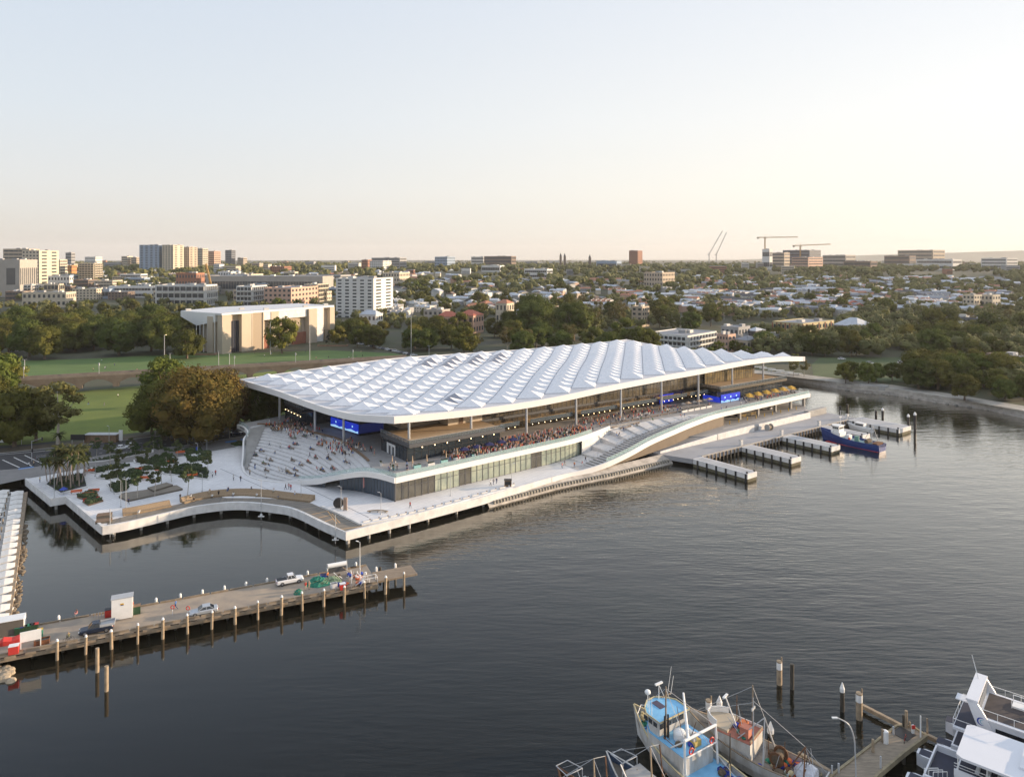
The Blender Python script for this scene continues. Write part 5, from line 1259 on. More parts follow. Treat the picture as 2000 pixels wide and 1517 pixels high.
# -- near and named trees
tree("rusty", G(385, 863), 24.5, "", lod="hi", sx=1.1, label="broadest fig tree with orange sunlight painted into its crown beside the market's left corner")
tree("rusty", G(432, 845), 21, "", lod="hi", sx=.8, label="fig tree with painted sun tint right of the broadest one, touching the market roof")
tree("fig", G(318, 858), 19.5, "", lod="hi", sx=1.1, label="dark green fig tree at the left edge of the sun tinted fig group")
tree("fig", G(296, 848), 15, "", lod="hi", sx=.8, label="small dark fig at the far left foot of the sun tinted fig group")
tree("round", G(322, 792), 21, "", lod="hi", sx=1.0, label="pale green round tree rising behind the sun tinted figs")
tree("fig", G(515, 832), 18, "", lod="hi", sx=.9, label="dark green fig under the left corner of the market roof")
tree("fig", G(545, 815), 15, "", lod="hi", label="dark fig in the shade behind the market's left shop")
tree("gum", G(112, 868), 23, "", lod="hi", sx=1.25, label="pale spreading gum tree with white trunk beside the road junction")
tree("fig", G(28, 872), 19, "", lod="hi", sx=.9, label="dark fig at the left edge beside the pale gum tree")
tree("fig", G(70, 862), 17, "", lod="hi", sx=.8, label="dark fig left of the pale gum tree's trunk")
tree("fig", G(-30, 850), 20, "", lod="hi", label="dark fig cut by the left frame edge behind the road")
tree("round", G(-12, 780), 24, "", lod="hi", label="green tree at the left frame edge beside the playing field")
tree("round", G(8, 770), 19, "", lod="hi", label="sunlit tree at the left frame edge above the stone viaduct")
tree("round", G(551, 690), 24, "", lod="hi", sx=.95, label="tall gum tree in front of the white roofed hall's long wall")
tree("conifer", G(643, 674), 12, "", lod="hi", sx=1.2, label="small dark conical tree at the right corner of the white roofed hall")
mass((-30, 652, 372, 703), 32, ["fig"], (18, 25), "dark fig wood left of the playing field", "fig trees of the wood left of the hall", "hi", 3.0, .5)
mass((60, 606, 640, 645), 28, ["fig", "round"], (12, 16), "tree belt behind the fig wood and hall", "trees between the hall and the city blocks", spacing=.36)
mass((655, 655, 850, 690), 14, ["round", "fig", "round"], (13, 18), "tree row right of the white roofed hall", "trees right of the hall", "hi", spacing=.5)
mass((850, 655, 1290, 705), 26, ["round", "gum", "fig"], (13, 20), "tree row just behind the market roof", "trees behind the market roof", "hi", spacing=.45)
mass((1040, 640, 1130, 665), 3, ["fig"], (27, 31), "tall dark tree group above the market roof's peak", "tall dark trees above the roof peak", "hi", spacing=.5)
mass((1120, 625, 1280, 662), 9, ["gum"], (21, 26), "gum group above the market roof's peak", "tall gums above the roof peak", "hi", spacing=.4)
mass((1280, 615, 1420, 655), 9, ["gum", "round"], (16, 21), "gums above the long terraced offices", "trees above the long offices", "hi", spacing=.4)
mass((1480, 672, 1960, 700), 26, ["fig", "round", "fig"], (12, 18), "dark wood behind the right lawn", "trees behind the right lawn", "hi", spacing=.4)
mass((1640, 738, 1745, 752), 7, ["round"], (8, 11), "small clump on the right lawn by the sea wall", "small trees on the lawn by the sea wall", "hi", spacing=.6)
mass((1788, 734, 2010, 766), 19, ["fig", "round"], (11, 17), "dark shoreline wood at the right", "trees of the right shoreline wood", "hi", spacing=.5)
mass((1860, 768, 2040, 796), 6, ["round", "fig"], (9, 13), "front trees of the right shoreline wood", "front shoreline trees at the right", "hi", spacing=.6)
mass((1800, 628, 2040, 665), 14, ["fig", "gum"], (14, 20), "hillside wood at the right edge", "trees on the right hillside", spacing=.45)
mass((1540, 722, 1575, 738), 3, ["gum"], (9, 12), "slim group beside the roof's right tip", "trees beside the roof's right tip", "hi")
mass((1290, 690, 1480, 712), 6, ["round"], (8, 11), "low trees in front of the long offices", "low trees by the offices")
# trees woven through the suburb
mass((650, 560, 1330, 632), 56, ["round", "gum", "fig"], (12, 18), "leafy suburb behind the market", "trees between the terraced houses behind the market", spacing=.5)
mass((1330, 560, 2010, 632), 40, ["round", "gum", "fig", "conifer"], (11, 17), "suburb on the right hillside", "trees between the houses on the right hillside", spacing=.5)
mass((-20, 556, 650, 592), 14, ["round", "gum"], (9, 13), "inner city blocks at the left", "trees between the city blocks", spacing=.6)
print("trees", TN[0])
# far woods: beyond counting, one object per belt
def wood(y0, y1, n, lab, seed, gap=None, hr=(10, 17), umin=-250, umax=2250):
    r = random.Random(seed); mb = MB()
    for i in range(n):
        y = y0 * (y1 / y0) ** r.random(); u = r.uniform(umin, umax); x = (u - U0) / F * y
        if math.sin(x * .006 + y * .004) + math.sin(x * .013 - y * .009) < (gap if gap is not None else -9): continue
        h = r.uniform(*hr); z = gh(y); Rr = h * r.uniform(.5, .9); o = Vector((x, y, z))
        for k in range(4 if y < 2500 else 3):
            c = o + Vector((r.uniform(-1, 1) * Rr * .7, r.uniform(-1, 1) * Rr * .7, h * r.uniform(.4, .75))); rr = Rr * r.uniform(.35, .6)
            a = len(mb.v); mb.ball(c, rr, 6, 4, 0, .85)
            for q in range(a, len(mb.v)):
                v = mb.v[q]; f = 1 + r.uniform(-.25, .25); mb.v[q] = tuple(c[t] + (v[t] - c[t]) * f for t in range(3))
            if y < 1900:
                for q in range(14):
                    d = Vector((r.gauss(0, 1), r.gauss(0, 1), abs(r.gauss(0, 1)))).normalized(); e = c + d * rr * r.uniform(.85, 1.1); w1 = d.orthogonal().normalized() * 1.1; w2 = d.cross(w1) * .7 + d * .4; mb.add([e - w1, e + w2, e + w1, e - w2], [(0, 1, 2, 3)])
    o = mb.build("distant_woodland", LMF); return tag(o, lab, "woodland", None, "stuff")
LMF = mat("leaves_far", (.165, .158, .048), .95, .5, .05, col2=(.070, .078, .024))
wood(1020, 1750, 2000, "woodland on the slope between the far houses", 1, -1.3, (8, 15))
wood(1700, 3200, 2600, "dark tree belt along the ridge", 2, -.9)
wood(3000, 7500, 1300, "thin line of trees on the horizon", 3, -.2, (10, 16), -400, 2400)

def fillwood(quads, lab, seed, hr=(7, 12)):
    r = random.Random(seed); mb = MB()
    for (u0, v0, u1, v1, n) in quads:
        for i in range(n):
            p = GT(r.uniform(u0, u1), r.uniform(v0, v1)); h = r.uniform(*hr); Rr = h * .55
            for k in range(4):
                c = p + Vector((r.uniform(-1, 1) * Rr, r.uniform(-1, 1) * Rr, h * r.uniform(.35, .75))); rr = Rr * r.uniform(.4, .65); a = len(mb.v); mb.ball(c, rr * .85, 6, 4, 0, .85)
                for q in range(a, len(mb.v)):
                    v = mb.v[q]; f = 1 + r.uniform(-.25, .25); mb.v[q] = tuple(c[t] + (v[t] - c[t]) * f for t in range(3))
                for q in range(34):
                    d = Vector((r.gauss(0, 1), r.gauss(0, 1), r.gauss(.4, .8))).normalized(); e = c + d * rr * r.uniform(.8, 1.15); w1 = d.orthogonal().normalized() * .8; w2 = d.cross(w1) * .7 + d * .3; mb.add([e - w1, e + w2, e + w1, e - w2], [(0, 1, 2, 3)])
    o = mb.build("garden_greenery", LMF); tag(o, lab, "greenery", None, "stuff")
fillwood([(1470, 645, 2030, 698, 210), (1800, 734, 2030, 764, 70), (1640, 610, 2030, 650, 110)], "dense undergrowth and treetops of the right hand woods", 11, (8, 14))
fillwood([(-40, 596, 660, 640, 130), (650, 556, 1330, 648, 330)], "garden bushes and treetops between the houses behind the roof", 12)
fillwood([(1300, 556, 2030, 630, 420), (-40, 545, 660, 590, 60)], "garden bushes and treetops of the outer suburb", 13, (7, 13))
# ------------------------------------------------------------------ buildings
WP = dict(white=(.66, .65, .62), cream=(.55, .48, .37), beige=(.46, .38, .29), grey=(.33, .33, .33), dark=(.11, .11, .115), brick=(.34, .16, .10), brown=(.20, .15, .12), blue=(.30, .38, .48), pink=(.55, .36, .27), yellow=(.52, .44, .25), green=(.10, .12, .07), concrete=(.38, .35, .31), slate=(.16, .17, .19), orange=(.52, .24, .09), pale=(.58, .56, .52))
WM = {k: mat(k + "_wall", v, .85, .1, .15) for k, v in WP.items()}
RP = dict(grey=(.24, .25, .27), tin=(.46, .49, .53), red=(.42, .12, .07), terracotta=(.38, .17, .10), dark=(.08, .08, .085), white=(.6, .6, .6), green=(.13, .2, .16), brown=(.17, .12, .09))
RM = {k: mat(k + "_roof", v, .75, .15, .3) for k, v in RP.items()}
M_w = mat("window_glass", (.05, .06, .07), .12, spec=.8)
def block(name, u0, u1, vt, vb, wall, label, cat="building", share=.3, y=None, roofm="grey", st=None, cols=None, style="win", cap=True, side="right", dep=None, grp=None, flat=True):
    """box building seen with a front face and, on one side, its end face; pixel extents fix size at its real distance"""
    if y is not None and y < 1040 and u1 < 700 and wall != "concrete": y = None; vb = max(vb, vt + 10)
    p = GT((u0 + u1) / 2, vb) if y is None else Vector((((u0 + u1) / 2 - U0) / F * y, y, gh(y)))
    Y = p.y; wpx = (u1 - u0) * Y / F; ht = (vb - vt) * Y / F if y is None else HC - (vt - V0) * Y / F - p.z
    zb = p.z - 2; ray = math.atan2(p.x, p.y); phi = R(28) * (1 if side == "right" else -1)
    Wf = wpx * (1 - share) / math.cos(phi); D = dep or max(6, wpx * share / abs(math.sin(phi))); D = min(D, 70)
    yaw = -ray - phi if 0 else -ray + (-phi if side == "left" else -phi)
    yaw = -ray - phi
    # local frame: x along front face, -y faces the camera
    e = empty(name, (p.x, p.y + D * .4, p.z), label, cat, grp, yaw)
    mb = MB(); mb.box((0, 0, (ht - 2) / 2), (Wf, D, ht + 2)); mb.build("wall", WM[wall], e)
    mb = MB()
    if flat:
        mb.box((0, 0, ht + .12), (Wf - .5, D - .5, .2)); 
        rf = mb.build("roof", RM[roofm], e)
        mb = MB(); t = .4
        for s in (-1, 1): mb.box((0, s * (D / 2 - t / 2 + .05), ht + .4), (Wf + .1, t, .8)).box((s * (Wf / 2 - t / 2 + .05), 0, ht + .4), (t, D - 2 * t + .06, .8))
        mb.build("parapet", WM[wall], e)
        r = random.Random(int(u0 * 7 + vt)); 
        for i in range(2 if Wf < 40 else 4):
            MB().box((r.uniform(-.35, .35) * Wf, r.uniform(-.3, .3) * D, ht + 1.2), (min(6, Wf * .18), min(5, D * .3), 2.2)).build("rooftop_plant", WM["grey" if i % 2 else "pale"], rf)
    else:
        a, b, h = Wf / 2 + .4, D / 2 + .4, min(D, Wf) * .28
        mb.add([(-a, -b, ht), (a, -b, ht), (a, b, ht), (-a, b, ht), (-a + b * .6, 0, ht + h), (a - b * .6, 0, ht + h)], [(0, 1, 5, 4), (1, 2, 5), (2, 3, 4, 5), (3, 0, 4), (3, 2, 1, 0)]); mb.build("roof", RM[roofm], e)
    st = st or max(1, round(ht / 3.3)); fh = ht / st
    def face(n, length, org, dx, nrm, nm):
        cw = length / n
        if style == "win":
            wm = MB(); sx, sy = abs(dx[0]) * cw * .5 + abs(nrm[0]) * .16, abs(dx[1]) * cw * .5 + abs(nrm[1]) * .16; wm.box((0, 0, 0), (sx, sy, fh * .46)); me = wm.mesh("window", M_w)
            for i in range(st):
                for j in range(n):
                    if CNT[0] >= 96: return
                    q = (org[0] + dx[0] * cw * (j + .5), org[1] + dx[1] * cw * (j + .5), fh * (i + .55)); put("window", me, e, q); CNT[0] += 1
        else:
            frac = dict(band=.42, balcony=.62, glass=.86)[style]
            for i in range(st):
                q = Vector((org[0] + dx[0] * length / 2, org[1] + dx[1] * length / 2, fh * (i + .52)))
                m = MB(); m.box((0, 0, 0), (abs(dx[0]) * length * .94 + abs(nrm[0]) * .1, abs(dx[1]) * length * .94 + abs(nrm[1]) * .1, fh * frac)); put("window_band", m.mesh("window_band", M_w), e, q)
                m = MB()
                if style == "balcony":
                    m.box((q.x + nrm[0] * .7, q.y + nrm[1] * .7, fh * (i + .06)), (abs(dx[0]) * length * .96 + abs(nrm[0]) * 1.4, abs(dx[1]) * length * .96 + abs(nrm[1]) * 1.4, .22))
                    m.box((q.x + nrm[0] * 1.36, q.y + nrm[1] * 1.36, fh * (i + .06) + .55), (abs(dx[0]) * length * .96 + abs(nrm[0]) * .08, abs(dx[1]) * length * .96 + abs(nrm[1]) * .08, .8))
                    for j in range(n + 1): m.box((org[0] + dx[0] * cw * j * .94 + nrm[0] * .7 + dx[0] * length * .03, org[1] + dx[1] * cw * j * .94 + nrm[1] * .7 + dx[1] * length * .03, fh * (i + .5)), (abs(dx[0]) * .3 + abs(nrm[0]) * 1.3, abs(dx[1]) * .3 + abs(nrm[1]) * 1.3, fh * .84))
                    m.build("balcony", WM[wall], e)
                else:
                    for j in range(n + 1): m.box((org[0] + dx[0] * (cw * j * .94 + length * .03), org[1] + dx[1] * (cw * j * .94 + length * .03), fh * (i + .52)), (.25, .25, fh * frac + .02))
                    m.build("mullion", WM["white" if style == "glass" else wall], e)
    CNT[0] = 0; n = min(cols or max(2, round(Wf / 4.5)), max(3, 64 // st))
    face(n, Wf, (-Wf / 2, -D / 2), (1, 0), (0, -1), "f")
    if share > .12:
        sg = 1 if side == "right" else -1; face(max(1, min(round(D / 5), 32 // st)), D, (sg * Wf / 2, -D / 2), (0, 1), (sg, 0), "s")
    return e
CNT = [0]
# hero mid-distance buildings
B = block
B("apartment_block", 650, 762, 545, 622, "white", "tall white apartment block with stacked balconies left of the terrace rooftops", share=.36, st=12, cols=8, style="win")
B("apartment_block", 300, 412, 558, 598, "white", "long white apartment block with glass balconies and a blank end wall", share=.2, st=3, cols=8, style="balcony")
B("apartment_block", 455, 512, 560, 598, "white", "white block with dark balconies and a broad blank right end", share=.5, st=4, cols=4, style="balcony")
B("apartment_block", 500, 612, 563, 600, "pink", "salmon brick apartment block with arched openings", share=.55, st=4, cols=6)
B("apartment_block", 590, 636, 556, 590, "cream", "cream block with balcony strips right behind the salmon block", share=.45, st=4, style="balcony")
B("office_block", 42, 132, 572, 600, "cream", "low cream office row with square bays at the left", share=.2, st=2, cols=9)
B("office_block", -40, 48, 508, 560, "concrete", "large blank sandstone coloured block at the left edge", share=.35, st=1, cols=2, style="win", y=1000)
B("office_block", 2, 62, 487, 530, "beige", "tall stepped beige office tower at the left edge", share=.3, st=11, style="band", y=1150)
B("office_block", 30, 92, 490, 570, "cream", "beige office tower with dense balconies at the left", share=.55, st=12, style="win", y=1080)
B("office_block", 60, 96, 518, 560, "green", "dark green glass office block with pale side", share=.1, st=8, style="glass", y=860)
B("office_block", 86, 122, 508, 560, "cream", "pale slab block right of the green glass block", share=.35, st=9, style="band", y=940)
B("office_block", 94, 136, 540, 572, "white", "white box building in front of the pale slab", share=.15, st=3, y=800)
B("office_block", 122, 144, 519, 545, "orange", "small orange block right of the pale slab", share=.4, st=4, y=990)
B("apartment_block", 150, 190, 515, 560, "cream", "cream stepped apartment tower with gridded balconies", share=.35, st=10, style="balcony", y=930)
B("apartment_block", 162, 192, 502, 520, "white", "white penthouse block crowning the stepped tower", share=.4, st=3, y=1000)
B("apartment_tower", 270, 315, 479, 525, "blue", "blue grey twin apartment tower with a rooftop box", share=.25, st=16, style="win", cols=6, y=1600)
B("apartment_tower", 311, 350, 479, 528, "cream", "cream tower with patterned facade, broadest of the tower cluster", share=.5, st=15, style="win", cols=5, y=1600)
B("apartment_tower", 349, 379, 483, 526, "beige", "beige tower with dense windows, third of the cluster", share=.5, st=14, style="win", cols=4, y=1650)
B("apartment_tower", 377, 402, 486, 522, "cream", "narrow cream tower right of the beige one", share=.4, st=12, style="band", y=1750)
B("apartment_tower", 402, 426, 491, 521, "pink", "pinkish slab tower at the right of the cluster", share=.5, st=10, style="band", y=1800)
B("apartment_tower", 438, 457, 489, 518, "slate", "slim dark grey tower standing alone", share=.4, st=10, style="band", y=2100)
B("apartment_tower", 462, 480, 504, 518, "beige", "small beige tower right of the slim dark one", share=.4, st=5, style="band", y=2100)
B("apartment_tower", 234, 254, 501, 516, "cream", "small cream tower left of the tower cluster", share=.5, st=6, style="band", y=1900)
B("apartment_tower", 254, 270, 503, 516, "beige", "small beige tower beside the tower cluster", share=.4, st=6, style="band", y=1900)
B("apartment_tower", 126, 142, 494, 512, "grey", "small grey tower alone above the left city blocks", share=.4, st=6, style="band", y=1700)
B("office_block", 130, 232, 552, 566, "pale", "long low pale block among the left city blocks", share=.2, st=2, style="band", y=900)
B("office_block", 95, 140, 560, 576, "brown", "red brick block behind the cream office row", share=.2, st=2, y=770)
B("office_block", 145, 215, 565, 584, "blue", "long low building with a pale blue roof", share=.15, st=1, style="band", roofm="tin", y=740)
B("office_block", 212, 300, 560, 582, "white", "low white office strip with ribbon windows", share=.15, st=2, style="band", y=760)
B("office_block", 232, 280, 536, 558, "white", "white office with red rooftop sign board", share=.25, st=3, style="band", y=960)
B("warehouse", 340, 392, 534, 550, "brick", "brown brick warehouse behind the white balconies", share=.3, st=3, y=1050)
B("warehouse", 400, 640, 540, 556, "concrete", "very long pale shed roof behind the middle apartment blocks", share=.1, st=1, style="band", roofm="white", y=1020)
B("warehouse", 345, 460, 538, 556, "grey", "grey long shed left of the pale one", share=.2, st=2, style="band", roofm="grey", y=960)
B("office_block", 575, 680, 538, 556, "grey", "flat roofed offices with a ribbon window right of the long shed", share=.2, st=2, style="band", y=950)
B("office_block", 450, 520, 556, 574, "brown", "brown block behind the white balconies", share=.2, st=3, y=840)
B("office_block", 555, 595, 545, 552, "dark", "dark flat block over the pale shed", share=.2, st=2, style="band", y=1150)
B("office_block", 525, 565, 521, 535, "brick", "brick block with a lit right end among far trees", share=.35, st=3, y=1500)
B("office_block", 745, 798, 533, 548, "cream", "cream building among the trees right of the white apartment block", share=.4, st=3, y=1150)
B("office_block", 705, 725, 508, 522, "brick", "small brick block left of the far office pair", share=.4, st=4, y=1700)
B("office_block", 720, 762, 510, 526, "white", "white windowed block in the far office pair", share=.4, st=5, style="win", y=1600)
B("office_block", 724, 792, 504, 522, "grey", "long grey office with a glassy right end on the skyline", share=.2, st=5, style="band", y=1800)
B("office_block", 848, 888, 502, 521, "blue", "boxy blue white block with a dark right end on the skyline", share=.4, st=5, style="win", y=1800)
B("office_block", 920, 950, 502, 514, "pale", "pale glass block left of the long dark building on the ridge", share=.2, st=4, style="band", y=2000)
B("office_block", 945, 1008, 501, 520, "brown", "long dark brown windowless block on the ridge", share=.15, st=4, style="band", y=1900, roofm="dark")
B("office_block", 940, 985, 519, 526, "white", "low white roofed building below the dark brown block", share=.2, st=1, style="band", y=1600, roofm="white")
B("university_tower", 1230, 1256, 490, 515, "brick", "brick tower block with regular windows alone on the ridge", share=.35, st=9, style="win", cols=4, y=2000)
B("office_block", 1262, 1322, 533, 556, "beige", "tan building with striped lit right end among the houses", share=.4, st=4, style="win", y=1080)
B("office_block", 1166, 1215, 510, 517, "blue", "long flat pale blue roofed hall on the ridge", share=.2, st=1, style="band", roofm="tin", y=1800)
B("office_block", 1024, 1080, 526, 536, "white", "long white pavilion between the trees", share=.2, st=2, style="band", y=1350)
B("lift_tower", 1491, 1510, 487, 516, "white", "white concrete tower below the left crane", share=.3, st=2, style="band", y=1900)
B("hospital_block", 1538, 1608, 489, 512, "slate", "dark glazed hospital block behind the bright one", share=.3, st=6, style="band", y=2100)
B("hospital_block", 1510, 1545, 494, 512, "beige", "beige flank block right of the white lift tower", share=.3, st=5, style="band", y=2050)
B("hospital_block", 1548, 1624, 503, 522, "pink", "sunlit pink and white hospital block with window strips", share=.6, st=5, style="band", y=1750)
B("office_block", 1616, 1675, 499, 515, "concrete", "concrete block right of the sunlit hospital block", share=.3, st=4, style="band", y=1900)
B("office_block", 1765, 1852, 489, 508, "beige", "large tan institutional block on the right skyline", share=.3, st=5, style="band", y=2300)
B("office_block", 1735, 1790, 500, 512, "brown", "lower brown wing left of the large tan block", share=.2, st=3, style="band", y=2200)
B("office_block", 1802, 1880, 507, 515, "white", "long low white roofed hall below the tan block", share=.2, st=2, style="band", y=1900)
B("office_block", 1932, 1992, 505, 520, "white", "white office block at the far right skyline", share=.3, st=4, style="band", y=1700)
B("office_block", 1655, 1715, 511, 520, "brown", "low brown roofed hall among the right ridge trees", share=.2, st=2, style="band", y=1700)
rk = random.Random(17)
for k in range(46):
    u = 4 + k * 14.2 + rk.uniform(-10, 10); w_ = rk.uniform(22, 52); vb = rk.uniform(549, 588); h = rk.uniform(13, 25); wc = rk.choice(("white", "white", "pale", "cream", "beige", "grey", "pink", "white", "brown", "blue"))
    e = B("city_block", u, u + w_, vb - h, vb, wc, "", "building", share=rk.uniform(.2, .5), st=rk.choice((2, 3, 4)), style=rk.choice(("band", "balcony", "win", "band")), roofm=rk.choice(("grey", "white", "tin", "white")), grp="mid rise blocks of the left city quarter")
    REG.append(("left city quarter's mid rise blocks", e, wc + " walled block"))
# terraced offices and houses directly behind the roof's right part
tb = B("office_building", 1275, 1412, 655, 684, "white", "long white and brick terraced office building with roof decks", share=.42, st=3, cols=9, style="balcony", y=505)
B("office_building", 1404, 1440, 655, 683, "pink", "brick and white striped block at the right end of the long offices", share=.4, st=3, cols=4, y=500)
B("house", 1415, 1470, 640, 672, "grey", "grey and white house with a stepped roof box", share=.4, st=2, cols=4, y=540)
B("house", 1462, 1500, 646, 672, "dark", "dark grey house with a glassy sloping roof", share=.5, st=2, y=545, flat=False, roofm="tin")
B("workshop", 1442, 1490, 664, 683, "cream", "cream gabled workshop below the grey house", share=.5, st=1, y=500, flat=False, roofm="grey")
B("workshop", 1495, 1548, 656, 676, "grey", "flat roofed dark windowed building with a white sign box", share=.6, st=1, style="band", y=530, roofm="tin")
yb = B("warehouse", 1532, 1646, 632, 668, "yellow", "yellow and red pilastered warehouse with square windows", share=.5, st=2, cols=7, y=575)
for i in range(8):
    MB().box((-.5 * 30 + i * 4.4, -13.2 if 0 else 0, 0), (.1, .1, .1)) if 0 else None
hwf = [c for c in kids(yb) if c.name.startswith("wall")][0]; xs = [v.co.x for v in hwf.data.vertices]; ys = [v.co.y for v in hwf.data.vertices]; zs = max(v.co.z for v in hwf.data.vertices)
for i in range(8):
    x = min(xs) + (max(xs) - min(xs)) * i / 7; MB().box((x, min(ys) - .2, zs / 2), (.9, .5, zs)).build("pilaster", M_brick, yb)
for i in range(5):
    y = min(ys) + (max(ys) - min(ys)) * (i + .5) / 5; MB().box((max(xs) + .2, y, zs / 2), (.5, .9, zs)).build("pilaster", M_brick, yb)
B("warehouse", 1642, 1716, 636, 664, "grey", "grey warehouse with a pale sloping roof beside the yellow one", share=.4, st=2, y=600, flat=False, roofm="tin")
B("shed", 1942, 2030, 697, 709, "brown", "long open shed with a pale flat roof at the right edge", share=.15, st=1, style="band", roofm="tin", y=445)
B("house", 1866, 1972, 622, 638, "slate", "long blue grey roofed house row on the right hillside", share=.3, st=2, cols=9, y=640)
B("apartment_block", 1890, 1922, 577, 606, "cream", "cream stepped apartments at the left of the right hill wood", share=.4, st=4, y=800)
B("apartment_block", 1926, 1958, 577, 596, "cream", "cream stepped apartments right of their twin on the right hill", share=.4, st=3, y=810)
B("house", 1846, 1906, 638, 650, "white", "white roofs peeping out of the dark wood at the right", share=.3, st=1, y=620, flat=False, roofm="white")
B("house", 826, 878, 606, 626, "concrete", "grey three storey house left of the red roofed one", share=.3, st=3, y=650)
B("manor_house", 852, 898, 618, 642, "pink", "left wing of the large red tiled house", share=.35, st=2, y=620, flat=False, roofm="red")
B("manor_house", 892, 944, 616, 642, "pink", "right wing of the large red tiled house with gables", share=.4, st=2, y=615, flat=False, roofm="red")
B("villa", 968, 1004, 592, 618, "cream", "cream gabled villa right of the red tiled house", share=.4, st=2, y=700, flat=False, roofm="terracotta")
B("villa", 1008, 1050, 606, 630, "white", "white villa with a blue grey roof above the market roof", share=.4, st=2, y=660, flat=False, roofm="tin")
B("villa", 1236, 1270, 600, 630, "beige", "beige balcony house in the gums above the roof peak", share=.4, st=4, y=680)
B("villa", 700, 745, 614, 632, "white", "pale house row beside the white apartment block", share=.3, st=2, y=640, flat=False, roofm="tin")
# ---- white roofed sports hall
sh = empty("sports_hall", G(530, 688), "large beige sports hall with tall fins and a white folded roof", "sports hall"); so_ = sh.location.copy()
def S(o): o.parent = sh; o.location = -so_; return o
def gp(u, v): return G(u, v)
h1 = Vector((-196, 492, 3)); ax = Vector((.548, .836, 0)); bx = Vector((-.836, .548, 0)); HT = 29.5
def hp_(x, y): q = h1 + ax * x + bx * y; return (q.x, q.y)
M_fin = mat("beige_fin", (.52, .44, .34), .85, .05, .1); M_tan = mat("tan_panel", (.36, .29, .21), .8)
S(MB().prism([hp_(2, 3), hp_(100, 3), hp_(100, 42), hp_(4, 36), hp_(1, 12)], 2, HT - 1).build("wall", mat("beige_render", (.50, .41, .32), .85, .06, .1)))
S(MB().prism([hp_(-1.5, -1.5), hp_(36, -1), hp_(99, -.5), hp_(101.5, 1), hp_(101.5, 44), hp_(40, 58), hp_(-1, 46)], HT - .3, HT + 1.0).build("roof", mat("white_hall_roof", (.66, .66, .66), .6, .05, .1)))
S(MB().prism([hp_(33, -.6), hp_(72.5, -.6), hp_(72.5, 2.9), hp_(33, 2.9)], HT - 6, HT - .32).build("roof_beam", M_white))
def fin(x0, x1, y0, y1, z1=HT - .32, m=M_fin, nm="fin"): return S(MB().prism([hp_(x0, y0), hp_(x1, y0), hp_(x1, y1), hp_(x0, y1)], 2, z1).build(nm, m))
fin(-1, 6, -1.2, 4); fin(-2, 1.9, 8, 14, HT - 1.5); fin(14.4, 22.7, -1.2, 2.9); fin(23.4, 32, -.6, 2.9, HT - .32, M_tan, "panel"); fin(22.72, 23.38, -1.4, 2.9); fin(32.02, 32.9, -1.2, 2.9)
fin(6.02, 14.38, 1.8, 2.9, HT - 5, mat("dark_blue_glass", (.03, .035, .055), .1), "entrance_glass")
for i in range(4): fin(7.5 + i * 1.9, 7.7 + i * 1.9, 1.6, 1.79, HT - 5, M_dgrey, "mullion")
fin(33, 39, .8, 2.9, 13, M_brick, "brick_wall"); fin(60, 72.8, .8, 2.9, 12, M_brick, "brick_wall"); fin(33.2, 39, 2.0, 2.9, HT - 7, M_tan, "recess_panel"); fin(54, 70, 2.0, 2.9, HT - 7, M_tan, "recess_panel")
fin(39.3, 46, -1, 2.9); fin(73, 80.8, -2.5, 2.9); fin(80.82, 88.5, -1, 2.9, HT - .32, M_white); fin(96, 100.9, -.2, 2.9); fin(92, 96, 1.0, 2.9, 12, M_tan, "recess_panel")  # the white fin has sunlit brightness put into its colour
P = [Vector((*hp_(-1.4, 46), 0)), Vector((*hp_(-1.6, 27), 0)), Vector((*hp_(-1.6, 6), 0))]
V3 = lambda q, z: q + Vector((0, 0, z))
me = MB().loft([[V3(P[k], HT - a), V3(P[k], HT + .9), V3(P[k] + ax * 2, HT + .9), V3(P[k] + ax * 2, HT - a)] for k, a in ((0, 3), (1, 8.5), (2, 5))]).mesh("folded_eave", M_wpaint); S(put("folded_eave", fixn(me)))
fin(3, 4, 15, 36, HT - 9, M_black, "porch_glass")
for i in range(6): q = P[1].lerp(P[2], i / 5); S(MB().tube((q.x, q.y, 3), (q.x, q.y, HT - 5), .25, .25, 6).build("strut", M_wpaint))
for i, (x, y) in enumerate(((38, 3), (74, 3), (97, 6), (2, 42), (30, 20))): S(MB().box((*hp_(x, y), HT + 1.7), (3.5, 2.5, 1.4), .6).build("rooftop_plant", WM["pale"]))
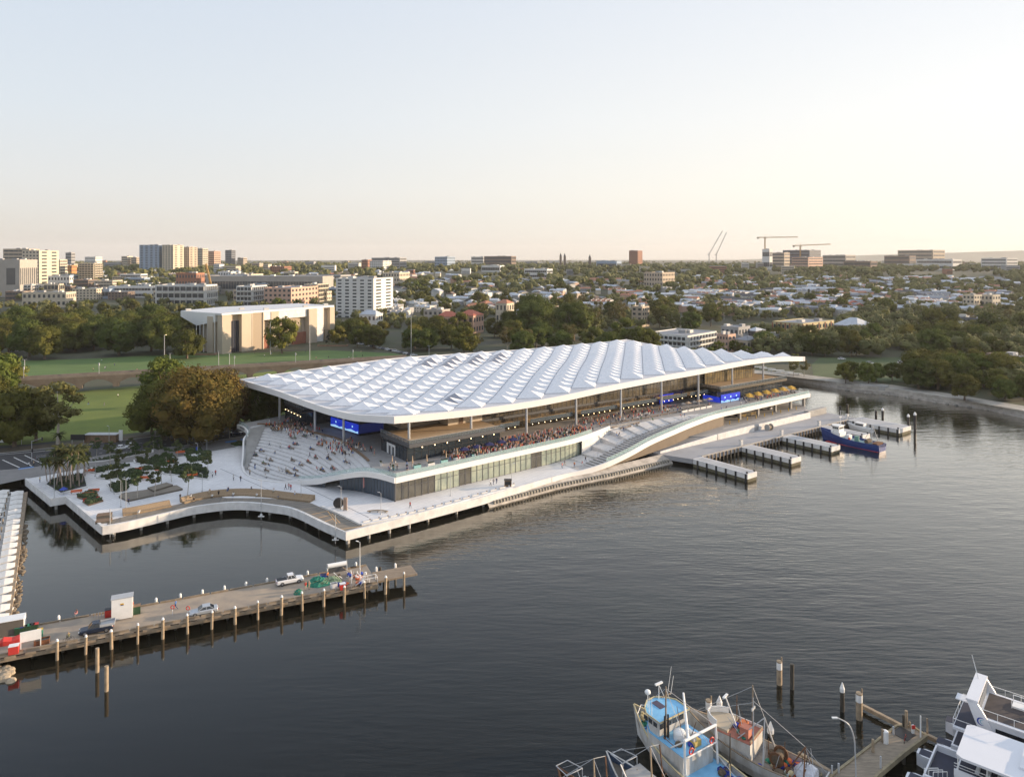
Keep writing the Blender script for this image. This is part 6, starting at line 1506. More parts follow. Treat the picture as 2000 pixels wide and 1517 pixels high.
# ---- stone viaduct
vd = empty("viaduct", G(175, 764), "long brown stone railway viaduct with arches crossing the park", "viaduct"); vo = vd.location.copy()
def V(o): o.parent = vd; o.location = -vo; return o
va, vb_ = G(-160, 788), G(800, 725); d = (vb_ - va); Lv = d.length; d.normalize(); q = Vector((-d.y, d.x, 0))
ztop = 7.6; span = 15.5
n = int(Lv / span)
for k in range(n):
    a = va + d * (k * span); mb = MB(); pts = [(0, 3 - 1), (1.3, 2), (1.3, 3.6)] + [(1.3 + (span - 2.6) * t, 3.6 + 2.4 * math.sin(math.pi * t) ** .8) for t in [i / 12 for i in range(1, 12)]] + [(span - 1.3, 3.6), (span - 1.3, 2), (span, 2), (span, ztop), (0, ztop)]
    m_ = len(pts)
    for s in (0, 7): mb.v += [tuple(a + d * x + q * s + Vector((0, 0, z))) for x, z in pts]
    mb.f = [(i, (i + 1) % m_, m_ + (i + 1) % m_, m_ + i) for i in range(m_)]; mb.m = [0] * m_
    top = [(0, ztop), (span, ztop)]
    for s in range(2):
        o = s * m_
        for i in range(2, 14):
            mb.f.append((o + i, o + i + 1, o + m_ - 1) if i < 8 else (o + i, o + i + 1, o + m_ - 2)); mb.m.append(0)
        mb.f.append((o + 8, o + m_ - 2, o + m_ - 1)); mb.m.append(0); mb.f += [(o, o + 1, o + 2), (o, o + 2, o + m_ - 1), (o + m_ - 3, o + m_ - 4, o + m_ - 5), (o + m_ - 3, o + m_ - 5, o + m_ - 2)]; mb.m += [0] * 4
    V(mb.build("arch", mat("brown_stone", (.15, .122, .098), .95, .25, .3)))
for s in (0, 6.6): mb = MB(); mb.strip([va + q * (s + .2), vb_ + q * (s + .2)], .45, ztop - .02, ztop + 1.0); V(mb.build("parapet", mat("pale_stone", (.22, .185, .155), .95, .2, .3)))
for k in range(int(Lv / 31)):
    a = va + d * (8 + k * 31) + q * 3.5; V(MB().tube(a + Vector((0, 0, ztop)), a + Vector((0, 0, ztop + 6)), .13, .1, 6).box(a + Vector((0, 0, ztop + 5.2)), (.5, .5, 1.2)).build("catenary_pole", M_steel))
# ---- light masts of the playing field
for (u, vb, vt, lit, db, lab) in ((321, 736, 654, True, False, "floodlight mast with its lamp lit in front of the fig wood"), (528, 692, 628, False, False, "tall mast left of the hall's gum tree"), (605, 714, 637, False, False, "tall mast in front of the hall's right part"), (427, 716, 685, False, True, "double headed mast left of the hall's entrance"), (448, 716, 690, False, True, "small double headed mast under the hall's entrance"), (48, 750, 702, False, True, "mast at the left end of the playing field"), (15, 690, 655, False, False, "slim mast at the left edge before the wood"), (803, 700, 615, False, True, "tallest mast behind the market roof's left half"), (838, 696, 675, False, True, "short mast right of the tallest one"), (332, 706, 690, False, True, "small mast by the sand coloured bank")):
    p, h = hp(u, vb, vt, 3.05); lamp(p, h, lab, "light masts around the playing field", .9, 0, M_steel, lit, db, .22)
for (u, v, w_, lab) in ((385, 693, 26, "long low earth bank at the field's far edge, left"), (650, 676, 22, "low earth bank in front of the hall's right end")):
    p = G(u, v); e = empty("earth_bank", p, lab, "bank", "low banks by the field"); MB().box((0, 0, .6), (w_, 4, 1.2)).build("bank_body", mat("ochre_earth", (.30, .19, .13), .95, .2, .4), e)
    MB().box((0, 0, 1.23), (w_ * .9, 3, .06)).build("grass_top", M_grassd, e)
# players on the fields
for k in range(30):
    if k < 9: u, v = rp_.uniform(170, 290), rp_.uniform(704, 742); wh_ = "on the left half of the playing field"
    elif k < 25: u, v = rp_.uniform(480, 730), rp_.uniform(686, 704); wh_ = "on the field in front of the beige hall"
    else: u, v = rp_.uniform(60, 260), rp_.uniform(775, 800); wh_ = "on the lower lawn below the viaduct"
    person(G(u, v, 3.06), rp_.choice(('walk', 'stand', 'reach')), wh_, rp_, grp="people " + wh_)
# ---- cranes on the skyline
M_cr = mat("crane_yellow", (.45, .28, .10), .7); M_crw = mat("crane_pale", (.45, .43, .42), .7)
def lattice(mb, a, b, w_, n, t=.35):
    a, b = Vector(a), Vector(b); d = (b - a).normalized(); u = Vector((0, 1, 0)) if abs(d.y) < .9 else Vector((1, 0, 0)); x = d.cross(u).normalized() * w_; y = u * w_
    c = [x + y, x - y, -x - y, -x + y]
    for k in c: mb.tube(a + k, b + k, t, t, 4)
    for i in range(n):
        p, q_ = a.lerp(b, i / n), a.lerp(b, (i + 1) / n)
        for j in range(4): mb.tube(p + c[j], q_ + c[(j + 1) % 4], t * .7, t * .7, 3)
def crane(u, vt, vb, y, kind, lab, m, j0=0, j1=0, vj=0):
    x = (u - U0) / F * y; zt = HC - (vt - V0) * y / F; zb = gh(y); e = empty("tower_crane", (x, y, zb), lab, "crane", "tower cranes on the skyline"); h = zt - zb; s = y / F
    mb = MB(); 
    if kind == "hammer":
        lattice(mb, (0, 0, 0), (0, 0, h), 1.1, 14, .4); mb.build("mast", m, e); mb = MB(); lattice(mb, ((j0 - u) * s, 0, h), ((j1 - u) * s, 0, h + (vj) * s), 1.0, 20, .45); mb.build("jib", m, e)
        MB().tube((0, 0, h), (0, 0, h + 7), .5, .2, 5).tube((0, 0, h + 7), ((j1 - u) * s * .6, 0, h + 1), .15, .15, 4).tube((0, 0, h + 7), ((j0 - u) * s * .8, 0, h + 1), .15, .15, 4).build("tie_bar", m, e); MB().box(((j0 - u) * s * .85, 0, h - 1.5), (4, 2.5, 4)).build("counterweight", M_conc, e); MB().box((2, 0, h - 2), (2.5, 2, 2.6)).build("cab", M_wpaint, e)
    else:
        lattice(mb, (0, 0, 0), (0, 0, h * .35), 1.1, 6, .4); mb.build("mast", m, e); mb = MB(); lattice(mb, (0, 0, h * .35), ((j1 - u) * s, 0, h), .9, 16, .4); mb.build("jib", m, e); MB().box((-3, 0, h * .35 - 1), (6, 2.5, 3)).build("cab", M_wpaint, e); MB().tube((-3, 0, h * .35), (-2, 0, h * .35 + 10), .4, .3, 4).tube((-2, 0, h * .35 + 10), ((j1 - u) * s, 0, h), .15, .15, 3).build("tie_bar", m, e)
crane(1385, 451, 505, 2600, "luff", "left one of two thin luffing cranes leaning right", M_crw, 0, 1411); crane(1399, 454, 505, 2700, "luff", "right one of two thin luffing cranes leaning right", M_crw, 0, 1419)
crane(1494, 464, 488, 1930, "hammer", "hammerhead crane above the white lift tower", M_cr, 1478, 1558, 1); crane(1563, 480, 500, 1850, "hammer", "lower hammerhead crane above the sunlit hospital block", M_cr, 1548, 1622, 3)
e = crane(412, 515, 560, 1000, "luff", "thin yellow mobile crane among the left city blocks", M_cr, 0, 402)
# ---- small houses of the suburb
HM = {}
def house_mesh(wc, rc, kind, s):
    key = (wc, rc, kind, s)
    if key in HM: return HM[key]
    w_, d_, h_ = (6 + s * 1.5, 12, 6.6) if kind == "terrace" else (9 + s, 11, 5.5 + s * 1.4)
    a = MB(); a.box((0, 0, h_ / 2 - 1), (w_, d_, h_ + 2))
    if kind == "terrace": a.box((-w_ / 2 + .15, 0, h_ + .9), (.3, d_, 2.2)).box((w_ / 2 - .15, 0, h_ + .9), (.3, d_, 2.2)); a.box((-w_ / 2 + .3, 1.5, h_ + 2.4), (.7, 1.2, 1.6))
    rf = MB(); r_ = 2.2; hw, hd = w_ / 2 - (.32 if kind == "terrace" else -.5), d_ / 2 + .3
    if kind == "terrace": rf.add([(-hw, -hd, h_), (hw, -hd, h_), (hw, 0, h_ + r_), (-hw, 0, h_ + r_), (hw, hd, h_ + .3), (-hw, hd, h_ + .3)], [(0, 1, 2, 3), (3, 2, 4, 5), (0, 3, 5), (1, 4, 2), (5, 4, 1, 0)])
    elif kind == "gable": rf.add([(-hw, -hd, h_), (0, -hd, h_ + 2.8), (hw, -hd, h_), (-hw, hd, h_), (0, hd, h_ + 2.8), (hw, hd, h_)], [(0, 1, 4, 3), (1, 2, 5, 4), (0, 2, 1), (3, 4, 5), (0, 3, 5, 2)])
    else: rf.add([(-hw, -hd, h_), (hw, -hd, h_), (hw, hd, h_), (-hw, hd, h_), (0, -2, h_ + 2.8), (0, 2, h_ + 2.8)], [(0, 1, 4), (1, 2, 5, 4), (2, 3, 5), (3, 0, 4, 5), (3, 2, 1, 0)])
    wn_ = []
    for i in range(2 if h_ > 6 else 1):
        for x in (-.25, .25): wn_.append(MB().box((x * w_, -d_ / 2 - .02, 1.6 + i * 3), (1.2, .12, 1.5)).mesh("window", M_w))
        wn_.append(MB().box((w_ / 2 + .02, -.25 * d_, 1.6 + i * 3), (.12, 1.2, 1.4)).mesh("window", M_w))
    HM[key] = (a.mesh("wall", WM[wc]), rf.mesh("roof", RM[rc]), wn_); return HM[key]
rh = random.Random(12); HN = 0
WORD = dict(tin="pale metal", grey="grey", red="red", terracotta="terracotta", dark="dark", white="white", brown="brown", green="green")
def houses(u0, u1, v0, v1, n, kinds, walls, roofs, where, grp, yawr=(-.9, -.2)):
    global HN; done = []; tries = 0
    while len(done) < n and tries < n * 40:
        tries += 1; v = rh.uniform(v0, v1); u = rh.uniform(u0, u1); p = GT(u, v); kd = rh.choice(kinds)
        rowyaw = yawr[0] + (yawr[1] - yawr[0]) * (.5 + .5 * math.sin(p.x * .02 + p.y * .03)); k = rh.choice((1, 3, 4, 5)) if kd == "terrace" else 1
        dr = Vector((math.cos(rowyaw), math.sin(rowyaw), 0)); wc, rc = rh.choice(walls), rh.choice(roofs); s = rh.choice((0, 1))
        for i in range(k):
            q = p + dr * (i * (6 + s * 1.5)); q.z = gh(q.y)
            if any((q - z).length < (5.5 if kd == "terrace" else 11) for z in done): continue
            done.append(q); wc2 = wc if rh.random() < .75 else rh.choice(walls); f = (pj(q)[0] - u0) / (u1 - u0)
            wl, rf, wi = house_mesh(wc2, rc, kd, s)
            e = empty("house", q, "", "house", grp, rowyaw); REG.append((where, e, "%s house, %s roof" % (wc2, WORD[rc])))
            put("wall", wl, e); put("roof", rf, e)
            if q.y < 900:
                for m_ in wi: put("window", m_, e)
            HN += 1
ALLW = ["white", "white", "pale", "cream", "beige", "grey", "pink", "blue", "white"]; ALLR = ["tin", "grey", "tin", "terracotta", "dark", "grey", "brown", "white"]
houses(745, 860, 596, 626, 26, ["terrace"], ["white", "pale", "grey"], ["tin", "tin", "grey", "terracotta"], "white rows by the apartment block", "terraced houses by the white apartment block")
houses(860, 1220, 560, 612, 52, ["terrace", "terrace", "gable", "hip"], ALLW, ALLR, "leafy suburb behind the market", "houses in the suburb behind the market")
houses(1170, 1335, 545, 575, 26, ["terrace"], ["white", "pale", "cream"], ["tin", "grey", "terracotta"], "rows left of the tan building", "terraced rows near the tan building")
houses(1335, 1560, 545, 612, 48, ["terrace", "terrace", "gable"], ALLW, ALLR, "suburb above the long offices", "houses above the long offices")
houses(1560, 1900, 548, 610, 78, ["terrace", "terrace", "gable"], ["white", "white", "pale", "blue", "cream", "pink"], ["tin", "grey", "grey", "terracotta", "red", "tin"], "bright rows on the right hillside", "houses on the right hillside")
houses(1640, 1745, 601, 612, 10, ["gable"], ["cream", "pink"], ["red"], "red roofed row on the right hill", "red roofed row on the right hill")
houses(500, 760, 520, 545, 14, ["hip", "gable"], ALLW, ALLR, "far suburb left of centre", "far houses left of centre")
houses(130, 420, 530, 560, 22, ["gable", "hip", "terrace"], ALLW, ALLR, "low houses among the left city blocks", "low houses among the city blocks")
houses(1880, 2010, 560, 600, 10, ["hip"], ALLW, ALLR, "right edge of the hillside", "houses at the right edge")
houses(660, 1000, 575, 600, 12, ["hip", "gable"], ALLW, ALLR, "gardens around the white apartment block", "houses around the white block")
print("houses", HN)
# far skyline: buildings one can tell apart
rs = random.Random(8)
FW = ["white", "pale", "concrete", "beige", "brick", "grey", "cream"]
for k in range(58):
    u = 10 + k * 34.5 + rs.uniform(-12, 12); y = rs.choice((1500, 1900, 2400, 3000, 3800)); p = Vector(((u - U0) / F * y, y, gh(y))); wd = rs.uniform(14, 50) * y / 2000; h = rs.uniform(9, 19) * (1.3 if u < 700 else 1); wc = rs.choice(FW); e = empty("far_building", p, "", "building", "low buildings along the far skyline", rs.uniform(-.5, .1))
    REG.append(("line of low far skyline buildings", e, wc + " building")); MB().box((0, 0, h / 2 - 2), (wd, 14, h + 4)).build("wall", WM[wc], e); MB().box((0, 0, h + .2), (wd + .6, 14.6, .5)).build("roof", RM[rs.choice(("tin", "grey", "white"))], e)
    for i in range(int(h / 4)): MB().box((0, -7.05, 2 + i * 3.6), (wd * .9, .12, 1.5)).build("window_band", M_w, e)
# two church like towers on the ridge
for (u, vt, y) in ((1095, 494, 2000), (1152, 497, 1900), (1103, 494.5, 2000)):
    p = Vector(((u - U0) / F * y, y, gh(y))); h = HC - (vt - V0) * y / F - p.z; e = empty("stone_tower", p, "dark %s stone tower of the old university on the ridge" % {1095: "left twin", 1103: "right twin", 1152: "single domed"}[u], "tower", None); MB().box((0, 0, h * .4), (6, 6, h * .8)).build("shaft", WM["brown"], e); MB().tube((0, 0, h * .8), (0, 0, h), 3.4, .3, 6).build("spire", RM["dark"], e)

# the houses beyond the first three hundred, as one mass
mb = MB(); r = random.Random(44); ms = [WM[k] for k in ("white", "pale", "cream", "grey", "pink")] + [RM[k] for k in ("tin", "grey", "terracotta", "dark", "white")]
for k in range(620):
    u = r.uniform(1320, 1960) if k % 5 < 3 else r.uniform(760, 1320) if k % 5 == 3 else r.uniform(0, 760); v = r.uniform(547, 616) if u > 1320 else r.uniform(548, 612) if u > 880 else r.uniform(536, 572); p = GT(u, v); yaw = -.5 + .45 * math.sin(p.x * .02 + p.y * .03); d = Vector((math.cos(yaw), math.sin(yaw), 0)); w = r.uniform(6, 11); wi, ri = r.randrange(5), 5 + r.randrange(5)
    for i in range(r.choice((1, 2, 3, 4))):
        q = p + d * (w * i); z = gh(q.y); h = r.uniform(5.5, 7.5); mb.box((q.x, q.y, z + h / 2 - 1), (w - .2, 11, h + 2), yaw, wi)
        n_ = Vector((-d.y, d.x, 0)); a = q - d * (w / 2) - n_ * 5.8; b = q + d * (w / 2) - n_ * 5.8; c = q + d * (w / 2) + n_ * 5.8; e_ = q - d * (w / 2) + n_ * 5.8; m1 = (b + c) / 2; m2 = (a + e_) / 2
        Z = lambda t, hh: Vector((t.x, t.y, z + hh)); mb.add([Z(a, h), Z(b, h), Z(c, h), Z(e_, h), Z(m1, h + 2.2), Z(m2, h + 2.2)], [(0, 1, 4, 5), (5, 4, 2, 3), (1, 2, 4), (3, 0, 5)], ri)
tag(mb.build("suburb_rooftops", ms), "mass of small houses and terraces filling the slope between the trees", "houses", None, "stuff")
# ------------------------------------------------------------------ plaza garden
def bed(pts, lab, h=.9, z=3.0, n=260, edge=M_white, m=M_hedge, seed=0):
    P = [G(u, v, z) for u, v in pts]; c = sum(P, Vector()) / len(P); e = empty("planting_bed", c, lab, "planting bed", "planting beds of the plaza"); 
    rel_ = lambda o: (setattr(o, "parent", e), setattr(o, "location", -c), o)[2]
    rel_(MB().prism([(p.x, p.y) for p in P], z, z + .42).build("kerb", edge)); rel_(MB().prism([(c.x + (p.x - c.x) * .93, c.y + (p.y - c.y) * .93) for p in P], z + .42, z + .46).build("soil", M_asph))
    r = random.Random(seed + int(pts[0][0])); mb = MB(); xs = [p.x for p in P]; ys = [p.y for p in P]; k = 0; t = 0
    def inside(x, y):
        s = False; j = len(P) - 1
        for i in range(len(P)):
            if (P[i].y > y) != (P[j].y > y) and x < (P[j].x - P[i].x) * (y - P[i].y) / (P[j].y - P[i].y) + P[i].x: s = not s
            j = i
        return s
    while k < n and t < n * 9:
        t += 1; x, y = r.uniform(min(xs), max(xs)), r.uniform(min(ys), max(ys))
        if not inside(x, y): continue
        k += 1; hh = h * r.uniform(.5, 1.15); cc = Vector((c.x + (x - c.x) * .9, c.y + (y - c.y) * .9, z + .35 + hh * .3)); mb.ball(cc, r.uniform(.35, .6), 5, 4, 0, hh)
        for q in range(7):
            d = Vector((r.gauss(0, 1), r.gauss(0, 1), abs(r.gauss(.5, 1)))).normalized(); p = cc + d * .55 * (1, 1)[0]; w1 = d.orthogonal().normalized() * .2; w2 = d.cross(w1) + d * .08; mb.add([p - w1, p + w2, p + w1, p - w2], [(0, 1, 2, 3)])
    rel_(mb.build("shrubs", m)); return e
M_h2 = mat("plaza_shrubs", (.060, .085, .030), .9, .5, 1.2, col2=(.030, .045, .018))
BEDS = [([(163, 921), (245, 908), (258, 912), (190, 926)], "long narrow planting bed behind the garden's first trees"), ([(187, 934), (262, 918), (282, 922), (288, 928), (215, 938)], "planting bed in the left middle of the garden"),
        ([(208, 948), (258, 940), (292, 932), (250, 950), (248, 962), (224, 966)], "planting bed around the leaning trees"), ([(260, 900), (330, 888), (352, 898), (345, 908), (300, 912), (262, 905)], "wide planting bed at the garden's centre rear"),
        ([(312, 918), (385, 905), (412, 922), (408, 938), (350, 930), (318, 926)], "largest hedge bed at the right of the garden"), ([(356, 882), (392, 878), (398, 886), (366, 890)], "small rounded hedge bed at the garden's back"),
        ([(372, 895), (410, 892), (413, 900), (382, 904)], "low hedge bed right of the centre"), ([(392, 886), (410, 884), (413, 889), (396, 892)], "smallest hedge bed at the garden's back right"), ([(270, 918), (290, 914), (300, 918), (282, 922)], "tiny bed with white kerb in the garden's middle"),
        ([(88, 948), (100, 936), (165, 925), (172, 952), (118, 966)], "triangular bed holding the palm cluster"), ([(150, 972), (182, 962), (192, 967), (162, 976)], "small rust edged bed with an orange seat"), ([(161, 981), (185, 972), (202, 979), (173, 988)], "small rust edged bed with two red seats"),
        ([(160, 905), (260, 886), (300, 880), (300, 884), (200, 902)], "thin grassy strip between garden and path"), ([(452, 870), (470, 866), (478, 871), (462, 874)], "round edged planter at the foot of the stair's left side")]
for i, (p, l) in enumerate(BEDS): bed(p, l, .9 if i not in (9, 12) else .45, n=int(170 if i in (3, 4) else 90), edge=M_wood if i in (10, 11) else M_white, m=M_h2, seed=i)
r = random.Random(31)
for k, (u, v, h) in enumerate([(92, 940, 6.5), (98, 946, 7.5), (104, 938, 8.5), (110, 950, 8), (117, 942, 9.5), (122, 955, 8.5), (128, 945, 10), (134, 938, 9), (138, 955, 9), (143, 946, 10.5), (150, 940, 9.5), (155, 950, 7.5), (112, 932, 9), (160, 942, 7), (166, 930, 8.5), (125, 933, 8)]):
    o = tree("palm", G(u, v, 3.3), h, "", "palms of the plaza cluster", "hi", .68, "%s palm of the dense cluster at the plaza's left, %s" % ("tall" if h > 8.8 else "short" if h < 7.6 else "middling", "leaning left" if k % 3 == 0 else "upright"))
    REG.append(("palm cluster on the plaza", o, "%s palm" % ("tall" if h > 8.8 else "short" if h < 7.6 else "middling"))); o.rotation_euler = (r.uniform(-.12, .12), r.uniform(-.12, .12), r.uniform(0, 6))
for (u, v) in ((113, 880),): tree("palm", G(u + 2, 882, 3.05), 6, "", None, "hi", 1, "single palm on the verge beside the road junction")
YT = [(165, 925, 8.2, "right of the palms"), (215, 905, 7.5, "behind the long narrow bed"), (235, 925, 8, "at the left middle bed"), (228, 948, 7, "left leaning one over the bed"), (216, 958, 7.5, "dense one at the bed's near corner"), (268, 975, 8.5, "nearest, beside the short lounger"), (302, 968, 8.5, "second nearest, at the timber platform"), (335, 940, 7.5, "at the platform's back corner"), (366, 966, 8.5, "right end of the front row"), (316, 945, 8, "behind the platform"), (290, 905, 7.5, "in the centre rear bed"), (278, 925, 7, "beside the orange seat"), (310, 895, 7, "at the centre bed's right end"), (345, 905, 8, "left of the banner lamp"), (375, 925, 8, "in the largest hedge bed"), (405, 925, 7, "right edge of the largest bed"), (255, 888, 6, "on the thin grassy strip"), (188, 892, 6.5, "left on the grassy strip"), (300, 877, 6, "right on the grassy strip"), (367, 868, 7.5, "by the road, left of two"), (342, 872, 7, "by the road, far left"), (448, 855, 8.5, "by the road near the dark car"), (266, 905, 7, "between two hedges"), (325, 915, 7, "above the double lamp"), (240, 962, 6.5, "at the two close lamp posts")]
for (u, v, h, w_) in YT: tree("young", G(u, v, 3.1), h * .97, "", "young trees of the plaza", "hi", 1.08, "young plaza tree " + w_)
for (u, v, y, l) in ((149, 963, .3, "near the palms"), (172, 968, .35, "on the small rust edged bed"), (183, 961, .3, "above the rust edged bed"), (282, 936, .2, "in front of the left middle bed"), (272, 919, .3, "behind the left middle bed"), (175, 922, .3, "between the palms and hedge"), (312, 920, .2, "left end of the largest bed"), (376, 931, .6, "right end of the largest bed"), (352, 886, .3, "beside the small back hedge"), (335, 905, .3, "in the centre of the garden")):
    bench(G(u, v, 3.3), y, 2.8, "orange bench " + l, "orange benches of the plaza", M_orange, True)
for (u, v, l) in ((167, 980, "left"), (193, 976, "right")): bench(G(u, v, 3.3), 1.2, 1.0, "short red seat on the small planting bed, %s one" % l, "red seats", M_red, True)
for (pts, l, z) in (([(232, 972), (238, 966), (345, 950), (357, 957), (250, 980)], "wide low timber platform under the front plaza trees", .45), ([(288, 958), (325, 948), (338, 952), (300, 964)], "raised timber platform on the wide low one", .9)):
    P = [G(u, v, 3) for u, v in pts]; c = P[0]; e = empty("timber_platform", c, l, "platform"); rl_ = lambda o: (setattr(o, "parent", e), setattr(o, "location", -c))
    rl_(MB().prism([(p.x, p.y) for p in P], 3.0, 2.95 + z).build("base", M_dconc)); rl_(MB().prism([(p.x, p.y) for p in P], 2.95 + z, 3.03 + z).build("decking", M_deck))
e = empty("parasol", G(124, 966, 3), "small blue parasol beside the palm bed", "parasol"); MB().tube((0, 0, 0), (0, 0, 2.1), .04, .04, 6).build("pole", M_steel, e); MB().tube((0, 0, 1.5), (0, 0, 2.2), 1.1, .03, 8).build("canopy", M_blue, e)
e = empty("slatted_shed", G(200, 862, 3.1), "brown slatted shed on the verge across the road", "shed"); MB().box((0, 0, 1.3), (11, 3, 2.6)).build("body", M_wood, e); MB().box((0, 0, 2.7), (11.4, 3.4, .2)).build("roof", M_steel, e)
e = empty("billboard", G(152, 866, 3.1), "small dark billboard on the verge left of the shed", "billboard"); MB().box((0, 0, 2.2), (5, .2, 1.9)).build("panel", M_black, e); [MB().tube((s * 2, 0, 0), (s * 2, 0, 1.4), .08, .08, 6).build("leg", M_steel, e) for s in (-1, 1)]
e = empty("advertising_totem", G(236, 862, 3.1), "white upright advertising totem on the verge", "totem"); MB().box((0, 0, 2.2), (1.3, .3, 3.6)).build("panel", M_wpaint, e); MB().box((0, 0, .2), (.8, .25, .4)).build("foot", M_conc, e)
for (u, v, y, l) in ((62, 900, 1.2, "nearest the crossing"), (42, 868, .3, "across the junction")):
    e = empty("traffic_light", G(u, v, 3.1), "traffic light on a grey mast " + l, "traffic light", "traffic lights at the junction", y); MB().tube((0, 0, 0), (0, 0, 6.4), .1, .07, 8).tube((0, 0, 6.2), (3.4, 0, 6.6), .06, .05, 6).build("mast", M_steel, e)
    for p in ((0, -.25, 3.4), (3.4, 0, 6.2)): MB().box(p, (.35, .3, 1.1)).build("signal_head", M_black, e)
bus = car('van', P_white, "white bus cut by the left frame edge on the side road", G(0, 862, 3.08), .3, "vehicles on the road behind the plaza"); bus.scale = (1.6, 1.2, 1.3)

# ------------------------------------------------------------------ pier clutter
def PX(u, v, z=PZ + .01): return G(u, v, z)
hut = empty("pier_hut", PX(239, 1205), "white box shaped hut with a small yellow and blue emblem on the pier", "hut", None, PW); MB().box((0, 0, 1.95), (3.4, 1.9, 3.7)).build("body", M_wpaint, hut); MB().box((0, 0, 3.86), (3.6, 2.1, .1)).build("roof", M_steel, hut)
for s in (-1, 1): MB().box((s * 1.2, 0, .05), (.3, 1.8, .1)).build("skid", M_black, hut)
MB().box((0, -.965, 2.8), (.55, .03, .3)).build("emblem", M_yellow, hut); MB().box((.05, -.985, 2.65), (.4, .03, .15)).build("emblem", M_navy, hut)
MB().tube((1.74, 0, 2.2), (1.8, 0, 2.2), .3, .3, 14).build("lifebuoy", M_orange, hut)
def crate(p, d, m, lab, yaw=PW, nm="crate", lid=None, grp=None):
    e = empty(nm, p, lab, nm.replace("_", " "), grp, yaw); w_, l_, h_ = d; t = .06
    MB().box((0, 0, t / 2), (w_, l_, t)).box((0, l_ / 2 - t / 2, h_ / 2), (w_, t, h_)).box((0, -l_ / 2 + t / 2, h_ / 2), (w_, t, h_)).box((w_ / 2 - t / 2, 0, h_ / 2), (t, l_ - 2 * t, h_)).box((-w_ / 2 + t / 2, 0, h_ / 2), (t, l_ - 2 * t, h_)).build("shell", m, e)
    if lid: MB().box((0, 0, h_ + .03), (w_ + .05, l_ + .05, .07)).build("lid", lid, e)
    else: MB().box((0, 0, h_ * .7), (w_ - .14, l_ - .14, .04)).build("contents", M_dconc, e)
    return e
M_green = mat("green_net", (.02, .20, .13), .8, .5, 3); M_pgreen = mat("pale_net", (.25, .33, .20), .8, .5, 3); M_dgreen = mat("dark_green_plastic", (.02, .06, .03), .5)
crate(PX(213, 1203), (1.3, 1, 1.3), M_red, "red bin left of the white hut", lid=M_black); crate(PX(266, 1197), (1.4, 1.2, 1.4), M_dgreen, "dark green bin right of the white hut", lid=M_wood)
def heap(p, R_, h, m, lab, nm="net_heap", seed=1):
    r = random.Random(seed); e = empty(nm, p, lab, "net heap", None); mb = MB(); n, k = 18, 6; rings = []
    for j in range(k):
        f = j / (k - 1); rings.append([(math.cos(6.283 * i / n) * R_ * (1 - f * .85) * r.uniform(.8, 1.15), math.sin(6.283 * i / n) * R_ * .7 * (1 - f * .85) * r.uniform(.8, 1.15), h * math.sin(f * 1.57) * r.uniform(.85, 1.1) + (0 if j else -.02)) for i in range(n)])
    mb.loft(rings); me = fixn(mb.mesh("net", m)); put("net", me, e)
    for i in range(7):
        a = r.uniform(0, 6.28); P = [(math.cos(a + t) * R_ * (.9 - t * .25), math.sin(a + t) * R_ * .6 * (.9 - t * .25), h * (.25 + .5 * t)) for t in (0, .4, .8, 1.2)]; MB().path([Vector(q) for q in spline([(*q,) for q in P], 3)], .05, 5).build("rope", M_pgreen, e)
    return e
heap(PX(622, 1139), 2.6, 1.3, M_green, "large dark green fishing net heap behind the pickup", seed=2); heap(PX(650, 1136), 1.8, 1.1, M_pgreen, "pale green fishing net heap beside the dark one", seed=3); heap(PX(583, 1159), 1.0, .9, M_green, "small green net bundle at the pier's near edge", seed=4)
crate(PX(652, 1147), (1.3, 1, .9), M_wpaint, "white fish tub at the pier's gear pile"); crate(PX(669, 1150), (1.1, .9, 1.1), M_red, "red ice box at the near edge of the gear pile", lid=M_wpaint)
crate(PX(660, 1144), (.9, .7, .6), M_blue, "blue crate between the white tub and red box"); crate(PX(645, 1133), (.8, .6, .5), M_orange, "orange crate in the gear pile"); crate(PX(660, 1128), (1, .7, .6), M_wood, "brown crate at the back of the gear pile"); crate(PX(632, 1126), (1.2, .9, .5), M_blue, "blue tub lying on the net heap's far side")
e = empty("winch_rack", PX(658, 1122), "white roller winch on a steel rack at the pier's far edge", "winch", None, PW); MB().tube((-1.9, 0, 2.1), (1.9, 0, 2.1), .45, .45, 14).build("roller", M_wpaint, e)
for s in (-1, 1): MB().tube((s * 2, -.5, 0), (s * 2, 0, 2.6), .08, .08, 6).tube((s * 2, .5, 0), (s * 2, 0, 2.6), .08, .08, 6).build("stand", M_steel, e)
MB().box((0, .1, 1.0), (3.6, .05, 1.0)).build("mesh_panel", M_dgrey, e)
r = random.Random(6)
for k in range(40):
    u, v = r.uniform(664, 714), r.uniform(1120, 1146); p = PX(u, v); nm, m, w_ = r.choice((("pipe", M_wpaint, "white"), ("plank", M_oldw, "brown"), ("pipe", M_steel, "grey"), ("bucket", M_wpaint, "white"), ("bag", M_blue, "blue"), ("coil", M_orange, "orange")))
    if nm in ("pipe", "plank"): o = MB().tube((0, 0, .2), (r.uniform(-2.2, 2.2), r.uniform(-1, 1), r.uniform(.3, 2.2)), .07, .07, 6).build(nm, m, None, p)
    elif nm == "bucket": o = MB().tube((0, 0, 0), (0, 0, .45), .2, .25, 12).build(nm, m, None, p)
    elif nm == "bag": o = MB().ball((0, 0, .3), .45, 8, 5, 0, .7).build(nm, m, None, p)
    else: o = MB().path([Vector((.4 * math.cos(a / 2), .4 * math.sin(a / 2), .1 + a * .012)) for a in range(26)], .05, 5).build(nm, m, None, p)
    tag(o, "", nm, "loose gear at the pier's end"); REG.append(("gear heap at the pier's end", o, "%s %s" % (w_, nm)))
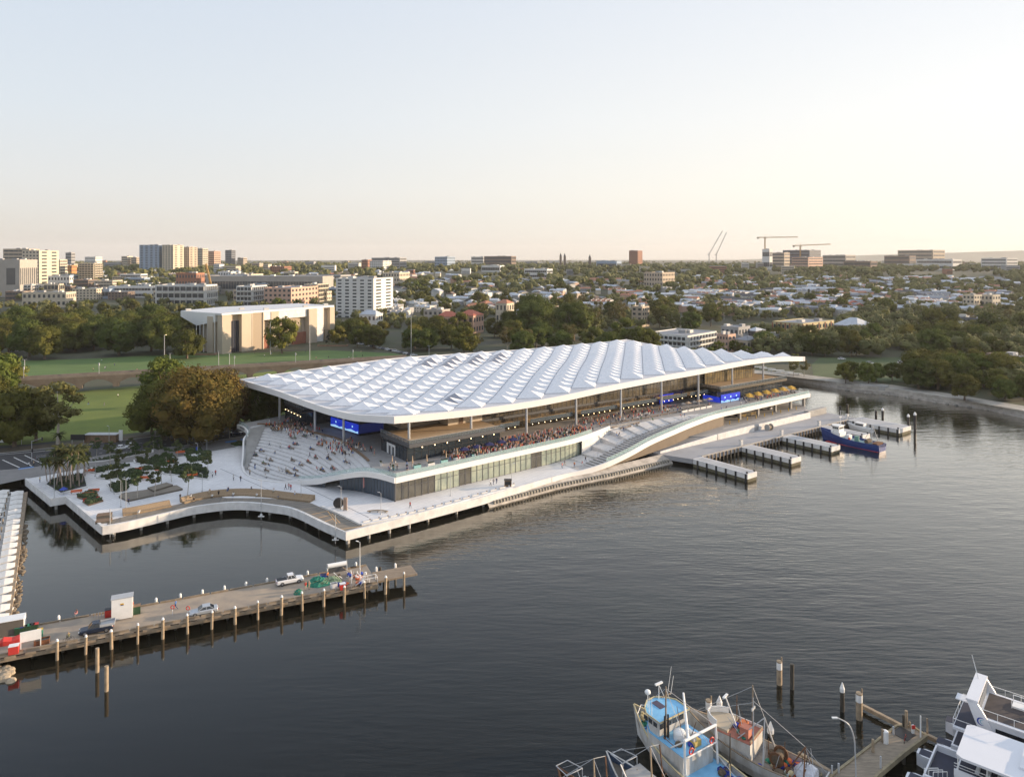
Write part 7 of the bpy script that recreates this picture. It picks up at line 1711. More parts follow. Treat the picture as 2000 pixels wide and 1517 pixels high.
e = empty("railing", PX(722, 1140), "white pipe railing cage at the start of the pier's end platform", "railing", None, PW); MB().path([Vector((-1.6, 0, 1.1)), Vector((1.6, 0, 1.1)), Vector((1.6, 1.5, 1.1)), Vector((-1.6, 1.5, 1.1)), Vector((-1.6, 0, 1.1))], .05, 5).build("rail", M_wpaint, e)
for x in (-1.6, 0, 1.6):
    for y in (0, 1.5): MB().tube((x, y, 0), (x, y, 1.1), .05, .05, 5).build("post", M_wpaint, e)
p, h = hp(703, 1124, 1058, PZ); lamp(p, h, "tall white lamp post at the pier's end beside the gear heap", None, .8, 2.6, M_wpaint)
person(PX(597, 1152), 'reach', "", rp_, 'red', 'beige', .5, None, 1.02, "person in red hauling a net bundle at the pier's near edge"); person(PX(604, 1150), 'stand', "", rp_, 'beige', 'beige', 2.5, None, 1, "person in beige beside the one in red on the pier")
person(PX(343, 1189), 'walk', "", rp_, 'blue', 'navy', 1.9, None, 1.05, "person in blue walking along the pier behind the silver sedan"); person(PX(150, 1202), 'sit', "", rp_, 'pink', 'grey', 2.8, None, 1, "person sitting on the pier's far edge left of the white hut"); person(PX(134, 1248), 'sit', "", rp_, 'olive', 'olive', 1, None, 1, "person in olive crouching at the pier's near edge"); person(PX(640, 1132), 'stand', "", rp_, 'orange', 'navy', 1, None, 1, "person in orange behind the net heaps")
for (u, v, l) in ((337, 1200, "left"), (367, 1202, "right")):
    e = empty("lifebuoy_stand", PX(u, v), "red lifebuoy on a post at the pier's near edge, %s one" % l, "lifebuoy", "lifebuoys on the pier"); MB().tube((0, 0, 0), (0, 0, 1.3), .05, .05, 6).build("post", M_wpaint, e); MB().path([Vector((.32 * math.cos(a), 0, 1.4 + .32 * math.sin(a))) for a in [i * .52 for i in range(13)]], .08, 6).build("ring", M_red, e)
e = empty("bicycle", PX(134, 1252), "bicycle leaning by the crouching person on the pier", "bicycle", None, .6)
for x in (-.5, .5): MB().path([Vector((x + .33 * math.cos(a), 0, .34 + .33 * math.sin(a))) for a in [i * .42 for i in range(16)]], .025, 5).build("wheel", M_tyre, e)
MB().path([Vector((-.5, 0, .34)), Vector((-.15, 0, .8)), Vector((.35, 0, .8)), Vector((.5, 0, .34))], .025, 5).path([Vector((-.15, 0, .8)), Vector((0, 0, .3)), Vector((.35, 0, .8)), Vector((.38, 0, 1.0))], .025, 5).build("frame", M_black, e); MB().box((-.15, 0, .88), (.25, .14, .05)).build("saddle", M_black, e)
e = empty("bike_rack", PX(192, 1205), "low steel rack with folded gear left of the red bin", "rack", None, PW)
for i in range(5): MB().path([Vector((i * .5 - 1, -.4, 0)), Vector((i * .5 - 1, -.4, .7)), Vector((i * .5 - 1, .4, .7)), Vector((i * .5 - 1, .4, 0))], .03, 5).build("hoop", M_steel, e)
# left end of the pier
e = empty("container", PX(8, 1238), "grey container with a white end at the left edge of the pier", "container", None, PW); MB().box((0, 0, 1.3), (6, 2.4, 2.5)).build("body", M_dconc, e); MB().box((3.02, 0, 1.3), (.06, 2.3, 2.4)).build("door", M_wpaint, e); MB().box((0, 0, 2.59), (6.1, 2.5, .08)).build("roof", M_wpaint, e)
for k in range(6): crate(PX(34 + k * 7.2, 1238 - k * 1.6), (.75, .8, 1.15), M_dgreen, "wheelie bin in the row at the pier's left end, %s" % ["with a green lid, first", "with a blue lid, second", "with a black lid, third", "with a green lid, fourth", "with a black lid, fifth", "with a red lid, last"][k], nm="wheelie_bin", lid=(M_green, M_blue, M_black, M_green, M_black, M_red)[k], grp="wheelie bins on the pier")
e = empty("sign_board", PX(60, 1264), "blank white sign board on two legs at the pier's left", "sign", None, .5); MB().box((0, 0, 2.0), (3.0, .1, 1.7)).build("panel", M_wpaint, e); [MB().box((s * 1.4, 0, .6), (.14, .14, 1.2)).build("leg", M_wpaint, e) for s in (-1, 1)]
crate(PX(78, 1243), (.8, .8, 1.3), M_green, "green and yellow upright bin on the pier's left", lid=M_yellow); crate(PX(82, 1256), (2.2, 1.2, .8), mat("rust_metal", (.18, .07, .03), .9, .3, 2), "rusty low skip beside the white sign board", lid=None); crate(PX(27, 1275), (1.4, 1.1, 1.3), M_red, "red and white striped crate at the lower left edge", lid=M_wpaint)
e = empty("covered_scooter", PX(24, 1255), "low cart under a red cover at the pier's left edge", "cart", None, PW); me = MB().loft([[(x, -.7 * w_, 0), (x, -.7 * w_, h_ * .6), (x, 0, h_), (x, .7 * w_, h_ * .6), (x, .7 * w_, 0)] for x, w_, h_ in ((-1.9, .7, .6), (-1.2, 1, 1.3), (0, 1, 1.0), (1.1, 1, 1.25), (1.9, .7, .7))]).mesh("cover", M_red); put("cover", fixn(me), e)
# ------------------------------------------------------------------ left marina: rows of white covered boats and a stone bank
M_cov = mat("white_boat_cover", (.70, .68, .64), .8, .1, .6)
def cboat(mb): pass
cv = MB(); cv.loft([[(-1.8, -2.9, .9), (-1.8, -2.9, 1.6), (0, -2.9, 2.5), (1.8, -2.9, 1.6), (1.8, -2.9, .9)], [(-1.9, 0, .8), (-1.9, 0, 1.9), (0, 0, 2.9), (1.9, 0, 1.9), (1.9, 0, .8)], [(-1.8, 2.9, .9), (-1.8, 2.9, 1.6), (0, 2.9, 2.5), (1.8, 2.9, 1.6), (1.8, 2.9, .9)]]); cvm = fixn(cv.mesh("cover", M_cov))
hm = MB(); hm.loft([[(-1.6, -3.2, .9), (-1.1, -3.1, -.2), (1.1, -3.1, -.2), (1.6, -3.2, .9)], [(-1.6, 1, .9), (-1.2, 1, -.3), (1.2, 1, -.3), (1.6, 1, .9)], [(-.2, 4.2, 1.2), (-.1, 3.4, -.2), (.1, 3.4, -.2), (.2, 4.2, 1.2)]]); hmm_ = fixn(hm.mesh("hull", M_wpaint))
for row, (a, b, n) in enumerate(((G(34, 968, .3), G(-4, 1235, .3), 20), (G(6, 966, .3), G(-60, 1130, .3), 14))):
    d = (b - a); yaw = math.atan2(d.y, d.x)
    for k in range(n):
        p = a + d * (k / n); e = empty("covered_boat", p, "", "boat", "white covered boats of the left marina", yaw + .0); put("hull", hmm_, e); put("cover", cvm, e); e.location.z = 0; e.scale = (.95, .5, .62); REG.append(("%s row of the left marina" % ("right" if row == 0 else "left"), e, "small boat under a peaked white cover", "back"))
    q = Vector((-d.y, d.x, 0)).normalized() * -2.2; e = empty("pontoon", a, "floating pontoon beside the %s row of covered boats" % ("right" if row == 0 else "left"), "pontoon"); MB().strip([q, q + Vector((d.x, d.y, 0))], 1.2, -.1, .35).build("deck", M_conc, e)
    m = MB()
    for k in range(14): m = MB(); m.tube(q + d * (k / 14) + Vector((0, 0, -2)) - Vector((0, 0, 0)), q + d * (k / 14) + Vector((0, 0, 1.6)), .14, .14, 6); m.build("pile", M_oldw, e)
a, b = G(50, 968, 0), G(12, 1240, 0); e = empty("breakwater", a, "low stone and timber breakwater right of the covered boats", "breakwater"); d = b - a
MB().strip([Vector((0, 0, 0)), d], 1.0, -1, 1.1).build("wall", M_oldw, e)
mb = MB(); r = random.Random(2)
for k in range(150): c = d * (.3 + .7 * r.random()) + Vector((r.uniform(.5, 1.8), 0, 0)); mb.ball(c, r.uniform(.25, .6), 6, 4, 0, .7)
o = mb.build("rubble", mat("brown_rubble", (.17, .135, .095), .95, .4, 1), e); o["kind"] = "stuff"
mb = MB()
for k in range(40): mb.ball(G(r.uniform(-10, 22), r.uniform(1305, 1330), 0) , r.uniform(.4, .9), 7, 4, 0, .7)
tag(mb.build("rubble", mat("pale_rubble", (.38, .31, .22), .95, .3, 1)), "pale rubble bank at the lower left edge under the pier", "rubble", None, "stuff")

# ------------------------------------------------------------------ boats
def hull_obj(par, Ln, Bm, D, bow, wall, rail, deckm, zdeck, stern=.82, foot=None):
    n = 16; out = []; inn = []; dk = []
    for i in range(n + 1):
        t = i / n; x = -Ln / 2 + Ln * t; q = max(0, (t - .42) / .58); hb = Bm / 2 * (1 - q ** 2.3) * (stern + (1 - stern) * min(1, t * 2.6)); hb = max(hb, .06); z = D + bow * max(0, t - .25) ** 2 / .56 + .12 * (1 - min(1, t * 3)); rk = q ** 2 * 1.1
        out.append([(x + rk, -hb, z), (x + rk * .6, -hb * .95, z * .5), (x + rk * .2, -hb * (.82 - .25 * q), 0), (x, -hb * .3, -.8), (x, hb * .3, -.8), (x + rk * .2, hb * (.82 - .25 * q), 0), (x + rk * .6, hb * .95, z * .5), (x + rk, hb, z)])
        ib = max(.02, hb - .16); zd = zdeck + (z - D) * .75; inn.append((x + rk * .94 - (.1 if i == n else 0), ib, z, zd))
    mb = MB(); mb.loft(out, False); 
    o = len(mb.v); k0 = out[0]; mb.add(k0, [tuple(range(7, -1, -1))]); me = mb.mesh("hull", wall); fixn(me); put("hull", me, par)
    for s in (-1, 1):
        m = MB(); rg = [[(x, s * b, z), (x, s * b, zd)] for x, b, z, zd in inn]; m.loft(rg, False); m.build("bulwark", rail if 0 else wall, par)
        m = MB(); m.loft([[(out[i][0][0], s * (abs(out[i][0][1]) + .05), out[i][0][2] - .03), (out[i][0][0], s * (abs(out[i][0][1]) + .05), out[i][0][2] + .07), (inn[i][0], s * inn[i][1], inn[i][2] + .07), (inn[i][0], s * inn[i][1], inn[i][2] - .03)] for i in range(n + 1)]); put("gunwale", fixn(m.mesh("gunwale", rail)), par)
    m = MB(); m.loft([[(x, -b, zd), (x, b, zd)] for x, b, z, zd in inn], False); m.build("deck", deckm, par)
    m = MB(); x = -Ln / 2; b = abs(out[0][0][1]); m.box((x + .08, 0, (D + zdeck) / 2), (.16, b * 2, D - zdeck + .3)); m.build("transom", wall, par)
    return out
def mast(par, p, h, m, r_=.09, nm="mast", top=None): MB().tube(p, Vector(p) + Vector((0, 0, h)) if top is None else top, r_, r_ * .6, 6).build(nm, m, par)
def wires(par, L_, nm="rigging_wire", m=M_steel, r_=.03):
    for a, b in L_: MB().tube(a, b, r_, r_, 4, 0, False).build(nm, m, par)
M_lb = mat("light_blue_deck", (.22, .52, .78), .6, .22, .8, col2=(.16, .40, .64)); M_cream = mat("cream_rail", (.55, .46, .26), .6, .2, 1); M_wh = mat("white_hull", (.62, .63, .62), .6, .14, .9, col2=(.40, .37, .32), stretch=(1, 1, .35))
M_rdk = mat("red_deck", (.42, .16, .11), .8, .25, 1.0); M_rust = mat("rust", (.16, .075, .035), .9, .4, 2); M_net = mat("brown_net", (.12, .09, .06), .95, .4, 3); M_bcr = mat("blue_crate", (.015, .03, .30), .6)
def yaw_of(d): return math.atan2(d.y, d.x)
# 1) blue and white trawler
bow = Vector((17.6, 103.6, 0)); d = Vector((6.3, -9.5, 0)).normalized(); T1 = empty("trawler", bow + d * 10.7, "large trawler with light blue decks, cream rails and white gantry at the bottom", "trawler", None, yaw_of(-d))
LT = 20.0; hull_obj(T1, LT, 7.1, 2.3, 1.6, M_wh, M_cream, M_lb, 1.5)
bx_ = lambda par, x0, x1, y0, y1, z0, z1, nm, m: MB().box(((x0 + x1) / 2, (y0 + y1) / 2, (z0 + z1) / 2), (x1 - x0, y1 - y0, z1 - z0)).build(nm, m, par)
def round_house(par, x0, x1, hw, z0, z1, m, nm, nose=2.2, over=0, lip=0):
    P = [(x0, -hw), (x1 - nose, -hw), (x1 - nose * .45, -hw * .72), (x1, -hw * .25), (x1, hw * .25), (x1 - nose * .45, hw * .72), (x1 - nose, hw), (x0, hw)]
    P = [(x + (over if x > x0 else -over), y * (1 + over / hw)) for x, y in P]; mb = MB(); mb.prism(P, z0, z1); o = mb.build(nm, m, par); return P
round_house(T1, -1.0, 7.3, 2.8, 1.5, 4.1, M_wh, "deckhouse"); round_house(T1, -1.0, 7.3, 2.8, 4.1, 4.18, M_lb, "boat_deck")
round_house(T1, 3.6, 7.2, 2.5, 4.18, 6.2, M_wh, "wheelhouse", 2.0); P = round_house(T1, 3.3, 7.5, 2.6, 6.2, 6.3, M_lb, "wheelhouse_roof", 2.1, .2)
MB().strip([Vector((*p, 6.3)) for p in P] + [Vector((*P[0], 6.3))], .12, -.02, .16).build("roof_rim", M_cream, T1)
for i in range(4): bx_(T1, 3.52, 3.6, -2.1 + i * 1.15, -1.2 + i * 1.15, 5.1, 5.8, "window", M_w)
for s in (-1, 1):
    for i in range(3): bx_(T1, 3.9 + i * .9, 4.6 + i * .9, s * 2.5 - .03, s * 2.5 + .03, 5.2, 5.8, "window", M_w)
    for i in range(3): bx_(T1, .2 + i * 1.7, .9 + i * 1.7, s * 2.76 - .03, s * 2.76 + .03, 3.0, 3.5, "window", M_w)
bx_(T1, 5.3, 7.0, -.5, .5, 6.3, 6.36, "solar_panel", mat("dark_hatch", (.07, .05, .08), .3))
MB().box((-.2, 2.72 * 0, 4.2 + .55), (.5, .5, 1.1)).build("vent_box", M_wh, T1)
MB().tube((1.8, .5, 4.2), (1.8, .5, 5.1), .8, .8, 14).ball((1.8, .5, 5.1), .8, 12, 6, 0, .45).build("liferaft_canister", M_wpaint, T1); MB().tube((1.0, -1.4, 4.5), (2.3, -1.4, 4.5), .32, .32, 12).build("raft_cylinder", M_wpaint, T1)
bx_(T1, -.6, .5, -1.0, .3, 4.2, 4.9, "yellow_locker", mat("dull_yellow", (.50, .38, .12), .7))
for y in (.9, 1.5): MB().tube((2.9, y + .6, 4.2), (2.9, y + .6, 7.2), .14, .12, 8).build("exhaust_pipe", M_black, T1)
# gantry
for s in (-1, 1):
    MB().tube((-1.6, s * 3.0, 1.6), (-1.3, s * 2.9, 6.6), .16, .14, 8).build("gantry_leg", M_wpaint, T1); MB().tube((1.2, s * 2.7, 4.2), (-1.3, s * 2.9, 6.4), .1, .1, 6).build("gantry_brace", M_wpaint, T1)
    MB().path([Vector((-1.55, s * 1.9 + .36 * math.cos(a), 5.0 + .36 * math.sin(a))) for a in [i * .42 for i in range(16)]], .09, 6).build("lifebuoy", M_red, T1)
MB().tube((-1.3, -2.9, 6.5), (-1.3, 2.9, 6.5), .18, .18, 8).tube((-1.5, -2.9, 4.4), (-1.5, 2.9, 4.4), .09, .09, 6).build("gantry_beam", M_wpaint, T1)
MB().tube((-1.3, 2.2, 6.5), (3.0, -1.5, 9.0), .2, .13, 8).tube((1.4, -2.2, 4.3), (-1.3, .8, 6.4), .08, .08, 6).build("derrick_boom", M_wpaint, T1)
MB().tube((-1.2, -2.7, 4.2), (-1.2, 2.7, 4.2), .05, .05, 5).build("after_rail", M_cream, T1); 
mast(T1, (3.2, 1.6, 4.2), 6.6, M_oldw, .14); MB().box((3.2, 1.6, 9.6), (.12, 1.6, .12)).build("crosstree", M_oldw, T1); mast(T1, (3.2, 1.3, 9.6), 4.6, M_wpaint, .04, "antenna", (2.8, 1.0, 13.4)); mast(T1, (3.0, .9, 9.6), 2.6, M_wpaint, .04, "antenna", (2.9, .5, 12.0))
MB().tube((7.1, -1.0, 6.3), (7.1, -1.0, 8.3), .06, .05, 6).tube((6.2, -1.5, 6.3), (7.1, -1.0, 8.3), .04, .04, 5).box((7.1, -1.0, 8.45), (.3, 1.3, .2)).build("radar", M_wpaint, T1); MB().tube((6.6, 1.6, 6.3), (6.6, 1.6, 8.1), .05, .05, 6).ball((6.6, 1.6, 8.35), .42, 10, 6, 0, .8).build("dome_aerial", M_wpaint, T1)
for x, y in ((5.6, 2.3), (5.0, 2.4)): mast(T1, (x, y, 6.3), 2.2, M_wpaint, .04, "antenna")
MB().path([Vector((7.9 + i * .5, -1.9 + i * .4, 4.3)) for i in range(5)] + [Vector((8.6, 1.6, 4.3))], .04, 5).build("bow_rail", M_wpaint, T1)
MB().tube((9.3, 0, 2.8), (9.3, 0, 3.7), .22, .2, 8).box((8.9, 0, 3.2), (.7, .9, .6)).build("anchor_winch", M_cream, T1)
bx_(T1, -6.0, -5.1, -1.0, 1.0, 1.55, 2.1, "hatch", M_wpaint); wires(T1, [((3.2, 1.6, 10.5), (9.8, 0, 4.0)), ((3.2, 1.6, 10.5), (-1.3, -2.8, 6.5)), ((3.2, 1.6, 10.5), (-1.3, 2.8, 6.5)), ((-1.3, 0, 6.5), (-9.5, 0, 3))])
mast(T1, (-3.6, -3.0, 1.6), 5.0, M_wet, .12, "davit"); MB().tube((-6.5, .2, 1.6), (-6.0, .0, 5.2), .06, .05, 6).build("pole", M_cream, T1)
for k, (x, y) in enumerate(((-2.9, 2.2), (-3.3, 2.7), (-4.4, 1.9), (-5.2, 2.2), (-5.3, 1.5))):
    p = T1.matrix_world @ Vector((0, 0, 0)); dd = -d; q = Vector((-dd.y, dd.x, 0)); w_ = T1.location + dd * x + q * (-y) + Vector((0, 0, 1.55)); crate(w_, (.9, .6, .45), M_bcr, "dark blue fish crate on the trawler's light blue deck, %s" % ["nearest the deckhouse", "against the rail", "in the middle", "second from the stern", "nearest the stern"][k], T1.rotation_euler.z + .2 * k, grp="blue fish crates on the trawler")
# 2) red decked trawler
bow = Vector((25.4, 102.9, 0)); d2 = Vector((10.6, -9.2, 0)).normalized(); T2 = empty("trawler", bow + d2 * 9.2, "smaller trawler with salmon red upper deck and net drum right of the blue one", "trawler", None, yaw_of(-d2))
hull_obj(T2, 18.0, 5.4, 2.1, 1.7, M_wh, M_oldw, mat("grey_deck", (.25, .23, .21), .9, .3, 1), 1.3)
round_house(T2, -.2, 6.4, 2.1, 1.3, 3.9, M_wh, "deckhouse", 2.0); round_house(T2, -.2, 6.4, 2.1, 3.9, 3.97, M_rdk, "upper_deck", 2.0, .1)
P = round_house(T2, 3.0, 6.5, 1.9, 3.97, 4.3, mat("beige_tarpaulin", (.42, .36, .27), .8), "foredeck_cover", 2.0)
MB().strip([Vector((*p, 4.0)) for p in P[1:-1]], .12, 0, 1.1).build("white_coaming", M_wpaint, T2)
bx_(T2, .2, 1.4, .4, 1.6, 3.97, 5.4, "companionway", M_rdk); bx_(T2, .25, 1.35, .36, .4, 4.1, 5.2, "door", M_black); bx_(T2, 1.5, 2.4, -1.6, -.8, 3.97, 4.5, "locker", mat("orange_locker", (.55, .16, .05), .7)); bx_(T2, 2.4, 2.9, -.6, .2, 3.97, 4.4, "blue_bin", M_bcr)
MB().strip([Vector((-.2, -2.1, 3.97)), Vector((6.0 - 2.0, -2.1, 3.97))], .08, 0, .35).build("side_rim", M_wpaint, T2); MB().strip([Vector((-.2, -2.1, 3.97)), Vector((-.2, 2.1, 3.97))], .08, 0, .35).build("after_rim", M_oldw, T2)
mast(T2, (1.0, -1.7, 1.4), 8.2, M_oldw, .13); MB().tube((2.5, 0, 4), (3.6, 1.2, 8.4), .12, .08, 6).box((3.6, 1.2, 8.4), (.3, 1.2, .15)).build("radar_mast", M_wpaint, T2); mast(T2, (-.5, 1.7, 1.4), 8.6, M_steel, .1); MB().box((-.5, 1.7, 8.6), (.15, 1.0, .3)).build("lamp_bar", M_steel, T2)
MB().tube((-2.0, -2.3, 1.4), (-1.5, .4, 7.2), .1, .08, 6).tube((-2.0, 2.3, 1.4), (-1.5, .4, 7.2), .1, .08, 6).tube((-1.5, .4, 7.2), (1.5, 2.0, 4), .07, .07, 6).build("a_frame", M_steel, T2)
for s in (-.85, .85): MB().tube((-3.1, s - .3, 2.5), (-3.1, s - .18, 2.5), .95, .95, 18).build("drum_flange", M_rust, T2)
MB().tube((-3.1, -1.2, 2.5), (-3.1, .7, 2.5), .6, .6, 14).build("net_drum", M_net, T2); MB().box((-3.1, 0, 1.6), (.5, 2.6, .4)).build("drum_bed", M_rust, T2)
MB().tube((-7.0, -1.9, 1.4), (-6.6, 0, 5.4), .11, .1, 6).tube((-7.0, 1.9, 1.4), (-6.6, 0, 5.4), .11, .1, 6).tube((-6.6, 0, 5.4), (-4.4, -1.4, 1.4), .08, .08, 6).tube((-6.6, 0, 5.4), (-4.4, 1.4, 1.4), .08, .08, 6).tube((-6.9, -1.2, 3), (-6.9, 1.2, 3), .08, .08, 6).build("net_gantry", M_rust, T2)
me = MB().loft([[(x, math.cos(a) * r_, 2.0 + math.sin(a) * r_ * .9) for a in [i * .785 for i in range(8)]] for x, r_ in ((-8.2, .3), (-7.9, 1.2), (-6.9, 1.45), (-5.9, 1.2), (-5.3, .4))]).mesh("silver_tarpaulin", mat("silver_tarp", (.55, .57, .62), .35, .35, 1.2, bump=.8)); put("silver_tarpaulin", fixn(me), T2)
for k, (x, y, m, w_) in enumerate(((-4.8, -1.7, M_bcr, "blue tub"), (-5.4, -1.9, M_bcr, "second blue tub"), (-4.2, 1.4, M_pgreen, "pale green basket"), (-2.0, -1.4, M_bcr, "blue bucket"), (-4.6, .9, M_wpaint, "white fish box"))):
    dd = -d2; q = Vector((-dd.y, dd.x, 0)); crate(T2.location + dd * x + q * y + Vector((0, 0, 1.38)), (.8, .6, .4), m, w_ + " on the aft deck of the red decked trawler", T2.rotation_euler.z + k * .4, grp="boxes on the red decked trawler")
wires(T2, [((1.0, -1.7, 9.4), (8.8, 0, 3.6)), ((-.5, 1.7, 9.6), (-6.6, 0, 5.4)), ((1.0, -1.7, 9.4), (-2, -2.3, 2)), ((-.5, 1.7, 9.4), (8.8, 0, 3.6)), ((-6.6, 0, 5.4), (-8.7, 1.6, 2.2)), ((-6.6, 0, 5.4), (-8.7, -1.6, 2.2))])
me = MB().ball((-3.9, 1.6, 1.7), .7, 9, 6, 0, .6).mesh("rope_pile", M_net); put("rope_pile", me, T2)
rg = random.Random(40)
def clutter(par, n, x0, x1, y0, y1, z, spars):
    for k in range(n):
        x, y = rg.uniform(x0, x1), rg.uniform(y0, y1); s = rg.uniform(.22, .6); m = rg.choice((M_net, M_rust, M_orange, M_net, M_green, M_oldw, M_bcr, M_cream)); MB().ball((x, y, z + s * .3), s, 8, 5, 0, rg.uniform(.5, .9)).build("gear_bundle", m, par)
    for k in range(spars):
        a = (rg.uniform(x0, x1), rg.uniform(y0, y1), z); MB().tube(a, (a[0] + rg.uniform(-2, 2), a[1] + rg.uniform(-1, 1), z + rg.uniform(1, 3.6)), .055, .04, 5).build("spar", rg.choice((M_rust, M_steel, M_oldw, M_wet)), par)
    for k in range(spars // 2):
        c = Vector((rg.uniform(x0, x1), rg.uniform(y0, y1), z + .06)); MB().path([c + Vector((.35 * math.cos(a), .35 * math.sin(a), .02 * a)) for a in [i * .6 for i in range(22)]], .04, 4).build("rope_coil", rg.choice((M_cream, M_blue, M_orange)), par)
clutter(T2, 26, -8.2, -1.2, -1.9, 1.9, 1.35, 14); clutter(T2, 7, .5, 3.0, -1.6, 1.7, 4.0, 6); clutter(T1, 9, -9, -2.2, -2.9, -1.2, 1.55, 4); clutter(T1, 5, -.8, 2.6, -2.2, 2.2, 4.2, 6); clutter(T1, 4, 7.9, 9.2, -1.2, 1.2, 2.2, 2)
# 3) dark trawlers at the lower left of them
def darkboat(bow, dvec, ln, bm, lab, hullm, deckm, seed):
    e = empty("trawler", bow + dvec * (ln / 2), lab, "trawler", None, yaw_of(-dvec)); hull_obj(e, ln, bm, 1.7, 1.2, hullm, M_wh if seed == 1 else M_rust, deckm, 1.1)
    r = random.Random(seed); bx_(e, .5, 3.2, -1.3, 1.3, 1.1, 3.3, "wheelhouse", M_wh); bx_(e, .3, 3.4, -1.5, 1.5, 3.3, 3.42, "wheelhouse_roof", M_conc)
    for s in (-1, 1): MB().tube((3.6, s * 1.3, 1.3), (3.6, s * 1.2, 4.3), .06, .06, 6).build("frame_post", M_steel, e)
    MB().path([Vector((3.6, -1.2, 4.3)), Vector((3.6, 1.2, 4.3)), Vector((6.2, .9, 3.9)), Vector((6.2, -.9, 3.9)), Vector((3.6, -1.2, 4.3))], .06, 5).build("awning_frame", M_steel, e)
    MB().tube((-.5, 0, 1.3), (0, 0, 8.0), .13, .09, 6).build("mast", M_pile, e); MB().tube((-.5, -2.0, 1.2), (1.8, -3.4, 6.0), .1, .08, 6).build("outrigger", M_rust, e); MB().tube((-.5, 2.0, 1.2), (1.8, 3.2, 6.0), .1, .08, 6).build("outrigger", M_wpaint, e)
    for k in range(16): m = MB(); x, y = r.uniform(-4.6, .3), r.uniform(-1.6, 1.6); m.ball((x, y, 1.35 + r.random() * .4), r.uniform(.4, .8), 8, 5, 0, .7); m.build("net_bundle", r.choice((M_net, M_rust, M_orange, M_green, M_net)), e)
    for k in range(14): a = (r.uniform(-4.5, 3), r.uniform(-1.8, 1.8), 1.2); m = MB(); m.tube(a, (a[0] + r.uniform(-2, 2), a[1] + r.uniform(-1, 1), r.uniform(2.5, 4.5)), .06, .05, 5); m.build("spar", r.choice((M_rust, M_steel, M_oldw)), e)
    MB().tube((-2.2, -1.2, 2.2), (-2.2, 1.2, 2.2), .5, .5, 12).build("net_drum", M_rust, e); wires(e, [((0, 0, 8), (ln / 2, 0, 3.4)), ((0, 0, 8), (1.8, -3.4, 6)), ((0, 0, 8), (1.8, 3.2, 6)), ((0, 0, 8), (-ln / 2 + .5, 0, 2))]); return e
M_dhull = mat("dark_blue_hull", (.07, .11, .18), .6, .3, 1)
darkboat(Vector((13.0, 94.6, 0)), d, 14, 4.6, "dark cluttered trawler with rusty gear and a steel frame left of the blue one", M_dhull, M_dconc, 1); darkboat(Vector((6.4, 91.6, 0)), d, 12, 4.0, "rusty boat mostly below the frame's bottom edge, leftmost of the fleet", M_rust, M_dconc, 5)
# 4) blue trawler at the wharf
e = empty("trawler", L(153.4, 49.6), "deep blue steel trawler with white wheelhouse moored between finger jetties", "trawler", None, yaw_of(-N)); M_bh = mat("deep_blue_hull", (.015, .05, .22), .5, .2, .5)
hull_obj(e, 22, 6.4, 2.3, 2.0, M_bh, M_bh, mat("pale_teal_deck", (.30, .42, .42), .8, .2, 1), 1.6); MB().box((-1, 0, -.1), (19.5, 5.3, .35)).build("boot_stripe", M_red, e)
round_house(e, 3.4, 7.8, 2.1, 1.8, 4.0, M_wpaint, "deckhouse", 1.6); round_house(e, 4.0, 7.2, 1.7, 4.0, 6.2, M_wpaint, "wheelhouse", 1.2); round_house(e, 3.8, 7.3, 1.9, 6.2, 6.32, M_wpaint, "wheelhouse_roof", 1.2, .15)
for s in (-1, 1):
    for i in range(3): bx_(e, 4.3 + i * .75, 4.9 + i * .75, s * 1.8 - .03, s * 1.8 + .03, 5.2, 5.8, "window", M_w)
bx_(e, 3.98, 4.0, -1.4, 1.4, 5.1, 5.8, "window", M_w); mast(e, (4.4, 0, 6.3), 5.5, M_wpaint, .12); MB().box((4.4, 0, 9.4), (.2, 1.6, .15)).build("crosstree", M_wpaint, e)
MB().tube((-1.8, 0, 1.7), (-1.8, 0, 3.6), .9, .8, 12).build("green_vent", mat("dull_green", (.16, .30, .24), .7), e); bx_(e, .5, 1.9, -1.0, 1.0, 1.7, 3.6, "deck_box", M_wpaint); bx_(e, -.2, .3, 1.4, 2.2, 1.7, 2.9, "orange_locker", M_orange); bx_(e, 2.0, 2.45, -2.1, -1.2, 1.7, 3.0, "white_cabinet", M_wpaint)
for s in (-1, 1): MB().tube((-8.6, s * 2.4, 1.7), (-7.4, s * .5, 8.0), .12, .1, 6).build("gantry_leg", M_steel, e)
MB().tube((-7.4, -.5, 8), (-7.4, .5, 8), .1, .1, 6).tube((-7.4, 0, 7.9), (-4, 0, 2), .08, .08, 6).build("gantry_head", M_steel, e); MB().tube((-6.0, -1.6, 2.6), (-6.0, 1.6, 2.6), .7, .7, 14).build("net_drum", M_net, e); bx_(e, -10.2, -8.2, -2.2, 2.2, 1.7, 2.8, "stern_rack", M_rust)
MB().box((1.2, -3.12, 1.7), (1.4, .1, 2.2)).build("boarding_panel", M_rust, e); wires(e, [((4.4, 0, 11.8), (10.8, 0, 4.4)), ((4.4, 0, 11.8), (-7.4, 0, 8))])
# 5) small white boat behind the fifth jetty
e = empty("motor_boat", L(178.2, 62 - 22), "small white cruiser peeping over the fifth jetty behind the blue trawler", "boat", None, yaw_of(-N)); hull_obj(e, 9, 3, 1.3, .8, M_wpaint, M_wpaint, M_wpaint, .9); bx_(e, -1.5, 2, -1.1, 1.1, .9, 2.9, "cabin", M_wpaint); bx_(e, -1.6, 2.1, -1.2, 1.2, 2.9, 3.0, "roof", M_wpaint); bx_(e, -1.2, 1.8, -1.13, 1.13, 2.0, 2.6, "window", M_w); mast(e, (0, 0, 3), 2, M_wpaint, .05)
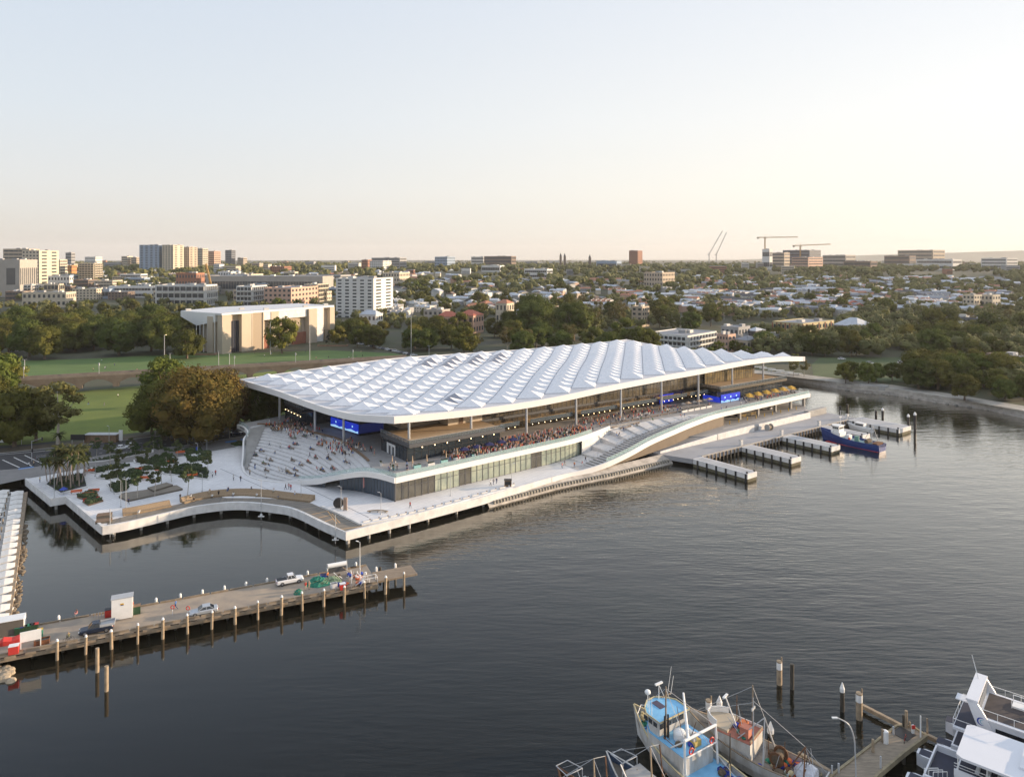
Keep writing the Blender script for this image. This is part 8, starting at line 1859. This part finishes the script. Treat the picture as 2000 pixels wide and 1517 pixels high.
# 6) two catamaran ferries in the lower right corner
M_cat = mat("gelcoat_white", (.72, .73, .76), .35, .03, .2); M_cdk = mat("dark_deck_covering", (.055, .045, .045), .8, .25, .5); M_cwin = mat("black_cabin_glass", (.008, .010, .014), .08); M_shd = mat("navy_covering", (.03, .035, .06), .7, .15, .6)
df = Vector((.755, -.656, 0)); lf = Vector((.656, .755, 0))
def cat(o, lab): return empty("catamaran_ferry", o, lab, "ferry", None, yaw_of(df))
# lower one: local x forward, y left(away from camera)
C2 = cat(Vector((56.6, 91.5, 0)) - df * 3.2, "lower white catamaran ferry with a broad plain roof and cream hatch slabs")
for s in (-1, 1):
    me = MB().loft([[(x, s * 3.0 - w_, 1.7), (x, s * 3.0 - w_ * .8, -.4), (x, s * 3.0 + w_ * .8, -.4), (x, s * 3.0 + w_, 1.7)] for x, w_ in ((-2.4, .55), (-1.6, .95), (8, 1.0), (18, .8), (24, .1))]).mesh("hull", M_cat); put("hull", fixn(me), C2); bx_(C2, -2.1, -.4, s * 3.0 - .7, s * 3.0 + .7, 1.7, 1.75, "stern_step", M_shd)
bx_(C2, -.4, 22, -3.9, 3.9, 1.7, 2.3, "bridge_deck", M_cat); bx_(C2, -.2, 6.5, -3.5, 3.5, 2.3, 2.34, "deck_covering", M_shd)
bx_(C2, 6.5, 22, -3.7, 3.7, 2.3, 4.3, "cabin", M_cat); bx_(C2, -.2, 6.6, -3.9, -3.6, 2.3, 3.1, "bulwark", M_cat); bx_(C2, -.2, 6.6, 3.6, 3.9, 2.3, 3.1, "bulwark", M_cat); bx_(C2, -.4, -.2, -3.9, 3.9, 2.3, 2.9, "stern_bulwark", M_cat)
bx_(C2, 3.0, 22, -3.75, 3.75, 4.3, 4.55, "upper_floor", M_cat); bx_(C2, 3.2, 10, -3.5, 3.5, 4.56, 4.6, "upper_floor_covering", M_shd)
bx_(C2, 3.0, 22, -3.85, -3.65, 4.55, 5.3, "side_bulwark", M_cat); bx_(C2, 3.0, 22, 3.65, 3.85, 4.55, 5.3, "side_bulwark", M_cat); bx_(C2, 9.4, 10.6, -3.84, 3.84, 4.55, 6.85, "roof_pillar", M_cat)
round_ = [(3.2, -3.6), (3.9, -4.1), (22, -4.1), (22, 4.1), (3.9, 4.1), (3.2, 3.6)]; MB().prism(round_, 6.85, 7.15).build("roof", M_cat, C2); bx_(C2, 10.6, 22, -3.5, 3.5, 4.6, 6.85, "saloon", M_cwin)
MB().prism([(9.4, -1.9), (21, -1.9), (21, 2.6), (9.4, 2.6)], 7.15, 7.45).build("roof_plinth", M_cat, C2)
bx_(C2, 9.9, 11.6, -1.3, 1.2, 7.46, 7.62, "hatch_slab", mat("cream_slab", (.58, .44, .30), .7, .1, 1)); 
for i in range(3): bx_(C2, 11.8, 19, -1.35 + i * 1.15, -.3 + i * 1.15, 7.46, 7.62, "hatch_slab", MATS["cream_slab"])
bx_(C2, 6.6, 9, -3.72, -3.7, 3.1, 3.8, "window", M_cwin); bx_(C2, 10, 20, -3.72, -3.7, 3.0, 3.9, "window", M_cwin)
for s in (-1, 1):
    rl = [Vector((x, s * 3.75, 6.0)) for x in (3.0, 5, 7, 9.4)]; MB().path(rl, .04, 5).path([q - Vector((0, 0, .35)) for q in rl], .03, 5).build("handrail", M_wpaint, C2)
    for x in (3.4, 6.4): MB().tube((x, s * 3.7, 4.6), (x, s * 3.7, 6.85), .07, .07, 6).build("roof_post", M_wpaint, C2)
for i in range(4):
    for s in (-1, 1):
        p = C2.location + df * (5.2 + i * 1.1) + lf * (s * 1.8) + Vector((0, 0, 4.62)); q = empty("deck_chair_row", p, "", "seat", "seats on the lower ferry's upper deck", yaw_of(df)); MB().box((0, 0, .42), (.45, 1.6, .06)).build("seat", M_wpaint, q); MB().box((.22, 0, .72), (.05, 1.6, .5)).build("backrest", M_wpaint, q)
        for e_ in (-.7, .7): MB().box((0, e_, .2), (.05, .05, .4)).build("leg", M_steel, q)
        REG.append(("lower ferry's open upper deck", q, "white row seat"))
for i in range(3):
    MB().path([Vector((-.3 + .5 * i, -3.4, 2.3)), Vector((-.3 + .5 * i, -3.4, 3.6)), Vector((1.0 + .5 * i, -2.2, 3.6)), Vector((1.0 + .5 * i, -2.2, 2.3))], .05, 5).build("boarding_frame", M_wpaint, C2)
# upper one
C1 = cat(Vector((62.2, 100.2, 0)), "upper white catamaran ferry with dark top deck, arch and crescent emblem")
for s in (-1, 1):
    me = MB().loft([[(x, s * 3.0 - w_, 1.7), (x, s * 3.0 - w_ * .8, -.4), (x, s * 3.0 + w_ * .8, -.4), (x, s * 3.0 + w_, 1.7)] for x, w_ in ((-2.6, .4), (-1.6, .95), (8, 1.0), (18, .8), (24, .1))]).mesh("hull", M_cat); put("hull", fixn(me), C1); bx_(C1, -2.6, -.9, s * 3.0 - .7, s * 3.0 + .7, 1.7, 1.76, "stern_step", M_shd)
bx_(C1, -.8, 22, -3.9, 3.9, 1.7, 2.2, "bridge_deck", M_cat); bx_(C1, 1.2, 22, -3.7, 3.7, 2.2, 4.4, "lower_cabin", M_cat); bx_(C1, 1.14, 1.2, -3.4, 3.4, 2.3, 4.2, "orange_bulkhead", mat("orange_brown_panel", (.45, .11, .03), .5)); bx_(C1, -.6, 1.1, -3.5, 3.5, 2.21, 2.25, "deck_covering", M_shd)
bx_(C1, -.6, 22, -3.9, 3.9, 4.4, 4.75, "upper_floor", M_cat); bx_(C1, -.5, 2.0, -3.4, 3.4, 4.76, 4.8, "floor_covering", M_shd); bx_(C1, 2.6, 22, -3.6, 3.6, 4.75, 7.0, "upper_cabin", M_cat); bx_(C1, 4.2, 21, -3.66, -3.58, 5.2, 6.3, "window_band", M_cwin)
bx_(C1, 2.2, 22, -3.8, 3.8, 7.0, 7.2, "top_floor", M_cat); bx_(C1, 2.6, 22, -3.3, 3.3, 7.21, 7.25, "top_deck_covering", M_cdk); 
MB().loft([[(7.6, -3.85, 7.2), (7.6, -3.4, 7.2), (7.9, -3.4, 7.2), (7.9, -3.85, 7.2)], [(8.4, -3.85, 8.1), (8.4, -3.5, 8.1), (22, -3.5, 8.1), (22, -3.85, 8.1)]]).build("raised_bulwark", M_cat, C1)
MB().prism([(8.4, -3.85), (22, -3.85), (22, -3.45), (8.4, -3.45)], 7.2, 8.1).build("raised_bulwark", M_cat, C1)
for i in range(5): bx_(C1, 9.2 + i * 2.3, 11.0 + i * 2.3, -3.9, -3.86, 7.35, 7.9, "pane", mat("pale_grey_pane", (.45, .47, .50), .3))
for s in (-1, 1):
    y0, y1 = s * 3.9, s * 3.6; m = MB(); m.v = [(2.8, y0, 4.4), (4.8, y0, 4.4), (3.2, y0, 7.4), (2.2, y0, 8.9), (1.0, y0, 9.0), (1.6, y0, 7.4)]; m.v += [(x, y1, z) for x, y, z in m.v]; m.f = [(0, 1, 2, 3, 4, 5), (11, 10, 9, 8, 7, 6)] + [(i, 6 + i, 6 + (i + 1) % 6, (i + 1) % 6) for i in range(6)]; m.m = [0] * 8; put("arch_side", fixn(m.mesh("arch_side", M_cat)), C1)
bx_(C1, .9, 2.3, -3.9, 3.9, 8.9, 9.2, "arch_top", M_cat); bx_(C1, -.4, 1.1, -3.2, -1.6, 8.2, 8.32, "arch_wing", M_cat)
for i in range(9): bx_(C1, 2.3, 2.36, -3.5 + i * .82, -3.42 + i * .82, 7.2, 8.9, "baluster", M_steel)
bx_(C1, 2.26, 2.3, -3.5, 3.5, 7.25, 8.4, "windscreen", mat("pale_grey_pane", (.45, .47, .50), .3))
for s in (-1, 1):
    rl = [Vector((x, s * 3.5, 8.2)) for x in (2.6, 4.4, 6.2, 8.0)]; MB().path(rl, .04, 5).build("handrail", M_wpaint, C1)
    for q in rl: MB().tube(q - Vector((0, 0, 1.0)), q, .035, .035, 5).build("stanchion", M_wpaint, C1)
MB().path([Vector((-.6, -3.6, 5.7)), Vector((-.6, 3.6, 5.7)), Vector((1.6, 3.6, 5.7))], .04, 5).path([Vector((-.6, -3.6, 5.7)), Vector((1.6, -3.6, 5.7))], .04, 5).build("stern_rail", M_wpaint, C1)
for y in (-3.6, -1.8, 0, 1.8, 3.6): MB().tube((-.6, y, 4.75), (-.6, y, 5.7), .035, .035, 5).build("stanchion", M_wpaint, C1)
MB().path([Vector((5.4, 1.2, 7.25)), Vector((5.4, 1.2, 8.3)), Vector((7.4, 1.2, 8.3)), Vector((7.4, 1.2, 7.25))], .05, 5).path([Vector((5.4, 2.8, 7.25)), Vector((5.4, 2.8, 8.3)), Vector((7.4, 2.8, 8.3)), Vector((7.4, 2.8, 7.25))], .05, 5).build("stair_rail", M_wpaint, C1); bx_(C1, 5.4, 7.4, 1.3, 2.7, 7.26, 7.5, "stair_hatch", M_wpaint)
mast(C1, (1.4, 2.4, 9.2), 2.6, M_wpaint, .06, "antenna", (.6, 2.8, 12.0)); bx_(C1, 9.0, 9.5, 2.4, 3.0, 7.25, 8.3, "locker", M_wpaint)
def arc(m, r0, r1, a0, a1, c, nm, par, sc=1):
    mb = MB(); n = 14; vs = []
    for i in range(n + 1):
        a = a0 + (a1 - a0) * i / n; w_ = math.sin(math.pi * i / n) * (r1 - r0) + .01
        for rr in (r0, r0 + w_): vs.append((c[0] + rr * math.cos(a), -3.93, c[2] + rr * math.sin(a)))
    mb.add(vs, [(2 * i, 2 * i + 2, 2 * i + 3, 2 * i + 1) for i in range(n)]); mb.build(nm, m, par)
arc(M_blue, .42, .58, .9, 5.2, (2.75, 0, 6.75), "emblem", C1); arc(mat("pale_blue_emblem", (.25, .50, .62), .4), .22, .32, 1.2, 5.0, (2.82, 0, 6.75), "emblem", C1)
# ------------------------------------------------------------------ jetty in the lower right
JP = [G(u, v, 1.8) for u, v in ((1600, 1540), (1627, 1512), (1752, 1417), (1783, 1419), (1810, 1437), (1765, 1470), (1715, 1512), (1690, 1540))]
jt = empty("jetty", JP[1], "weathered timber jetty with a lamp and posts between trawlers and ferries", "jetty"); jo = jt.location.copy()
def J(o): o.parent = jt; o.location = -jo; return o
J(MB().prism([(p.x, p.y) for p in JP], 1.4, 1.8).build("deck", mat("jetty_planks", (.26, .215, .16), .9, .3, 1.2, stretch=(.5, 2.5, 1))))
for k in range(len(JP) - 1): J(MB().strip([JP[k] - Vector((0, 0, 1.8)), JP[k + 1] - Vector((0, 0, 1.8))], .3, 1.3, 1.98).build("edge_beam", mat("mossy_beam", (.28, .235, .15), .9, .3, 1)))
for (u, v) in ((1640, 1508), (1680, 1478), (1715, 1452), (1750, 1424), (1800, 1444), (1765, 1476), (1725, 1508), (1700, 1530)): p = G(u, v, 1.0); J(MB().tube((p.x, p.y, -3), (p.x, p.y, 1.6), .25, .25, 8).build("pile", M_wet))
J(MB().box(G(1765, 1432, 1.84), (2.4, 2.2, .04), .6).build("rubber_mat", M_black))
for (u, v, vt, r_, m, nm) in ((1705, 1468, 1443, .2, M_pile, "mooring_post"), (1770, 1420, 1387, .22, M_pile, "mooring_post"), (1765, 1418, 1395, .2, M_wet, "mooring_post"), (1777, 1420, 1409, .15, M_pile, "mooring_post"), (1798, 1440, 1397, .1, M_wpaint, "mooring_post"), (1811, 1432, 1402, .12, M_pile, "mooring_post"), (1720, 1500, 1476, .12, M_steel, "mooring_post"), (1745, 1434, 1418, .14, M_steel, "mooring_post"), (1638, 1508, 1490, .14, M_steel, "mooring_post"), (1625, 1512, 1494, .12, M_steel, "mooring_post")):
    p = G(u, v, 1.8); h = (v - vt) * p.y / F; J(MB().tube(p, p + Vector((0, 0, h)), r_, r_ * .9, 8).build(nm, m))
p = G(1729, 1449, 1.8); e = empty("pump_cabinet", p, "white rounded pump cabinet on the jetty", "cabinet"); MB().tube((0, 0, 0), (0, 0, 1.5), .42, .42, 12).ball((0, 0, 1.5), .42, 12, 6, 0, .4).build("body", M_wpaint, e); MB().box((-.35, 0, .9), (.2, .4, 1.7)).build("riser", M_oldw, e)
p = G(1783, 1432, 1.8); e = empty("fire_hose_stand", p, "small red hose stand on the jetty beside the ferries", "hose stand"); MB().box((0, 0, .6), (.3, .25, 1.2)).build("post", M_wpaint, e); MB().box((0, -.15, 1.0), (.45, .12, .5)).build("hose_box", M_red, e)
p = G(1768, 1447, 1.8); e = empty("bicycle", p, "bicycle leaning at the jetty's near rail", "bicycle", None, .9)
for x in (-.5, .5): MB().path([Vector((x + .33 * math.cos(a), 0, .34 + .33 * math.sin(a))) for a in [i * .42 for i in range(16)]], .025, 5).build("wheel", M_tyre, e)
MB().path([Vector((-.5, 0, .34)), Vector((-.15, 0, .8)), Vector((.35, 0, .8)), Vector((.5, 0, .34))], .025, 5).build("frame", M_red, e); MB().box((-.15, 0, .88), (.25, .14, .05)).build("saddle", M_black, e)
e = empty("lamp_post", G(1672, 1522, 1.8), "curved white lamp post bending left over the jetty", "lamp post"); Pc = spline([(0, 0, 0), (-.1, 0, 3), (-.25, 0, 5.2), (-.9, .1, 6.9), (-2.3, .2, 7.7)], 5); MB().path(Pc, .085, 8).build("pole", M_steel, e); MB().box((-2.6, .2, 7.7), (.7, .28, .12)).build("lamp_head", M_wpaint, e)
for (a, b, lab, r_) in (((1684, 1377), (1762, 1417), "long floating timber beam from the thick pile to the jetty", .25), ((1560, 1470), (1630, 1512), "floating timber beam between the trawler's stern and the jetty", .25), ((1804, 1432), (1850, 1454), "short floating timber beam between jetty and upper ferry", .25)):
    p, q = G(*a, .7), G(*b, .7); o = MB().strip([Vector((0, 0, 0)), q - p], .5, -.35, .2).build("floating_beam", M_pile, None, p); tag(o, lab, "beam", "floating beams in the lower right")
# rowing club shelters behind the roof's right end
for k in range(5):
    p = G(1482 + k * 17, 719 + k * 3.2, 3.1); e = empty("rowing_boat_rack", p, "rack of white rowing boats behind the roof's right tip, %s" % ["leftmost", "second", "middle", "fourth", "rightmost"][k], "boat rack", "racks of rowing boats", -.2)
    for i in range(3): me = MB().loft([[(x, i * .8 - .8 - w_, .9), (x, i * .8 - .8, .6), (x, i * .8 - .8 + w_, .9)] for x, w_ in ((-4.5, .03), (-2, .28), (2, .28), (4.5, .03))]).mesh("boat", M_wpaint); put("boat", me, e)
    for x in (-2.5, 2.5): MB().box((x, 0, .3), (.1, 2.6, .6)).build("trestle", M_steel, e)
# ------------------------------------------------------------------ evening haze
x0, x1, y0, y1, z0, z1 = -8600, 8600, -500, 15500, -4, 330
mb = MB(); mb.box(((x0 + x1) / 2, (y0 + y1) / 2, (z0 + z1) / 2), (x1 - x0, y1 - y0, z1 - z0))
hm_ = bpy.data.materials.new("haze"); hm_.use_nodes = True; t = hm_.node_tree; t.nodes.remove(t.nodes["Principled BSDF"]); pv = t.nodes.new("ShaderNodeVolumePrincipled"); pv.inputs["Color"].default_value = (.93, .92, .92, 1); pv.inputs["Density"].default_value = HAZE; pv.inputs["Anisotropy"].default_value = .2
t.links.new(pv.outputs[0], t.nodes["Material Output"].inputs["Volume"]); o = mb.build("haze", hm_); o["kind"] = "stuff"; tag(o, "thin pale evening haze over the far suburb", "haze")
# ------------------------------------------------------------------ labels that single out by order
def ordn(n): return "%d%s" % (n, "th" if 10 <= n % 100 <= 20 else {1: "st", 2: "nd", 3: "rd"}.get(n % 10, "th"))
bpy.context.view_layer.update()
byw = {}
for it in REG: byw.setdefault(it[0], []).append(it)
for w_, L_ in byw.items():
    back = len(L_[0]) > 3
    L_.sort(key=lambda it: -it[1].location.y if back else it[1].location.x / max(1, it[1].location.y))
    for i, it in enumerate(L_):
        it[1]["label"] = " ".join(("%s, %s from %s in the %s" % (it[2], ordn(i + 1), "the back" if back else "left", w_)).split()[:16])
        if "group" not in it[1]: it[1]["group"] = "things in the " + w_
